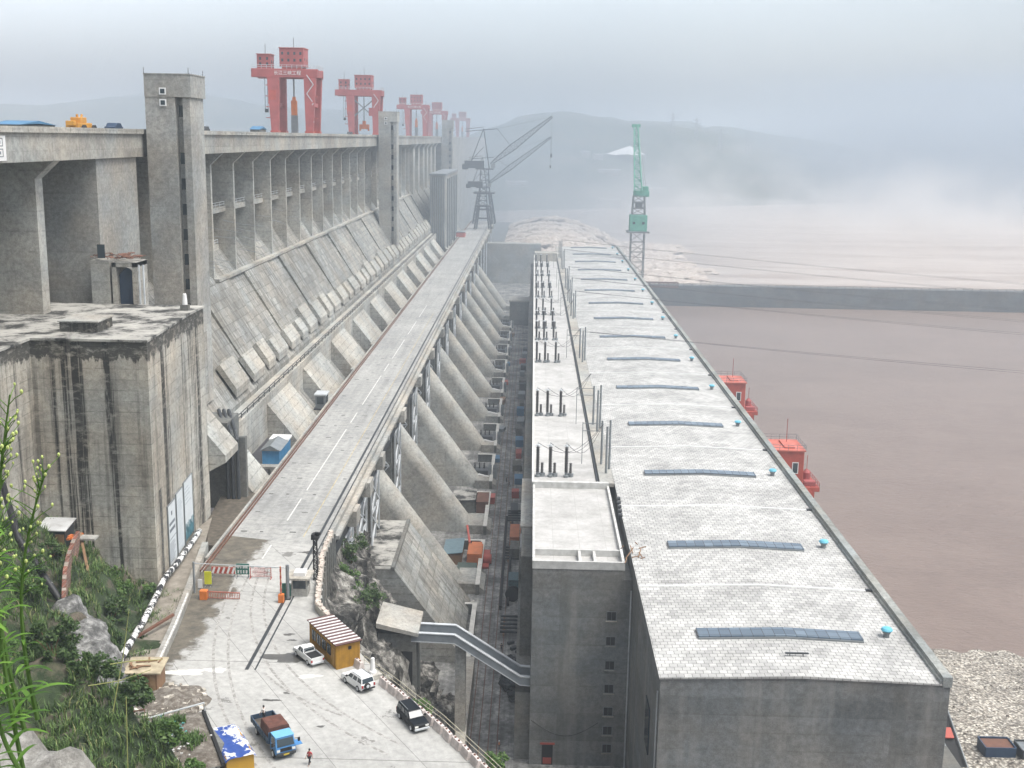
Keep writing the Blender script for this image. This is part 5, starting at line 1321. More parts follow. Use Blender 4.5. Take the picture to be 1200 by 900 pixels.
# ---- cliff below the right edge of the plaza
cm, nt, p = newmat('cliff_rock')
k = ramp(nt, noise(nt, .42, 9, .72, vscale=(1, 1, .3)), [(.40, (.012, .012, .011)), (.48, (.06, .058, .052)), (.55, (.21, .20, .18)), (.63, (.46, .45, .41))])
L(nt, k, p.inputs['Base Color']); p.inputs['Roughness'].default_value = .9; bump(nt, p, noise(nt, .9, 9, .75), 1, .6)
def top_x(y):
    e = [(95, 2), (107.5, -4), (116, -9), (124.4, -15), (131.2, -19.6), (139.4, -24.2), (146.5, -28), (152, -29), (158, -30), (166, -31.4), (215, -32.5)]
    for (a, xa), (c, xc) in zip(e, e[1:]):
        if y <= c: return xa + (xc - xa) * (y - a) / (c - a)
    return -32.5
def cl(u, v):
    y = 98 + 117 * u
    xt = top_x(y) - .6; xb = -11.5 - 1.5 * math.sin(y * .13) + max(0, 130 - y) * .62
    if y > 192: xb = xb + (-27.5 - xb) * min(1, (y - 192) / 12)
    if xb < xt + 2: xb = xt + 2
    prof = [(0, 0), (.06, .12), (.22, .28), (.30, .40), (.48, .50), (.56, .70), (.78, .86), (1, 1)]
    for (a, fa), (c, fc) in zip(prof, prof[1:]):
        if v <= c: q = (v - a) / (c - a); h = fa + (fc - fa) * q; break
    # v runs outwards, h is the drop
    x = xt + (xb - xt) * v; zt = 119.6 if y < 175 else 119.6 - (y - 175) * .2
    z = zt - (zt - 81.6) * h
    P = Vector((x, y, z)); a = min(1, v * 6) * min(1, (1 - v) * 6 + .2)
    d = 2.3 * mnoise.fractal(P * .17, 1, 2, 6) + 2.0 * (1 - abs(mnoise.noise(Vector((x * .12, y * .42 + x * .3, z * .10)))) * 3)
    return (x + a * d, y + .4 * a * d, z + .5 * a * d)
struct(MB().grid(cl, 200, 64).build('rock_cliff', cm))
for i, (x, y, z, sx, sz, n, lm, lab) in enumerate(((-29.8, 187, 111.5, 3.4, 4.2, 2200, 0, 'leafy green bush on the rock under the bridge parapet'), (-29.5, 178.5, 110.5, 3.0, 3.6, 1900, 1, 'green bush on the rock below the guard booth'), (-27, 173, 109, 2.8, 3.4, 1900, 0, 'dark green bush on the rock behind the yellow cabin'),
        (-25.6, 180, 107.2, 2.6, 3, 1500, 0, 'dark bush hanging over the pale slab roof'), (-13.6, 134, 111, 2.2, 2.6, 1100, 1, 'green bush on the cliff beyond the barrier blocks'), (-2.8, 116, 114.5, 2.0, 2.2, 900, 1, 'bush on the cliff at the lower end of the barrier row'), (-17.6, 158, 95, 2, 2.4, 900, 0, 'low bush at the foot of the cliff'))):
    shrub('cliff_shrub', lab, (x, y, z), (sx, sx, sz), n, LM[lm], 90 + i, .34, 'shrubs on the cliff')

# slab roofed shelter at the head of the footbridge
t = thing('bridge_shelter', 'pale concrete slab roof over the upper end of the steel footbridge', 'shelter', (-20, 178, 92))
b = MB(); b.prism([(-24, 106.2), (-17.2, 104.6), (-17.2, 104.0), (-24, 105.4)], 174.5, 183.5); b.build('roof', M_['screed'] if 0 else M_['plain_c'], t)
b = MB(); b.box(-23.8, -17.6, 175.5, 183, 90, 104.0); b.build('wall', M_['dark_c'], t)
MB().box(-20.8, -18.2, 175.3, 175.52, 94, 101).build('opening', M_['black'], t)
# steel footbridge
t = thing('footbridge', 'blue grey steel footbridge sloping down from the rock to the windowed building', 'footbridge', (-8, 178, 96))
prof = [(-18.4, 104.2), (-11.4, 104.0), (-.6, 97.0), (1.05, 96.9)]
for (y, nm) in ((175.6, 'near_girder'), (179.4, 'far_girder')):
    b = MB()
    for (xa, za), (xb, zb) in zip(prof, prof[1:]):
        b.add([(xa, y - .22, za - 1.35), (xb, y - .22, zb - 1.35), (xb, y - .22, zb), (xa, y - .22, za), (xa, y + .22, za - 1.35), (xb, y + .22, zb - 1.35), (xb, y + .22, zb), (xa, y + .22, za)], [(0, 1, 2, 3), (7, 6, 5, 4), (3, 2, 6, 7), (0, 4, 5, 1), (0, 3, 7, 4), (1, 5, 6, 2)])
    g = b.build('girder', plain(nm + '_paint', (.21, .235, .255), .5), t)
    b = MB(); b.path([(x, y, z + .08) for x, z in prof], .62, .16); b.path([(x, y, z - 1.38) for x, z in prof], .55, .14); b.build('flange', M_['pale_steel'], g)
b = MB()
for (xa, za), (xb, zb) in zip(prof, prof[1:]):
    b.add([(xa, 175.9, za - 1.5), (xb, 175.9, zb - 1.5), (xb, 179.1, zb - 1.5), (xa, 179.1, za - 1.5)], [(0, 1, 2, 3)]); b.add([(xa, 175.9, za - 1.6), (xb, 175.9, zb - 1.6), (xb, 179.1, zb - 1.6), (xa, 179.1, za - 1.6)], [(3, 2, 1, 0)])
b.build('walkway', M_['steel'], t)
b = MB(); b.box(-11.3, -9.6, 176.4, 178.6, 82, 101.6); b.build('pillar', M_['plain_c'], t)
b = MB(); b.box(-11.2, -9.4, 160, 205, 82, 86.5); tag(b.build('trench_kerb', M_['plain_c']), 'long pale concrete wall in the trench under the footbridge', 'wall')
# ================================================================== left of the road
# sunken path between abutment and road, with a low wall along the road
pth, nt, p = newmat('muddy_path')
k = ramp(nt, noise(nt, .6, 8, .72), [(.3, (.15, .13, .105)), (.6, (.27, .245, .205)), (.75, (.33, .31, .28))])
L(nt, k, p.inputs['Base Color']); p.inputs['Roughness'].default_value = .9
b = MB(); b.prism([(-51.6, 153.5), (-50.6, 150), (-49.3, 140), (-48.4, 127), (-44.3, 125.5), (-45.3, 140), (-47.2, 152), (-50.4, 172), (-52.6, 184), (-53.3, 180)], 118, 120.25, 'z'); o = struct(b.build('side_path', pth))
def wall_strip(pts, w, z0, z1, mb):
    for (a, c) in zip(pts, pts[1:]): mb.beam((a[0], a[1], (z0 + z1) / 2), (c[0], c[1], (z0 + z1) / 2), w, z1 - z0)
    return mb
lw = [(-43.8, 126.6), (-44.3, 131), (-45.3, 139.5), (-46.7, 149.5), (-48.3, 160), (-49.8, 170)]
t = thing('low_wall', 'low grey concrete wall with worn white marks between muddy path and road', 'wall', (-46, 140, 120))
wall_strip(lw, .9, 119.4, 121.0, MB()).build('wall', M_['plain_c'], t)
wall_strip([(x + .22, y) for x, y in lw[:4]], .25, 121.0, 121.03, MB()).build('worn_paint', plain('worn_white', (.62, .62, .6), .8, var=.6, vs=2), t)
b = MB(); b.prism([(-53.2, 184), (-49.8, 171), (-48.4, 171), (-48.4, 198), (-54.8, 202)], 118.5, 120.1, 'z'); struct(b.build('earth_strip', plain('dark_earth', (.10, .085, .065), .95, var=.5, vs=1)))
b = MB(); b.beam((-49.0, 134.5, 120.9), (-45.9, 141.2, 121.4), .35, .3); tag(b.build('rusty_beam', M_['rust']), 'rusty steel beam lying across the muddy path', 'beam')
# wrapped black and white pipe along the abutment
wp, nt, p = newmat('wrapped_pipe')
X = xyz(nt)
k = ramp(nt, noise(nt, 1, 7, .7, vscale=(.9, .9, .9)), [(.47, (.02, .02, .022)), (.5, (.72, .72, .70))], 'CONSTANT')
L(nt, k, p.inputs['Base Color']); p.inputs['Roughness'].default_value = .6
b = MB(); pts = [(-47.3, 121.8, 120.4), (-48.1, 127, 121.3), (-48.6, 132, 121.3), (-49.2, 139, 121.2), (-50.1, 147, 121.3), (-50.9, 153, 121.5), (-51.1, 160, 121.3), (-51.6, 168, 121.1), (-52.1, 175, 121)]
tag(b.tube(pts, .42, 10).build('wrapped_pipe', wp, smooth=True), 'black pipe with torn white wrapping lying along the abutment foot', 'pipe')
b = MB(); pts = [(-67.2, 141.4, 138.6), (-62.4, 134.4, 133.8), (-57.2, 130.2, 129.8), (-51.6, 126.4, 124.6), (-47.2, 122.9, 120.4)]
bp, nt, p = newmat('black_pipe'); L(nt, ramp(nt, noise(nt, 1.6, 8, .75), [(.62, (.016, .016, .018)), (.66, (.5, .5, .48))]), p.inputs['Base Color']); p.inputs['Roughness'].default_value = .5
tag(b.tube(pts, .42, 10).build('black_pipe', bp, smooth=True), 'straight black pipe running down the overgrown slope', 'pipe')
# brick retaining wall with a pale render patch, steps
t = thing('brick_wall', 'broken red brick wall stepping down the slope beside the black pipe', 'wall', (-57, 138, 126))
bm_, nt, p = newmat('brickwork')
bt = N(nt, 'ShaderNodeTexBrick'); bt.inputs['Scale'].default_value = 1; bt.inputs['Color1'].default_value = (.24, .085, .055, 1); bt.inputs['Color2'].default_value = (.15, .07, .05, 1); bt.inputs['Mortar'].default_value = (.3, .26, .22, 1)
bt.inputs['Brick Width'].default_value = .5; bt.inputs['Row Height'].default_value = .22; bt.inputs['Mortar Size'].default_value = .03
mp = N(nt, 'ShaderNodeMapping'); mp.inputs['Rotation'].default_value = (rad(90), 0, 0); g = N(nt, 'ShaderNodeNewGeometry'); L(nt, g.outputs['Position'], mp.inputs[0]); L(nt, mp.outputs[0], bt.inputs['Vector'])
L(nt, mix(nt, bt.outputs['Color'], ramp(nt, noise(nt, 1, 6, .7), [(.35, .5), (.65, 1.2)]), 1, 'MULTIPLY'), p.inputs['Base Color']); p.inputs['Roughness'].default_value = .9
b = MB(); pts = [(-60.3, 147.4), (-59.4, 143), (-58.4, 139), (-57, 134.5), (-55.4, 130.2), (-54.4, 127.6)]
for i, (a, c) in enumerate(zip(pts, pts[1:])):
    z = 129.6 - i * .25; b.beam((a[0], a[1], z - 1.0), (c[0], c[1], z - 1.2), .5, 3.6)
b.build('wall', bm_, t)
b = MB(); b.obox((-59.2, 147.6, 129.4), (2.6, 1.6, .25)); b.build('render_cap', M_['plain_c'], t)
b = MB(); b.beam((-60.5, 148.5, 129.7), (-53.2, 135, 121.4), .35, .3); tag(b.build('timber_plank', M_['wood']), 'long timber plank leaning down the slope from the brick wall', 'plank')
# tin hut above
t = thing('tin_hut', 'small dark hut with a pale tin roof at the foot of the stained abutment', 'hut', (-64.2, 149.5, 127))
b = MB(); b.box(-66, -62.4, 148, 151.2, 126, 130.0); b.build('wall', M_['dark_steel'], t)
b = MB(); b.prism([(147.6, 130.15), (151.5, 130.7), (151.5, 130.82), (147.6, 130.27)], -66.3, -62.1, 'x'); b.build('roof', worn('hut_tin', (.50, .51, .51), (.2, .18, .16), .5), t)
b = MB(); b.box(-63.6, -62.5, 147.8, 147.98, 128.2, 129.6); b.build('opening', M_['wood'], t)
b = MB(); r = random.Random(3)
for i in range(8): b.obox((-62 + r.uniform(0, 1.4), 148 + r.uniform(-.6, 2), 129.0 + r.uniform(-.5, .4)), (.9, .4, .3), r.uniform(0, 3))
b.build('clutter', M_['orange'], t)
# wooden shack at the end of the path
t = thing('plywood_shack', 'small brown plywood shack with scrap boards on its roof', 'shack', (-43.8, 123.6, 120))
b = MB(); b.box(-45.5, -42.0, 122.2, 125.2, 119.5, 122.5)
b.build('wall', M_['wood'], t)
for x, w, mt in ((-45.2, .9, 'wood'), (-43.9, .8, 'rust'), (-42.8, .6, 'wood')): MB().box(x, x + w, 122.12, 122.2, 120.1, 122.3).build('panel', plain('board_tan_%d' % int(-x * 10), (.30, .19, .10) if mt == 'wood' else (.2, .08, .05), .8, var=.3, vs=2), t)
b = MB(); b.obox((-43.7, 123.7, 122.65), (4.3, 3.9, .15), .05, ('X', .05)); b.build('roof', plain('tan_roof', (.42, .36, .25), .9, var=.4), t)
b = MB(); r = random.Random(9)
for i in range(9): b.obox((-43.7 + r.uniform(-1.7, 1.7), 123.7 + r.uniform(-1.5, 1.5), 122.8 + r.uniform(0, .15)), (r.uniform(.7, 1.8), .2, .08), r.uniform(0, 3))
b.build('scrap_boards', M_['wood'], t)
# rubble heap next to the shack
def heap(cx, cy, rx, ry, h, seed, mat, name, z0=120.0):
    r = random.Random(seed)
    b = MB(); b.grid(lambda u, v: (cx + rx * (2 * u - 1), cy + ry * (2 * v - 1), z0 - .06 + h * max(0, 1 - ((2 * u - 1) ** 2 + (2 * v - 1) ** 2) * (1 + .5 * mnoise.noise(Vector((u * 3, v * 3, seed))))) * (1 + .5 * mnoise.noise(Vector((u * 9, v * 9, seed))))), 34, 34)
    return b.build(name, mat, smooth=True)
em, nt, p = newmat('rubble_earth'); L(nt, ramp(nt, noise(nt, 1.1, 9, .75), [(.3, (.06, .045, .035)), (.5, (.16, .14, .115)), (.68, (.34, .32, .29))]), p.inputs['Base Color']); p.inputs['Roughness'].default_value = .95; bump(nt, p, noise(nt, 2, 9, .75), 1, .25)
tag(heap(-40, 120.2, 4.6, 4.6, .9, 3, em, 'rubble_heap'), 'heap of earth and rubble beside the plywood shack', 'rubble', None, 'stuff')
b = MB(); r = random.Random(77)
for i in range(240):
    a = r.uniform(0, 6.28); q = r.random() ** .6; x, y = -40.2 + 4.6 * q * math.cos(a), 120 + 4.4 * q * math.sin(a); s_ = r.uniform(.08, .32)
    b.obox((x, y, 120.1 + .6 * (1 - q)), (s_ * 2, s_ * 1.4, s_), r.uniform(0, 3), ('X', r.uniform(-.5, .5)))
tag(b.build('broken_stones', stm), 'broken pale stones lying on the rubble heap', None, None, 'stuff')
# earth-topped shed with pipe rail
t = thing('earth_roof_shed', 'dark shed with an earth covered roof, weeds and a pipe rail along its edge', 'shed', (-35.5, 106.5, 119))
b = MB(); b.prism([(-41.4, 112.2), (-34.6, 114.0), (-30.5, 108.0), (-29.9, 100), (-40, 100)], 118.8, 122.0, 'z'); b.build('wall', M_['dark_c'], t)
def er(u, v):
    A, B_, C_, D = Vector((-41.6, 112.4)), Vector((-34.4, 114.3)), Vector((-40.2, 99.8)), Vector((-29.4, 103.6))
    P = (A * (1 - u) + B_ * u) * (1 - v) + (C_ * (1 - u) + D * u) * v
    e = min(u, 1 - u, v, 1 - v) * 6; e = min(1, e)
    return (P.x, P.y, 122.02 + .12 * e + .3 * e * max(0, mnoise.fractal(Vector((P.x * .5, P.y * .5, 2)), 1, 2, 4) + .3))
MB().grid(er, 40, 40).build('earth_roof', em, t, smooth=True)
b = MB(); b.path([(-34.4, 114.3, 122.1), (-29.4, 103.6, 122.1)], .35, .4); b.build('roof_edge', M_['black'], t)
b = MB()
pr = [(-45, 113.4, 121.6), (-40.0, 112.1, 123.3), (-40.0, 112.1, 121.9)]; b.tube(pr, .09, 6); b.build('rail_end', M_['rust'], t)
b = MB(); b.tube([(-40.0, 112.1, 122.2), (-34.2, 114.1, 123.2), (-34.2, 114.1, 122)], .1, 6); b.build('pipe_rail', M_['pale_steel'], t)
b = MB(); r = random.Random(6)
for i in range(150): b.obox((-37.4 + r.gauss(0, 1.2), 108.6 + r.gauss(0, 1.2), 122.4 + r.uniform(0, .2)), (r.uniform(.1, .35), r.uniform(.1, .3), .08), r.uniform(0, 3))
b.build('litter', plain('teal_litter', (.10, .32, .30), .6, var=.7, vs=5), t)
b = MB()
for i in range(160): b.obox((-37 + r.gauss(0, 1.6), 106.6 + r.gauss(0, 1.6), 122.4 + r.uniform(0, .2)), (r.uniform(.1, .3), r.uniform(.1, .25), .06), r.uniform(0, 3))
b.build('pale_litter', plain('pale_litter', (.55, .55, .53), .8, var=.5, vs=5), t)
blades('roof_weeds', 'tufts of green weeds growing on the earth roof', [(-33.6 + r.gauss(0, .5), 107.6 + r.gauss(0, .6), 122.3) for i in range(60)] + [(-36.5 + r.gauss(0, .7), 111.6 + r.gauss(0, .3), 122.3) for i in range(30)], .4, 1.1, .05, LM[1], 4, 7)
b = MB(); b.obox((-42.4, 111.6, 121.4), (3.0, 2.2, 1.2), .3); tag(b.build('concrete_lump', plain('chalky_concrete', (.62, .62, .6), .9, var=.15), bevel=.3), 'pale lump of concrete at the foot of the grey outcrop', 'concrete lump')
# container under a torn blue and white tarpaulin
t = thing('tarpaulin_container', 'wooden sided container under a torn blue and white tarpaulin', 'container', (-29.6, 109.6, 120)); L1 = Vector((.50, -.866)); 
b = MB(); b.obox((-29.9, 108.6, 120.9), (6.2, 2.8, 1.7), rad(-60)); b.build('wall', M_['yellow'], t)
tp, nt, p = newmat('torn_tarpaulin'); L(nt, ramp(nt, noise(nt, .75, 6, .65), [(.40, (.025, .07, .28)), (.54, (.035, .09, .33)), (.545, (.62, .64, .66)), (.70, (.62, .6, .56)), (.705, (.22, .11, .06))], 'CONSTANT'), p.inputs['Base Color']); p.inputs['Roughness'].default_value = .45
def tf(u, v):
    d = Vector((math.cos(rad(-60)), math.sin(rad(-60)))); n_ = Vector((-d.y, d.x)); P = Vector((-29.9, 108.6)) + d * (6.9 * (u - .5)) + n_ * (3.3 * (v - .5))
    e = abs(v - .5) * 2; return (P.x, P.y, 121.85 - .5 * max(0, e - .75) * 3 + .12 * mnoise.noise(Vector((u * 9, v * 5, 0))))
MB().grid(tf, 40, 20).build('tarpaulin', tp, t, smooth=True)

# ================================================================== plaza furniture
def barrier(x, y, a, lab):
    t = thing('crash_barrier', lab, 'barrier', (0, 0, 0), 'pale concrete blocks along the plaza edge')
    b = MB(); b.prism([(-.42, 0), (.42, 0), (.34, .3), (.2, .95), (-.2, .95), (-.34, .3)], -.85, .85); b.build('block', plain('barrier_white', (.56, .50, .47), .85, var=.3, vs=1.5), t, bevel=.05)
    b = MB(); b.box(-.08, .08, -.5, -.3, .94, 1.06); b.box(-.08, .08, .3, .5, .94, 1.06); b.build('lifting_loop', M_['rust'], t)
    return t
EDGE = [(-20.4, 130.6), (-18.3, 127.9), (-15.6, 124.4), (-12.9, 120.6), (-9.7, 116.3), (-6.6, 111.4), (-4.2, 107.6), (-2, 104)]
def along(pts, s):
    for a, c in zip(pts, pts[1:]):
        a, c = Vector(a), Vector(c); l = (c - a).length
        if s <= l: return a + (c - a) * s / l, (c - a).normalized()
        s -= l
    return None, None
k = 0; s = .6; b0 = None
while True:
    P, d = along(EDGE, s)
    if P is None or k >= 15: break
    if not (2.6 < s < 5.2):
        lab = 'pinkish white concrete barrier block at the plaza edge, %s below the yellow cabin' % ORD[k]
        a = math.atan2(d.y, d.x) - math.pi / 2 + random.uniform(-.1, .1)
        if b0 is None: b0 = barrier(0, 0, 0, lab); b0.location = (P.x, P.y, 120); b0.rotation_euler = (0, 0, a)
        else: dup(b0, (P.x, P.y, 120), a, lab)
        k += 1
    s += 2.05
P, d = along(EDGE, 4.0)
t = thing('marker_post', 'white tapered marker post on a square concrete plinth among the barrier blocks', 'post', (P.x, P.y, 120))
MB().obox((P.x - .2, P.y - .1, 120.25), (2.2, 1.7, .7), .6).build('plinth', M_['plain_c'], t); MB().lathe([(.45, .6), (.45, .9), (.32, 1.0), (.22, 2.5), (.05, 2.6)], (P.x, P.y, 120), 10).build('post', M_['white'], t)
b = MB(); railing(b, [(x + .9, y + .5, 120) for x, y in EDGE], 1.1, 2.2, .055); tag(b.build('pipe_railing', plain('rail_khaki', (.40, .38, .28), .6)), 'thin pale pipe railing behind the barrier blocks', 'railing')
# parapet from booth to the bridge
t = thing('stone_parapet', 'broken pale stone parapet wall curving from the bridge to the yellow cabin', 'wall', (-29, 150, 118))
pp = [(-31.2, 176), (-30.9, 166), (-29.9, 159.5), (-29.0, 152.5), (-28.1, 147), (-25.6, 142.4)]
pm2 = worn('parapet_stone', (.42, .40, .35), (.17, .16, .14), .6, .9, .8)
wall_strip(pp, .7, 114, 121, MB()).build('wall', pm2, t)
b = MB(); r = random.Random(14)
for a, c in zip(pp, pp[1:]):
    a, c = Vector(a), Vector(c)
    for i in range(int((c - a).length / .45)):
        q = a + (c - a) * (i * .45 / (c - a).length); b.obox((q.x + r.uniform(-.15, .15), q.y, 121 + r.uniform(.0, .12)), (r.uniform(.3, .8), r.uniform(.3, .6), r.uniform(.2, .4)), r.uniform(0, 3))
b.build('capping_stones', plain('capping', (.55, .48, .42), .9, var=.35, vs=2), t)
b = MB()
for a, c in zip(pp, pp[1:]):
    a, c = Vector(a), Vector(c); n_ = max(2, int((c - a).length / 2))
    for i in range(n_): q = a + (c - a) * i / n_; b.beam((q.x + .5, q.y, 113.5), (q.x + .5, q.y, 120.6), .3)
b.build('post', M_['dark_c'], t)
# guard booth
t = thing('guard_booth', 'small grey guard booth with a wide flat roof beside the raised barrier', 'booth', (-31.4, 152.6, 120))
b = MB(); b.box(-32.6, -30.4, 151.6, 153.8, 120, 121.1); b.box(-32.6, -32.4, 151.6, 151.8, 121.1, 122.6); b.box(-30.6, -30.4, 151.6, 151.8, 121.1, 122.6); b.box(-32.6, -32.4, 153.6, 153.8, 121.1, 122.6); b.box(-30.6, -30.4, 153.6, 153.8, 121.1, 122.6); b.build('wall', M_['plain_c'], t)
w = MB().box(-32.5, -30.5, 151.7, 153.7, 121.1, 122.6).build('window', M_['glass'], t)
MB().box(-33.2, -29.9, 150.9, 154.4, 122.62, 122.9).build('roof', M_['plain_c'], t); MB().box(-32.3, -30.7, 151.8, 153.5, 122.9, 123.4).build('roof_box', M_['white'], t)
MB().box(-33.9, -32.7, 151.5, 151.7, 120, 121.9).build('side_panel', plain('sign_green', (.02, .14, .10), .5), t)
# boom barriers
def boom_white(m1, m2):
    return m1
t = thing('boom_barrier', 'orange boom barrier raised upright beside the guard booth', 'barrier', (-33.6, 149.4, 120))
b = MB(); b.box(-33.95, -33.2, 149.1, 149.8, 120, 121.2); b.build('base', M_['orangew'], t, bevel=.05)
b = MB(); b.box(-33.68, -33.5, 149.35, 149.5, 121.2, 125.2); a = b.build('arm', plain('arm_orange', (.5, .17, .06), .5), t)
for i in range(4): MB().box(-33.7, -33.48, 149.33, 149.52, 121.6 + i * .95, 122.0 + i * .95).build('stripe', M_['redd'], a)
t = thing('boom_barrier', 'lowered red and white boom barrier with hanging slats and an orange base on the left', 'barrier', (-44.4, 150, 120))
b = MB(); b.box(-44.9, -43.9, 149.5, 150.4, 120, 121.3); b.build('base', M_['orangew'], t, bevel=.05)
b = MB(); b.beam((-43.9, 149.95, 121.1), (-39.4, 149.95, 121.0), .14); b.beam((-43.9, 149.95, 120.2), (-39.4, 149.95, 120.15), .08)
for i in range(19): b.beam((-43.7 + i * .235, 149.95, 120.2), (-43.7 + i * .235, 149.95, 121.05), .07)
b.build('arm', plain('arm_red', (.42, .14, .1), .5), t)
t = thing('steel_post', 'thick dark grey steel post right of the raised orange barrier', 'post', (-32.9, 150.6, 120)); MB().tube([(-32.9, 150.6, 120), (-32.9, 150.6, 125)], .24, 8).build('post', M_['steel'], t); MB().box(-33.3, -32.5, 150.2, 151, 120, 120.15).build('base', M_['dark_steel'], t)
t = thing('height_gauge', 'thin grey height bar spanning the road on a slim post at the gate', 'gate bar', (-46.3, 152, 120))
b = MB(); b.tube([(-46.3, 152, 120), (-46.3, 152, 124.6)], .16, 8); b.build('post', M_['steel'], t)
b = MB(); b.beam((-46.3, 152, 124.4), (-32.9, 151, 124.4), .1); b.build('bar', M_['pale_steel'], t)
b = MB()
for i in range(9): b.obox((-41 + i * 1.0, 151.6, 124.2), (.5, .05, .2)); 
b.build('hanging_tags', M_['white'], t)
# signs at the gate
def board(name, x0, x1, y, z0, z1, m, lab, cat, legs=True, marks=None):
    t = thing(name, lab, cat, ((x0 + x1) / 2, y, 120)); MB().box(x0, x1, y - .05, y + .05, z0, z1).build('board', m, t)
    if legs:
        b = MB()
        for x in (x0 + .15, x1 - .15): b.beam((x, y + .08, 120), (x, y + .08, z1), .08); b.beam((x, y - .5, 120), (x, y + .5, 120.05), .08)
        b.build('leg', M_['steel'], t)
    if marks: marks(t)
    return t
def glyphs(t, x0, x1, y, rows, m, seed=1):
    """block characters too small to read, as in the photograph: strokes only"""
    b = MB(); r = random.Random(seed)
    for (z, h, n) in rows:
        w = (x1 - x0) / n
        for i in range(n):
            x = x0 + i * w + w * .12; q = w * .76
            for k in range(3): zz = z + h * (k + .5) / 3; b.box(x, x + q * r.uniform(.6, 1), y - .08, y - .052, zz - h * .07, zz + h * .07)
            for k in range(2): xx = x + q * r.uniform(.1, .9); b.box(xx - .03, xx + .03, y - .082, y - .053, z, z + h)
    b.build('lettering', m, t)
gs = plain('gate_green', (.015, .13, .10), .5)
board('gate_sign', -42.0, -40.1, 158.2, 120.5, 122.1, gs, 'green gate sign with two rows of white characters', 'sign', True, lambda t: glyphs(t, -41.85, -40.25, 158.2, [(121.4, .5, 4), (120.65, .5, 4)], M_['white']))
t = board('road_barrier', -45.6, -42.2, 158.3, 120.5, 121.5, plain('barrier_red', (.40, .07, .05), .5), 'red and white striped road barrier left of the green gate sign', 'barrier')
b = MB()
for i in range(5): b.obox((-45.3 + i * .72, 158.24, 121.0), (.3, .03, .96), 0, ('Y', .35))
b.build('white_stripes', M_['white'], t)
t = thing('mesh_barrier', 'folding red and white mesh barrier right of the green gate sign', 'barrier', (-38.6, 158, 120))
b = MB(); r = random.Random(3)
for i in range(13): x = -39.9 + i * .23; b.beam((x, 158, 120.3), (x + .9 if i < 9 else x, 158, 121.6), .05); b.beam((x + .9 if i < 9 else x, 158, 120.3), (x, 158, 121.6), .05)
for z in (120.3, 120.95, 121.6): b.beam((-39.9, 158, z), (-36.9, 158, z), .07)
b.build('mesh', plain('mesh_pink', (.60, .32, .30), .6, var=.4, vs=4), t)
b = MB()
for x in (-39.9, -36.9): b.beam((x, 158, 120), (x, 158, 121.8), .1); b.beam((x, 157.5, 120.05), (x, 158.5, 120.05), .1)
b.build('leg', M_['redd'], t)
board('notice_sign', -45.6, -44.6, 154.6, 120.3, 122.2, plain('sign_yellow', (.62, .62, .03), .5), 'bright yellow notice sign standing by the low wall at the gate', 'sign')
board('small_sign', -46.2, -45.6, 153.4, 120.2, 121.5, M_['white'], 'small white sign left of the bright yellow one', 'sign')
# camera mast by the booth
t = thing('camera_mast', 'black lattice mast with a camera box beside the guard booth', 'mast', (-30.4, 158, 120))
b = MB(); lattice(b, (-30.4, 158, 120), (-30.4, 158, 126.2), .55, .45, 9, .11, .07); b.build('mast', M_['black'], t)
b = MB(); b.box(-30.9, -29.9, 157.5, 158.5, 126.2, 126.6); b.obox((-30.6, 157.5, 126.9), (.4, .9, .4)); b.obox((-30.1, 158.3, 126.9), (.4, .8, .4), 1.2); b.build('camera_box', M_['black'], t)

# yellow site cabin
t = thing('site_cabin', 'ochre yellow site cabin with a striped white and rust corrugated roof', 'cabin', (-23.5, 133.6, 120))
cx, cyy, ca = -23.55, 133.55, math.atan2(129.2 - 136.2, -22.6 + 27.2)
def loc(u, v, z): return (cx + u * math.cos(ca) - v * math.sin(ca), cyy + u * math.sin(ca) + v * math.cos(ca), z)
ym, nt, p = newmat('cabin_ochre'); 
f2 = ramp(nt, noise(nt, 1.0, 7, .7), [(.3, .72), (.7, 1.1)]); rb_ = ramp(nt, noise(nt, 1, 3, .6, vscale=(2.2, 2.2, .1)), [(.4, .85), (.6, 1.05)])
L(nt, mix(nt, mix(nt, (.44, .235, .025), f2, 1, 'MULTIPLY'), rb_, 1, 'MULTIPLY'), p.inputs['Base Color']); p.inputs['Roughness'].default_value = .55
b = MB(); b.obox((cx, cyy, 121.55), (8.3, 3.1, 3.1), ca)
for i in range(17): b.obox(loc(4.16, -1.4 + i * .175, 121.55), (.05, .07, 2.9), ca)
for i in range(44): b.obox(loc(-4.0 + i * .185, -1.56, 121.55), (.07, .05, 2.9), ca)
b.build('wall', ym, t)
for i in range(4):
    f = MB().obox(loc(-2.6 + i * 1.55, -1.59, 121.9), (1.15, .1, 1.3), ca).build('window', M_['glass'], t)
    MB().obox(loc(-2.6 + i * 1.55, -1.66, 121.9), (.06, .04, 1.3), ca).build('window_bar', M_['dark_steel'], f)
MB().obox(loc(3.4, -1.6, 121.3), (.8, .08, 2.3), ca).build('door', plain('cabin_door', (.30, .16, .02), .6), t)
MB().obox(loc(4.2, .2, 122.5), (.06, .4, .4), ca).build('vent', M_['black'], t)
for i in range(21):
    MB().obox(loc(-4.25 + i * .425, 0, 123.24 + (.03 if i % 2 else 0)), (.26 if i % 2 else .425, 3.5, .08), ca).build('roof_sheet', (M_['white'] if i % 2 else plain('roof_rust_%d' % i, (.12, .06, .055), .8)), t)
MB().obox(loc(0, 0, 123.14), (8.6, 3.4, .1), ca).build('roof_deck', M_['rust'], t)

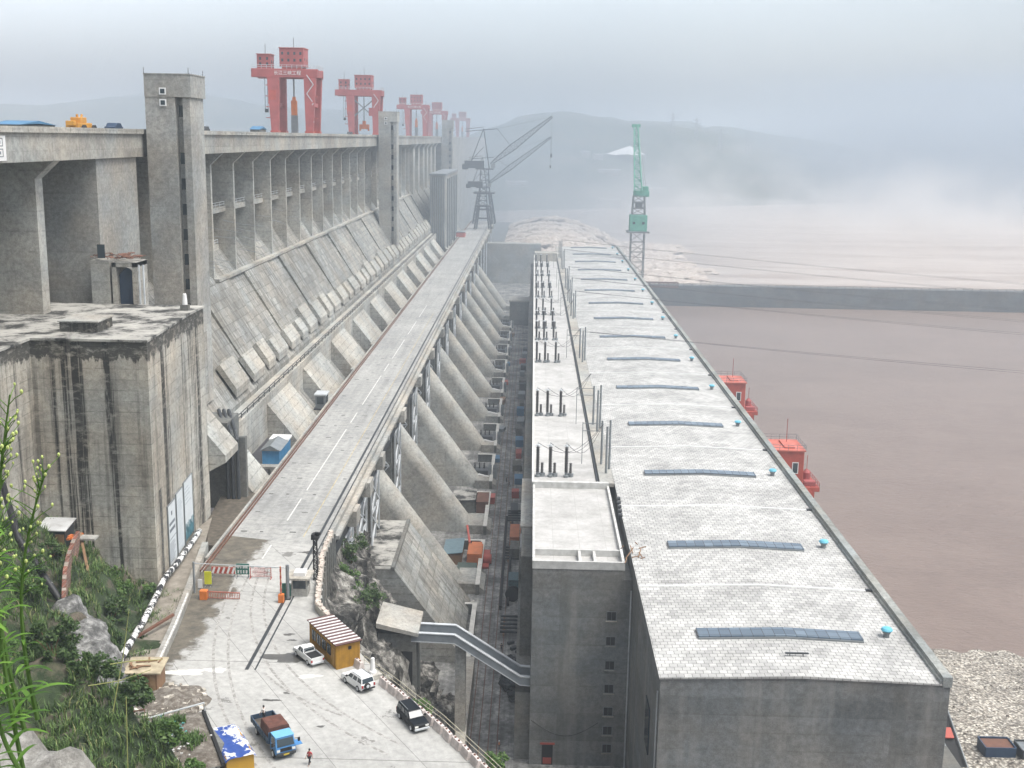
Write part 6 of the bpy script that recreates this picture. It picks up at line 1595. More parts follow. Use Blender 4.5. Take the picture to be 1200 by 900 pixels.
# ================================================================== vehicles (front is +x)
def loft_box(b, lo, hi):
    """lo, hi: (x0, x1, halfwidth, z)"""
    vs = [(lo[0], -lo[2], lo[3]), (lo[1], -lo[2], lo[3]), (lo[1], lo[2], lo[3]), (lo[0], lo[2], lo[3]), (hi[0], -hi[2], hi[3]), (hi[1], -hi[2], hi[3]), (hi[1], hi[2], hi[3]), (hi[0], hi[2], hi[3])]
    b.add(vs, [(3, 2, 1, 0), (4, 5, 6, 7), (0, 1, 5, 4), (1, 2, 6, 5), (2, 3, 7, 6), (3, 0, 4, 7)]); return b
def wheels(t, xs, hw, r=.38, w=.26):
    for x in xs:
        for s_ in (-1, 1):
            o = MB().wheel((x, s_ * (hw - w / 2 + .02), r), r, w, (0, 1)).build('wheel', M_['tyre'], t)
            MB().wheel((x, s_ * (hw + .03), r), r * .58, .04, (0, 1), 12).build('rim', M_['pale_steel'], o)
def side_glass(b, x0, x1, xt0, xt1, hw0, hw1, z0, z1, s_, e=.012):
    b.add([(x0, s_ * (hw0 + e), z0), (x1, s_ * (hw0 + e), z0), (xt1, s_ * (hw1 + e), z1), (xt0, s_ * (hw1 + e), z1)], [(0, 1, 2, 3) if s_ < 0 else (3, 2, 1, 0)])
lampm = plain('lamp_lens', (.7, .7, .66), .2); tailm = plain('tail_red', (.35, .02, .02), .3)
def suv(label, paint, L_=4.7, spare=False, roofstripe=None):
    t = thing('parked_car', label, 'car', (0, 0, 0)); hl, hw = L_ / 2, .92
    b = MB(); b.prism([(-hl, .42), (-hl + .05, 1.05), (-hl + .1, 1.12), (hl - 1.35, 1.12), (hl - .2, 1.0), (hl, .85), (hl, .42), (hl - .35, .34), (-hl + .3, .34)], -hw, hw); body = b.build('body', paint, t, bevel=.07)
    cb = MB(); loft_box(cb, (-hl + .08, hl - 1.3, hw - .04, 1.1), (-hl + .3, hl - 2.05, hw - .16, 1.82)); cab = cb.build('cabin', paint, t, bevel=.06)
    g = MB(); z0, z1 = 1.2, 1.7
    def ht(z): f = (z - 1.1) / .72; return (-hl + .08 + .22 * f, hl - 1.3 - .75 * f, hw - .04 - .12 * f)
    a, c = ht(z0), ht(z1)
    for s_ in (-1, 1):
        n = 3; 
        for i in range(n):
            q0, q1 = i / n + .03, (i + 1) / n - .03
            side_glass(g, a[0] + (a[1] - a[0]) * q0, a[0] + (a[1] - a[0]) * q1, c[0] + (c[1] - c[0]) * q0, c[0] + (c[1] - c[0]) * q1, a[2], c[2], z0, z1, s_)
    g.build('side_window', M_['glass'], cab)
    g = MB(); e = .015
    g.add([(a[1] + e, -a[2] + .08, z0), (a[1] + e, a[2] - .08, z0), (c[1] + e, c[2] - .08, z1), (c[1] + e, -c[2] + .08, z1)], [(0, 1, 2, 3)]); g.build('windscreen', glass('screen_' + label[:6], (.035, .045, .055), .2), cab)
    g = MB(); g.add([(a[0] - e, -a[2] + .1, z0), (a[0] - e, a[2] - .1, z0), (c[0] - e, c[2] - .1, z1), (c[0] - e, -c[2] + .1, z1)], [(3, 2, 1, 0)]); g.build('rear_window', M_['glass'], cab)
    wheels(t, (-hl + .95, hl - .9), hw)
    for s_ in (-1, 1):
        MB().box(hl - .06, hl + .02, s_ * .62 - .2, s_ * .62 + .2, .68, .88).build('headlight', lampm, t); MB().box(-hl - .02, -hl + .06, s_ * .8 - .1, s_ * .8 + .1, .7, 1.05).build('tail_light', tailm, t)
        MB().box(hl - 1.6, hl - 1.4, s_ * (hw + .12) - .1, s_ * (hw + .12) + .1, 1.15, 1.32).build('mirror', M_['black'], t)
    MB().box(hl - .05, hl + .12, -hw + .05, hw - .05, .38, .6).build('bumper', M_['pale_steel'] if spare is False else M_['black'], t, bevel=.04); MB().box(-hl - .12, -hl + .05, -hw + .05, hw - .05, .4, .58).build('bumper', M_['black'], t, bevel=.04)
    b = MB(); b.box(hl - .02, hl + .03, -.38, .38, .66, .9); b.build('grille', M_['black'], t)
    if spare:
        o = MB().wheel((-hl - .15, .25, .95), .37, .24, (1, 0)).build('spare_wheel', M_['tyre'], t); MB().wheel((-hl - .28, .25, .95), .2, .03, (1, 0), 12).build('rim', M_['pale_steel'], o)
    rr = MB(); 
    for s_ in (-1, 1): rr.beam((-hl + .5, s_ * .66, 1.88), (hl - 2.2, s_ * .66, 1.88), .05)
    rr.build('roof_rail', M_['steel'], t)
    return t
def pickup(label, paint):
    t = thing('pickup_truck', label, 'pickup truck', (0, 0, 0)); hl, hw = 2.5, .88
    b = MB(); b.prism([(-hl, .5), (-hl, 1.02), (hl - 1.2, 1.04), (hl - .15, .95), (hl, .8), (hl, .42), (hl - .35, .34), (-hl + .3, .4)], -hw, hw); b.build('body', paint, t, bevel=.06)
    b = MB(); b.box(-hl + .05, -.35, -hw, -hw + .08, 1.0, 1.2); b.box(-hl + .05, -.35, hw - .08, hw, 1.0, 1.2); b.box(-hl, -hl + .1, -hw, hw, 1.0, 1.2); b.box(-.42, -.33, -hw, hw, 1.0, 1.22); b.build('bed_wall', paint, t, bevel=.02)
    MB().box(-hl + .1, -.42, -hw + .08, hw - .08, 1.02, 1.06).build('bed_liner', M_['black'], t)
    cb = MB(); loft_box(cb, (-.4, 1.35, hw - .04, 1.02), (-.1, .75, hw - .15, 1.7)); cab = cb.build('cabin', paint, t, bevel=.06)
    g = MB()
    for s_ in (-1, 1):
        for q0, q1 in ((.05, .45), (.52, .95)): side_glass(g, -.36 + 1.62 * q0, -.36 + 1.62 * q1, -.13 + .94 * q0, -.13 + .94 * q1, hw - .055, hw - .135, 1.12, 1.6, s_)
    g.build('side_window', M_['glass'], cab)
    g = MB(); g.add([(1.28, -.72, 1.12), (1.28, .72, 1.12), (.87, .64, 1.6), (.87, -.64, 1.6)], [(0, 1, 2, 3)]); g.build('windscreen', M_['glass'], cab)
    g = MB(); g.add([(-.375, -.7, 1.12), (-.375, .7, 1.12), (-.165, .62, 1.6), (-.165, -.62, 1.6)], [(3, 2, 1, 0)]); g.build('rear_window', M_['glass'], cab)
    wheels(t, (-1.5, 1.55), hw, .36)
    b = MB(); b.beam((-.5, -.75, 1.2), (-.5, -.6, 1.62), .07); b.beam((-.5, .75, 1.2), (-.5, .6, 1.62), .07); b.beam((-.5, -.6, 1.62), (-.5, .6, 1.62), .07); b.build('roll_bar', M_['steel'], t)
    for s_ in (-1, 1):
        MB().box(hl - .06, hl + .02, s_ * .6 - .2, s_ * .6 + .2, .66, .84).build('headlight', lampm, t); MB().box(-hl - .02, -hl + .05, s_ * .78 - .1, s_ * .78 + .1, .65, .95).build('tail_light', tailm, t)
    MB().box(-hl - .14, -hl + .05, -.8, .8, .42, .58).build('bumper', M_['pale_steel'], t); MB().box(hl - .05, hl + .1, -.82, .82, .38, .58).build('bumper', M_['steel'], t)
    return t
carw = plain('car_white', (.74, .75, .75), .3, var=.05); card = plain('car_black_blue', (.009, .012, .016), .5, var=.1); card.node_tree.nodes['Principled BSDF'].inputs['Specular IOR Level'].default_value = .12
def put(t, x, y, hx, hy, z=120.0): t.location = (x, y, z); t.rotation_euler = (0, 0, math.atan2(hy, hx)); return t
put(pickup('white double cab pickup parked next to the yellow cabin', carw), -26.5, 132.0, -3.0, 3.9)
t = suv('white off road car with a spare wheel on its tail door', carw, 4.6, True); t['category'] = 'car'; put(t, -19.4, 125.4, -2.9, 3.4)
t = suv('dark blue black off road car parked close to the barrier blocks', card, 4.9); put(t, -12.1, 116.8, 3.0, -5.2)
# truck
t = thing('flatbed_truck', 'bright blue flatbed truck with a rust brown canvas hood behind its cab', 'truck', (0, 0, 0))
bl = worn('truck_blue', (.06, .22, .48), (.05, .1, .16), .25); bld = worn('bed_blue', (.035, .075, .13), (.1, .07, .05), .5)
b = MB(); b.box(-3.9, 2.4, -.45, .45, .55, .85); b.build('chassis', M_['dark_steel'], t)
cb = MB(); loft_box(cb, (1.75, 3.6, 1.08, .6), (1.8, 3.62, 1.08, 1.45)); loft_box(cb, (1.8, 3.62, 1.07, 1.45), (1.9, 3.25, .98, 2.35)); cab = cb.build('cab', bl, t, bevel=.07)
MB().box(1.85, 3.35, -1.02, 1.02, 2.36, 2.46).build('cab_roof', worn('cab_roof_blue', (.16, .42, .68), (.1, .2, .3), .2), cab, bevel=.04)
g = MB(); g.add([(3.63, -.92, 1.5), (3.63, .92, 1.5), (3.33, .86, 2.22), (3.33, -.86, 2.22)], [(0, 1, 2, 3)]); g.build('windscreen', M_['glass'], cab)
g = MB()
for s_ in (-1, 1): side_glass(g, 2.1, 3.35, 2.15, 3.12, 1.065, .995, 1.5, 2.2, s_, .015)
g.build('side_window', M_['glass'], cab)
MB().box(3.58, 3.76, -1.05, 1.05, .5, .8).build('bumper', M_['dark_steel'], t, bevel=.04); MB().box(3.6, 3.66, -.6, .6, .95, 1.3).build('grille', M_['black'], t)
for s_ in (-1, 1):
    MB().box(3.58, 3.68, s_ * .82 - .16, s_ * .82 + .16, .95, 1.2).build('headlight', lampm, t)
    o = MB(); o.beam((3.4, s_ * 1.05, 2.0), (3.6, s_ * 1.4, 2.0), .05); o.box(3.55, 3.66, s_ * 1.42 - .12, s_ * 1.42 + .12, 1.7, 2.1); o.build('mirror', M_['black'], t)
MB().box(2.0, 3.1, 1.05, 2.0, .95, 1.0).build('open_door', bl, t)
MB().box(-4.0, 1.6, -1.2, 1.2, .95, 1.1).build('bed', plain('bed_floor', (.12, .10, .08), .9, var=.4, vs=2), t)
b = MB(); b.box(-4.0, 1.6, -1.26, -1.18, 1.0, 1.65); b.box(-4.0, 1.6, 1.18, 1.26, 1.0, 1.65); b.box(-4.06, -3.98, -1.26, 1.26, 1.0, 1.65); b.box(1.6, 1.68, -1.2, 1.2, 1.0, 2.3)
for i in range(8): b.box(-3.8 + i * .72, -3.7 + i * .72, -1.31, 1.31 if 0 else -1.26, 1.0, 1.65); b.box(-3.8 + i * .72, -3.7 + i * .72, 1.26, 1.31, 1.0, 1.65)
b.build('side_boards', bld, t)
def cv(u, v):
    a = math.pi * v; return (-.9 + 2.5 * u, -1.2 * math.cos(a), 1.75 + (1.0 * min(1, math.sin(a) * 2.2)) + .04 * mnoise.noise(Vector((u * 6, v * 6, 1))))
b = MB(); b.grid(cv, 20, 24); n0 = len(b.v)
b.add([cv(0, j / 23) for j in range(24)], [tuple(range(23, -1, -1))]); b.add([cv(1, j / 23) for j in range(24)], [tuple(range(24))]); b.build('canvas_hood', plain('rust_canvas', (.115, .045, .032), .85, var=.3, vs=1.5), t)
wheels(t, (-2.6, 2.75), 1.12, .48, .3)
MB().box(3.77, 3.79, -.3, .3, .56, .72).build('number_plate', plain('plate_yellow', (.6, .45, .05), .5), t)
put(t, -26.2, 111.7, 4.4, -7.2); trk = t

# ================================================================== people
skin = plain('skin', (.42, .25, .17), .6, var=.05); hairm = plain('black_hair', (.015, .012, .01), .6)
def person(label, shirt, trousers, pose='stand', helmet=None):
    """one continuous body (skin modifier over a joint skeleton); clothing and hair are children"""
    t = thing('person', label, 'person', (0, 0, 0), None)
    sw = {'stand': (.0, .0), 'walk': (.26, .26), 'lean': (.05, .4)}[pose]
    lg, am = sw
    J = {'pel': (0, 0, .95), 'spi': (0, .01, 1.15), 'che': (0, .02, 1.36), 'nek': (0, .02, 1.5), 'hd0': (0, .0, 1.58), 'hd1': (0, -.01, 1.72)}
    for s_, nm in ((-1, 'l'), (1, 'r')):
        f = lg * s_; a = -am * s_ if pose != 'lean' else -am
        J['hip' + nm] = (.09 * s_, 0, .92); J['kne' + nm] = (.10 * s_, -f * .5 - .02, .5); J['ank' + nm] = (.10 * s_, -f * 1.0 + .03, .09); J['toe' + nm] = (.11 * s_, -f * 1.0 - .15, .035)
        J['sho' + nm] = (.19 * s_, .02, 1.42); J['elb' + nm] = (.25 * s_, -a * .35 + .04, 1.14); J['wri' + nm] = (.26 * s_, -a * .9 - .03, .9); J['han' + nm] = (.26 * s_, -a * 1.0 - .05, .80)
        for k, (dx, dl) in enumerate(((-.03, .075), (-.01, .085), (.012, .08), (.03, .065))): J['f%d%s' % (k, nm)] = (.26 * s_ + dx * .8, -a * 1.1 - .06 + dx, .80 - dl)
        J['th' + nm] = (.26 * s_ - .04 * s_, -a - .1, .80)
    E = [('pel', 'spi'), ('spi', 'che'), ('che', 'nek'), ('nek', 'hd0'), ('hd0', 'hd1')]
    for nm in 'lr':
        E += [('pel', 'hip' + nm), ('hip' + nm, 'kne' + nm), ('kne' + nm, 'ank' + nm), ('ank' + nm, 'toe' + nm), ('che', 'sho' + nm), ('sho' + nm, 'elb' + nm), ('elb' + nm, 'wri' + nm), ('wri' + nm, 'han' + nm), ('han' + nm, 'th' + nm)] + [('han' + nm, 'f%d%s' % (k, nm)) for k in range(4)]
    R = {'pel': .14, 'spi': .13, 'che': .15, 'nek': .055, 'hd0': .085, 'hd1': .095, 'hip': .09, 'kne': .058, 'ank': .042, 'toe': .038, 'sho': .065, 'elb': .043, 'wri': .03, 'han': .032, 'th': .011, 'f0': .009, 'f1': .009, 'f2': .009, 'f3': .009}
    def sk(name, keys, edges, rad_, mat, par, sub=1):
        me = bpy.data.meshes.new(name); me.from_pydata([J[k] for k in keys], [(keys.index(a), keys.index(c)) for a, c in edges], []); me.materials.append(mat)
        o = bpy.data.objects.new(name, me); COL.objects.link(o); o.parent = par
        md = o.modifiers.new('skin', 'SKIN'); md.use_smooth_shade = True
        for i, k in enumerate(keys): q = rad_(k); me.skin_vertices[0].data[i].radius = (q, q)
        me.skin_vertices[0].data[0].use_root = True
        sb = o.modifiers.new('sub', 'SUBSURF'); sb.levels = sub; sb.render_levels = sub
        return o
    def rr(k, add=0): return (R[k] if k in R else R[k[:-1]]) + add
    body = sk('body', list(J), E, lambda k: rr(k), skin, t)
    kt = ['spi', 'che', 'pel'] + [a + n_ for n_ in 'lr' for a in ('sho', 'elb')]
    sk('shirt', kt, [('spi', 'che'), ('pel', 'spi')] + [e for n_ in 'lr' for e in (('che', 'sho' + n_), ('sho' + n_, 'elb' + n_))], lambda k: rr(k, .022), shirt, body)
    kt = ['pel'] + [a + n_ for n_ in 'lr' for a in ('hip', 'kne', 'ank')]
    sk('trousers', kt, [e for n_ in 'lr' for e in (('pel', 'hip' + n_), ('hip' + n_, 'kne' + n_), ('kne' + n_, 'ank' + n_))], lambda k: rr(k, .02), trousers, body)
    h = MB(); h.lathe([(.02, 1.83), (.07, 1.815), (.10, 1.78), (.115, 1.73), (.11, 1.68), (.085, 1.64)][::-1], (0, .015, 0), 14); h.build('hair' if helmet is None else 'helmet', hairm if helmet is None else helmet, body, smooth=True)
    f = MB()
    for s_ in (-1, 1): f.lathe([(.012, 0), (.008, .012)], (.033 * s_, -.098, 1.665), 6)
    f.build('eye', M_['black'], body)
    f = MB(); f.beam((0, -.09, 1.67), (0, -.12, 1.635), .022); f.build('nose', skin, body); f = MB(); f.box(-.022, .022, -.098, -.088, 1.597, 1.606); f.build('mouth', plain('lips', (.3, .12, .1), .6), body)
    return t
shw = plain('shirt_white', (.62, .60, .58), .8); shr = plain('shirt_red', (.42, .05, .06), .8); shd = plain('shirt_dark', (.04, .05, .07), .8); trd = plain('trousers_dark', (.03, .032, .04), .85); orr = plain('vest_orange', (.6, .16, .04), .7)
p0 = person('person in a pale shirt standing in the bed of the blue truck', shw, trd, 'lean'); p0.location = (-27.9, 114.4, 121.1); p0.rotation_euler = (0, 0, 1.2)
p1 = person('person in a red top and dark trousers walking near the blue truck', shr, trd, 'walk'); p1.location = (-21.7, 107.6, 120); p1.rotation_euler = (0, 0, -.5)
for i, (x, y, sh_, lab, pose, hm_) in enumerate(((-4.6, 217, shd, 'worker in dark clothes in the trench under the footbridge', 'walk', None), (-3.9, 178.6, orr, 'worker in an orange vest at the bottom of the trench', 'stand', M_['white']), (-6.4, 334, shd, 'first of two workers in dark clothes standing on the trench floor', 'stand', None), (-5.4, 330, shd, 'second worker in dark clothes standing on the trench floor', 'walk', None))):
    q = person(lab, sh_, trd, pose, hm_); q.location = (x, y, 82.05); q.rotation_euler = (0, 0, i * 1.3)
# ================================================================== trench clutter
def crate(name, label, cat, x, y, w, l, h, m, rz=0., z=82.0, kind='box', group=None):
    t = thing(name, label, cat, (x, y, z), group)
    def P(u, v, q): return (x + u * math.cos(rz) - v * math.sin(rz), y + u * math.sin(rz) + v * math.cos(rz), z + q)
    b = MB(); b.obox(P(0, 0, h / 2), (w, l, h), rz)
    n = max(3, int(l / .8))
    for i in range(n + 1):
        for s_ in (-1, 1): b.obox(P(s_ * w / 2, -l / 2 + l * i / n, h / 2), (.08, .1, h), rz)
    b.build('body', m, t)
    if kind == 'box': MB().obox(P(0, 0, h + .06), (w + .15, l + .15, .12), rz).build('lid', m, t)
    elif kind == 'hut':
        b = MB(); vs = [P(-w / 2 - .3, -l / 2 - .3, h), P(w / 2 + .3, -l / 2 - .3, h + .55), P(w / 2 + .3, l / 2 + .3, h + .55), P(-w / 2 - .3, l / 2 + .3, h)]
        vs += [(a[0], a[1], a[2] + .12) for a in vs]; b.add(vs, [(3, 2, 1, 0), (4, 5, 6, 7), (0, 1, 5, 4), (1, 2, 6, 5), (2, 3, 7, 6), (3, 0, 4, 7)]); return t, b
    return t
grn = plain('dull_green', (.05, .075, .06), .6); blgr = plain('sheet_blue_grey', (.13, .20, .23), .5)
t, b = crate('site_shed', 'site shed with a blue grey sheet roof beside the orange machine', 'shed', -17.8, 270, 4.2, 10, 2.6, M_['wood'], 0, 82, 'hut'); b.build('roof', blgr, t)
t, b = crate('site_shed', 'old shed with a scrap strewn roof between the second and third penstock', 'shed', -17.5, 309, 6, 9, 3.4, M_['dark_c'], 0, 82, 'hut'); b.build('roof', M_['screed'], t)
crate('freight_container', 'rusty brown freight container next to the scrap roofed shed', 'container', -12.4, 309, 3.2, 9, 3.2, M_['rust'])
crate('equipment_box', 'dull green equipment box under the blue grey roofed shed', 'box', -13.9, 258, 4.4, 5, 2.2, grn)
t = thing('winch_unit', 'bright orange winch machine beside the blue grey shed', 'machine', (-12, 268, 82))
b = MB(); b.box(-14.2, -10.6, 263, 270.5, 82.6, 85.6); b.box(-13.6, -11, 270.5, 274, 82.6, 84.8); b.build('housing', M_['orange'], t, bevel=.12)
b = MB(); b.wheel((-9.4, 266, 83.3), 1.2, 2, (1, 0)); b.build('drum', M_['redd'], t); b = MB(); b.beam((-14, 272, 85), (-15, 278, 87.5), .5); b.box(-14.5, -9, 262.6, 274.4, 82.1, 82.6); b.build('frame', M_['redd'], t)
crate('freight_container', 'orange freight container against the windowed building wing', 'container', -2.9, 282, 2.6, 10, 3.0, M_['orange'])
crate('equipment_box', 'dark box in front of the orange container', 'box', -2.7, 272.5, 2.6, 6, 2.6, M_['dark_c'])
crate('equipment_box', 'teal covered bundle beside the dark pipes near the building wing', 'box', -2.8, 252, 2.2, 5, 2.4, plain('teal_cover', (.06, .12, .14), .6, var=.5, vs=2))
t = thing('wall_panel', 'pale panel leaning on the wall over the teal bundle', 'panel', (-1.5, 247, 83)); MB().obox((-1.3, 247, 92), (.3, 9, 6)).build('panel', plain('panel_grey', (.45, .46, .46), .7), t)
t = thing('cable_reel', 'big black cable reel lying in the trench', 'cable reel', (-3, 243, 82)); MB().wheel((-3, 243, 83.6), 1.6, .25, (.3, 1), 24).build('flange', M_['black'], t); MB().wheel((-2.7, 244.2, 83.6), 1.6, .25, (.3, 1), 24).build('flange', M_['black'], t); MB().wheel((-2.85, 243.6, 83.6), .9, 1.2, (.3, 1), 20).build('drum', M_['dark_steel'], t)
for i, (y, lab) in enumerate(((229, 'rack of five dark rails laid across the trench track nearest the footbridge'), (272, 'rack of dark rails across the trench track beside the orange container'), (301, 'rack of dark rails across the trench track past the orange container'))):
    t = thing('rail_rack', lab, 'rail rack', (-2.5, y, 82), 'racks of rails across the track')
    for k in range(5): b = MB(); b.box(-5.2, .4, y - 4 + k * 2, y - 3.55 + k * 2, 82.5, 82.95); b.build('rail', M_['dark_steel'], t)
    b = MB(); b.box(-4.6, -4.2, y - 4.6, y + 5, 82, 82.5); b.box(-.8, -.4, y - 4.6, y + 5, 82, 82.5); b.build('sleeper', M_['wood'], t)
for i, (x, y0, y1, lab) in enumerate(((-5.5, 238, 300, 'long black steel girder lying along the trench, left one'), (-3.9, 240, 296, 'long black steel girder lying along the trench, right one'))):
    t = thing('steel_girder', lab, 'girder', (x, y0, 82)); b = MB(); b.box(x - .3, x + .3, y0, y1, 82.2, 82.3); b.box(x - .08, x + .08, y0, y1, 82.3, 82.9); b.box(x - .3, x + .3, y0, y1, 82.9, 83.0); b.build('girder', M_['black'], t)
t = thing('scrap_pile', 'pile of dark scrap and machinery beside the building wing near the footbridge', 'scrap', (-2.5, 205, 82)); b = MB(); r = random.Random(19)
for i in range(60): b.obox((-2.4 + r.gauss(0, .8), 206 + r.gauss(0, 4), 82.4 + abs(r.gauss(0, .8))), (r.uniform(.3, 1.8), r.uniform(.3, 2), r.uniform(.2, .9)), r.uniform(0, 3), ('X', r.uniform(-.6, .6)))
b.build('pieces', M_['dark_steel'], t)
# transformers with radiators between the penstock toes
def transformer():
    t = thing('transformer', 'x', 'transformer', (0, 0, 0), 'transformers between the penstock toes')
    MB().box(-2.6, 2.6, -2, 2, .4, 3.8).build('tank', M_['dark_steel'], t, bevel=.08)
    for s_ in (-1, 1):
        for q in (0, 1):
            b = MB()
            for i in range(7): b.box(s_ * (3.1 + q * 1.5) - .5, s_ * (3.1 + q * 1.5) + .5, -1.8 + i * .6, -1.65 + i * .6, .8, 4.6)
            b.build('radiator', M_['steel'], t)
    b = MB(); b.tube([(-4.6, -3.2, 1), (4.6, -3.2, 1)], .28, 6); b.tube([(-4.6, -4.1, 1), (4.6, -4.1, 1)], .2, 6); b.tube([(-3, -3.2, 2.2), (0, -2.6, 2.8), (3, -3.2, 2.2)], .3, 6); b.build('pipework', M_['white'], t)
    for i in (-1, 0, 1): MB().lathe([(.22, 3.8), (.3, 4.1), (.2, 4.3), (.28, 4.6), (.16, 4.9), (.24, 5.1), (.1, 5.6)], (i * 1.4, .6, 0), 8).build('bushing', M_['insul'], t)
    b = MB(); b.box(-5, 5, -5, 3, 0, .4); b.build('plinth', M_['plain_c'], t)
    return t
t0 = None
for k, y in enumerate([350 + U * i for i in range(8)]):
    lab = 'grey transformer with radiators between penstock toes, %s from the near end' % ORD[k]
    if t0 is None: t0 = transformer(); t0.location = (-14.6, y - 14.5, 82); t0['label'] = lab
    else: dup(t0, (-14.6, y - 14.5, 82), 0, lab)
# a line of boxes and small plant along the foot of the terrace wall
names = [('pump_unit', 'pump unit', M_['dark_steel']), ('tool_box', 'tool box', M_['blue']), ('tool_box', 'tool box', M_['steel']), ('pump_unit', 'pump unit', M_['redd']), ('tool_box', 'tool box', M_['dark_c'])]
colw = {0: 'dark', 1: 'blue', 2: 'grey', 3: 'dull red', 4: 'stained grey'}
for k in range(18):
    y = 306 + k * 14.5; j = (k * 3 + k // 4) % 5; r = random.Random(200 + k); nm, ct, m_ = names[j]
    crate(nm, '%s %s against the terrace wall in the trench, %s from the near end' % (colw[j], ct, ORD[k]), ct, -3.0 + r.uniform(-.6, .5), y, r.uniform(1.6, 2.8), r.uniform(3, 8), r.uniform(1.4, 3), m_, r.uniform(-.05, .05), 82.0, 'box', 'boxes along the terrace wall')
for k in range(10):
    y = 316 + k * 40.4; r = random.Random(300 + k); j = k % 4
    crate('material_stack', '%s material stack on the penstock side of the trench, %s from the near end' % (('reddish', 'blue', 'grey', 'brown')[j], ORD[k]), 'stack', -10.2 + r.uniform(-.4, .5), y + r.uniform(-3, 3), r.uniform(1.6, 2.6), r.uniform(3, 6), r.uniform(.9, 2), (M_['redd'], M_['blue'], M_['steel'], M_['wood'])[j], r.uniform(-.2, .2), 82.0, 'box', 'material stacks in the trench')
t = thing('kerb_block', 'pale flat concrete roof closing the far end of the trench', 'building', (-6, 640, 82)); MB().box(-12, .3, 634, 650, 82, 95).build('wall', M_['dark_c'], t); MB().box(-12.5, .3, 633.5, 650.5, 95, 95.8).build('roof', M_['plain_c'], t)

# sheds standing in the recesses beside the anchor blocks
t = thing('control_cabin', 'bright blue site cabin with a pale roof between the anchor blocks', 'cabin', (-51, 229, 116))
b = MB(); b.box(-53.2, -49.8, 223, 234, 118.4, 121.2); b.build('wall', plain('cabin_blue', (.05, .22, .42), .55), t)
b = MB(); b.prism([(-53.6, 121.2), (-51.5, 122.3), (-49.4, 121.2)], 222.6, 230.5); b.build('roof', M_['steel'], t); MB().box(-53.5, -49.5, 230.5, 234.4, 121.2, 121.6).build('flat_roof', M_['white'], t)
b = MB(); b.box(-54, -48.6, 221, 235, 117.9, 118.4)
for q in (222, 228, 234): b.beam((-53, q, 117.9), (-53, q, 108), .4); b.beam((-49.2, q, 117.9), (-49.2, q, 108), .4)
b.build('stilts', M_['plain_c'], t)
t = thing('control_cabin', 'grey glazed operator cabin on a bracket beside the bridge edge', 'cabin', (-50.5, 275, 117))
MB().box(-51.8, -49.4, 273, 277, 118.2, 121.4).build('wall', M_['steel'], t)
for q in (273.6, 275.4): MB().box(-49.42, -49.34, q, q + 1.3, 119.4, 120.9).build('window', M_['glass'], t)
b = MB(); b.box(-51.4, -49.8, 272.92, 273.02, 119.3, 121); b.build('front_window', M_['glass'], t); MB().box(-52.1, -49.1, 272.7, 277.3, 121.4, 121.7).build('roof', M_['pale_steel'], t)
b = MB(); b.box(-52.2, -48.8, 272.6, 277.4, 117.8, 118.2); b.beam((-50.5, 275, 117.8), (-50.5, 275, 106), .6); b.build('bracket', M_['dark_steel'], t)
t = thing('bridge_site_hut', 'reddish site hut and stores on the far end of the bridge deck', 'hut', (-47, 760, 120)); MB().box(-49.5, -44, 752, 764, 120, 123).build('wall', M_['redd'], t); MB().box(-49.8, -43.7, 751.7, 764.3, 123, 123.3).build('roof', M_['steel'], t)

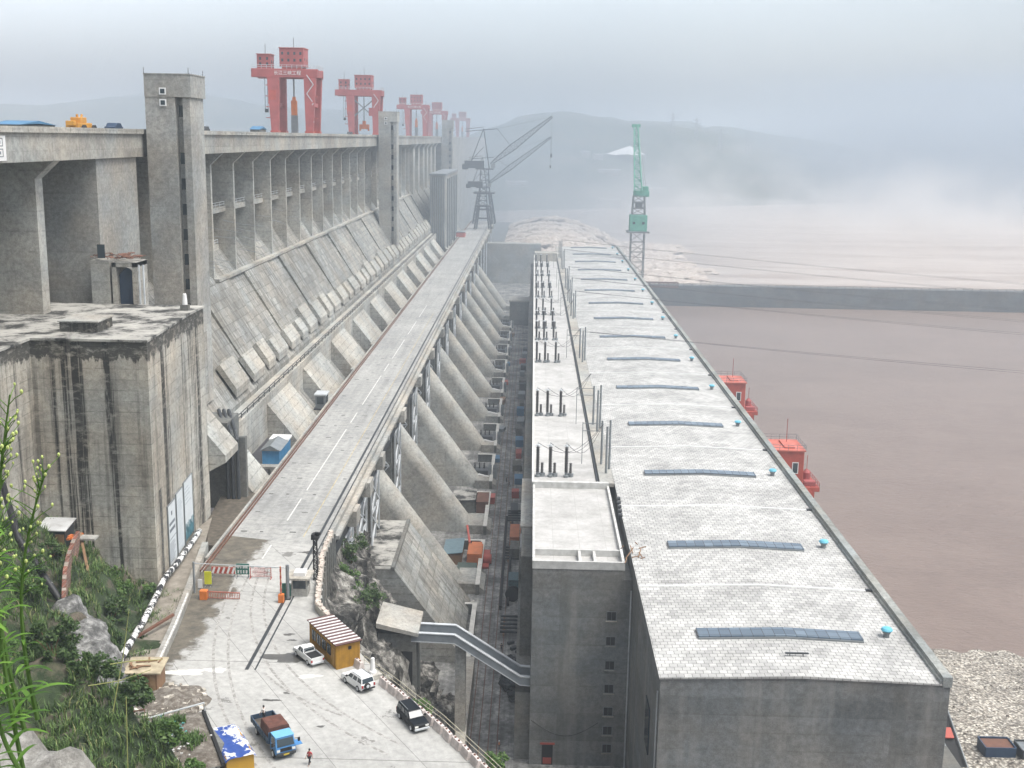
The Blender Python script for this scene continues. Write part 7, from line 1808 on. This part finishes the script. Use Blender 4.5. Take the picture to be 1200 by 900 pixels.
# ================================================================== tall weeds close to the camera
def weed(name, label, base, tip, nl, leaf, seed, buds, lean=0.):
    t = thing(name, label, 'plant', base, 'weeds in front of the camera'); r = random.Random(seed)
    A, B_ = Vector(base), Vector(tip)
    side = (B_ - A).cross(Vector((0, 1, 0))).normalized()
    C_ = [A + (B_ - A) * f + side * (.09 * math.sin(f * 3)) for f in [i / 12 for i in range(13)]]
    MB().tube(C_, [.011 - .0075 * i / 12 for i in range(13)], 6).build('stem', LM[1], t)
    b = MB()
    for i in range(nl):
        f = r.uniform(.0, .92 if not buds else .62); k = min(11, int(f * 12)); P = C_[k] + (C_[k + 1] - C_[k]) * (f * 12 - k)
        a = i * 2.399 + r.uniform(-.4, .4); up = r.uniform(.3, .9); l = leaf * r.uniform(.6, 1.15) * (1 - .45 * f); w = l * .065
        d = Vector((math.cos(a), math.sin(a) * .8, up)).normalized(); s_ = d.cross(Vector((0, 0, 1))).normalized()
        pts = []
        for q in range(6):
            u = q / 5; pts.append((P + d * (l * u) + Vector((0, 0, -l * .45 * u * u)), w * (math.sin(math.pi * min(1, u * .9 + .12)) ** .7)))
        vs = []
        for (p_, ww) in pts: vs += [p_ - s_ * ww + Vector((0, 0, ww * .35)), p_, p_ + s_ * ww + Vector((0, 0, ww * .35))]
        fs = []
        for q in range(5): fs += [(q * 3, q * 3 + 1, q * 3 + 4, q * 3 + 3), (q * 3 + 1, q * 3 + 2, q * 3 + 5, q * 3 + 4)]
        b.add(vs, fs)
    b.build('foliage', LM[2], t, smooth=True)
    if buds:
        s2 = MB(); b = MB()
        for i in range(buds):
            f = r.uniform(.5, 1); k = min(11, int(f * 12)); P = C_[k] + (C_[k + 1] - C_[k]) * (f * 12 - k)
            a = r.uniform(0, 6.28); d = Vector((math.cos(a), math.sin(a), r.uniform(.5, 1.3))).normalized(); l = r.uniform(.04, .17) * (1.25 - f * .6); Q = P + d * l
            s2.tube([P, P + d * l * .5 + Vector((0, 0, .006)), Q], [.0022, .0018, .0014], 4)
            q = r.uniform(.004, .0075); b.lathe([(.25 * q, 0), (q, q), (q * .9, q * 2), (.2 * q, q * 2.7)], Q, 6)
        s2.build('twigs', LM[2], t); bm_2 = plain('bud_green' + str(seed), (.42, .50, .16), .6, var=.3, vs=30); b.build('flower_buds', bm_2, t)
    return t
def wp_(px, py, Y): return ((px - 626) * Y / 1360, Y, 183 - (py - 150.5 - .0175 * px) * Y / 1360)
weed('weed_plant', 'leafy bright green weed at the left edge with long narrow leaves', (-1.97, 4.0, 180.4), (-1.90, 4.0, 181.68), 56, .2, 1, 0)
weed('weed_plant', 'leafy weed leaning at the lower left corner, shorter than the others', (-1.92, 4.1, 180.45), (-1.98, 4.1, 181.1), 36, .17, 2, 0)
weed('weed_plant', 'tall weed with pale yellow green buds at the left edge, tallest one', (-1.99, 4.2, 180.4), (-1.93, 4.2, 182.03), 26, .18, 3, 60)
weed('weed_plant', 'budding weed bending right in front of the abutment', (-2.02, 4.4, 180.6), (-1.90, 4.4, 181.68), 18, .18, 4, 46)
weed('weed_plant', 'thin budding weed farthest left in front of the slope', (-2.03, 4.3, 180.6), (-1.99, 4.3, 181.9), 20, .18, 5, 46)
t = thing('dry_stalk', 'bent dry grass stalk hanging in front of the shrubs', 'grass stalk', (-2.55, 6.2, 177.4))
b = MB()
for p in (((100, 880), (118, 800), (128, 740)), ((70, 845), (110, 838), (152, 822)), ((100, 815), (130, 810), (168, 808))):
    b.tube([wp_(x, y, 6.2 + .02 * i) for i, (x, y) in enumerate(p)], [.0035, .003, .0016], 5)
b.tube([(-2.4, 6.2, 177.0), wp_(118, 860, 6.2)], .003, 5)
b.build('stalk', plain('dry_straw', (.30, .32, .12), .7), t)
r = random.Random(71)
blades('ledge_grass', 'tufts of grass on the pale rock ledge below the camera', [(r.uniform(-8.6, -4.6), 17.6 + r.uniform(-.8, 1.0), hill_pt(-6.5, 17.6) - .1) for i in range(30)], .3, .8, .012, LM[1], 8, 8)
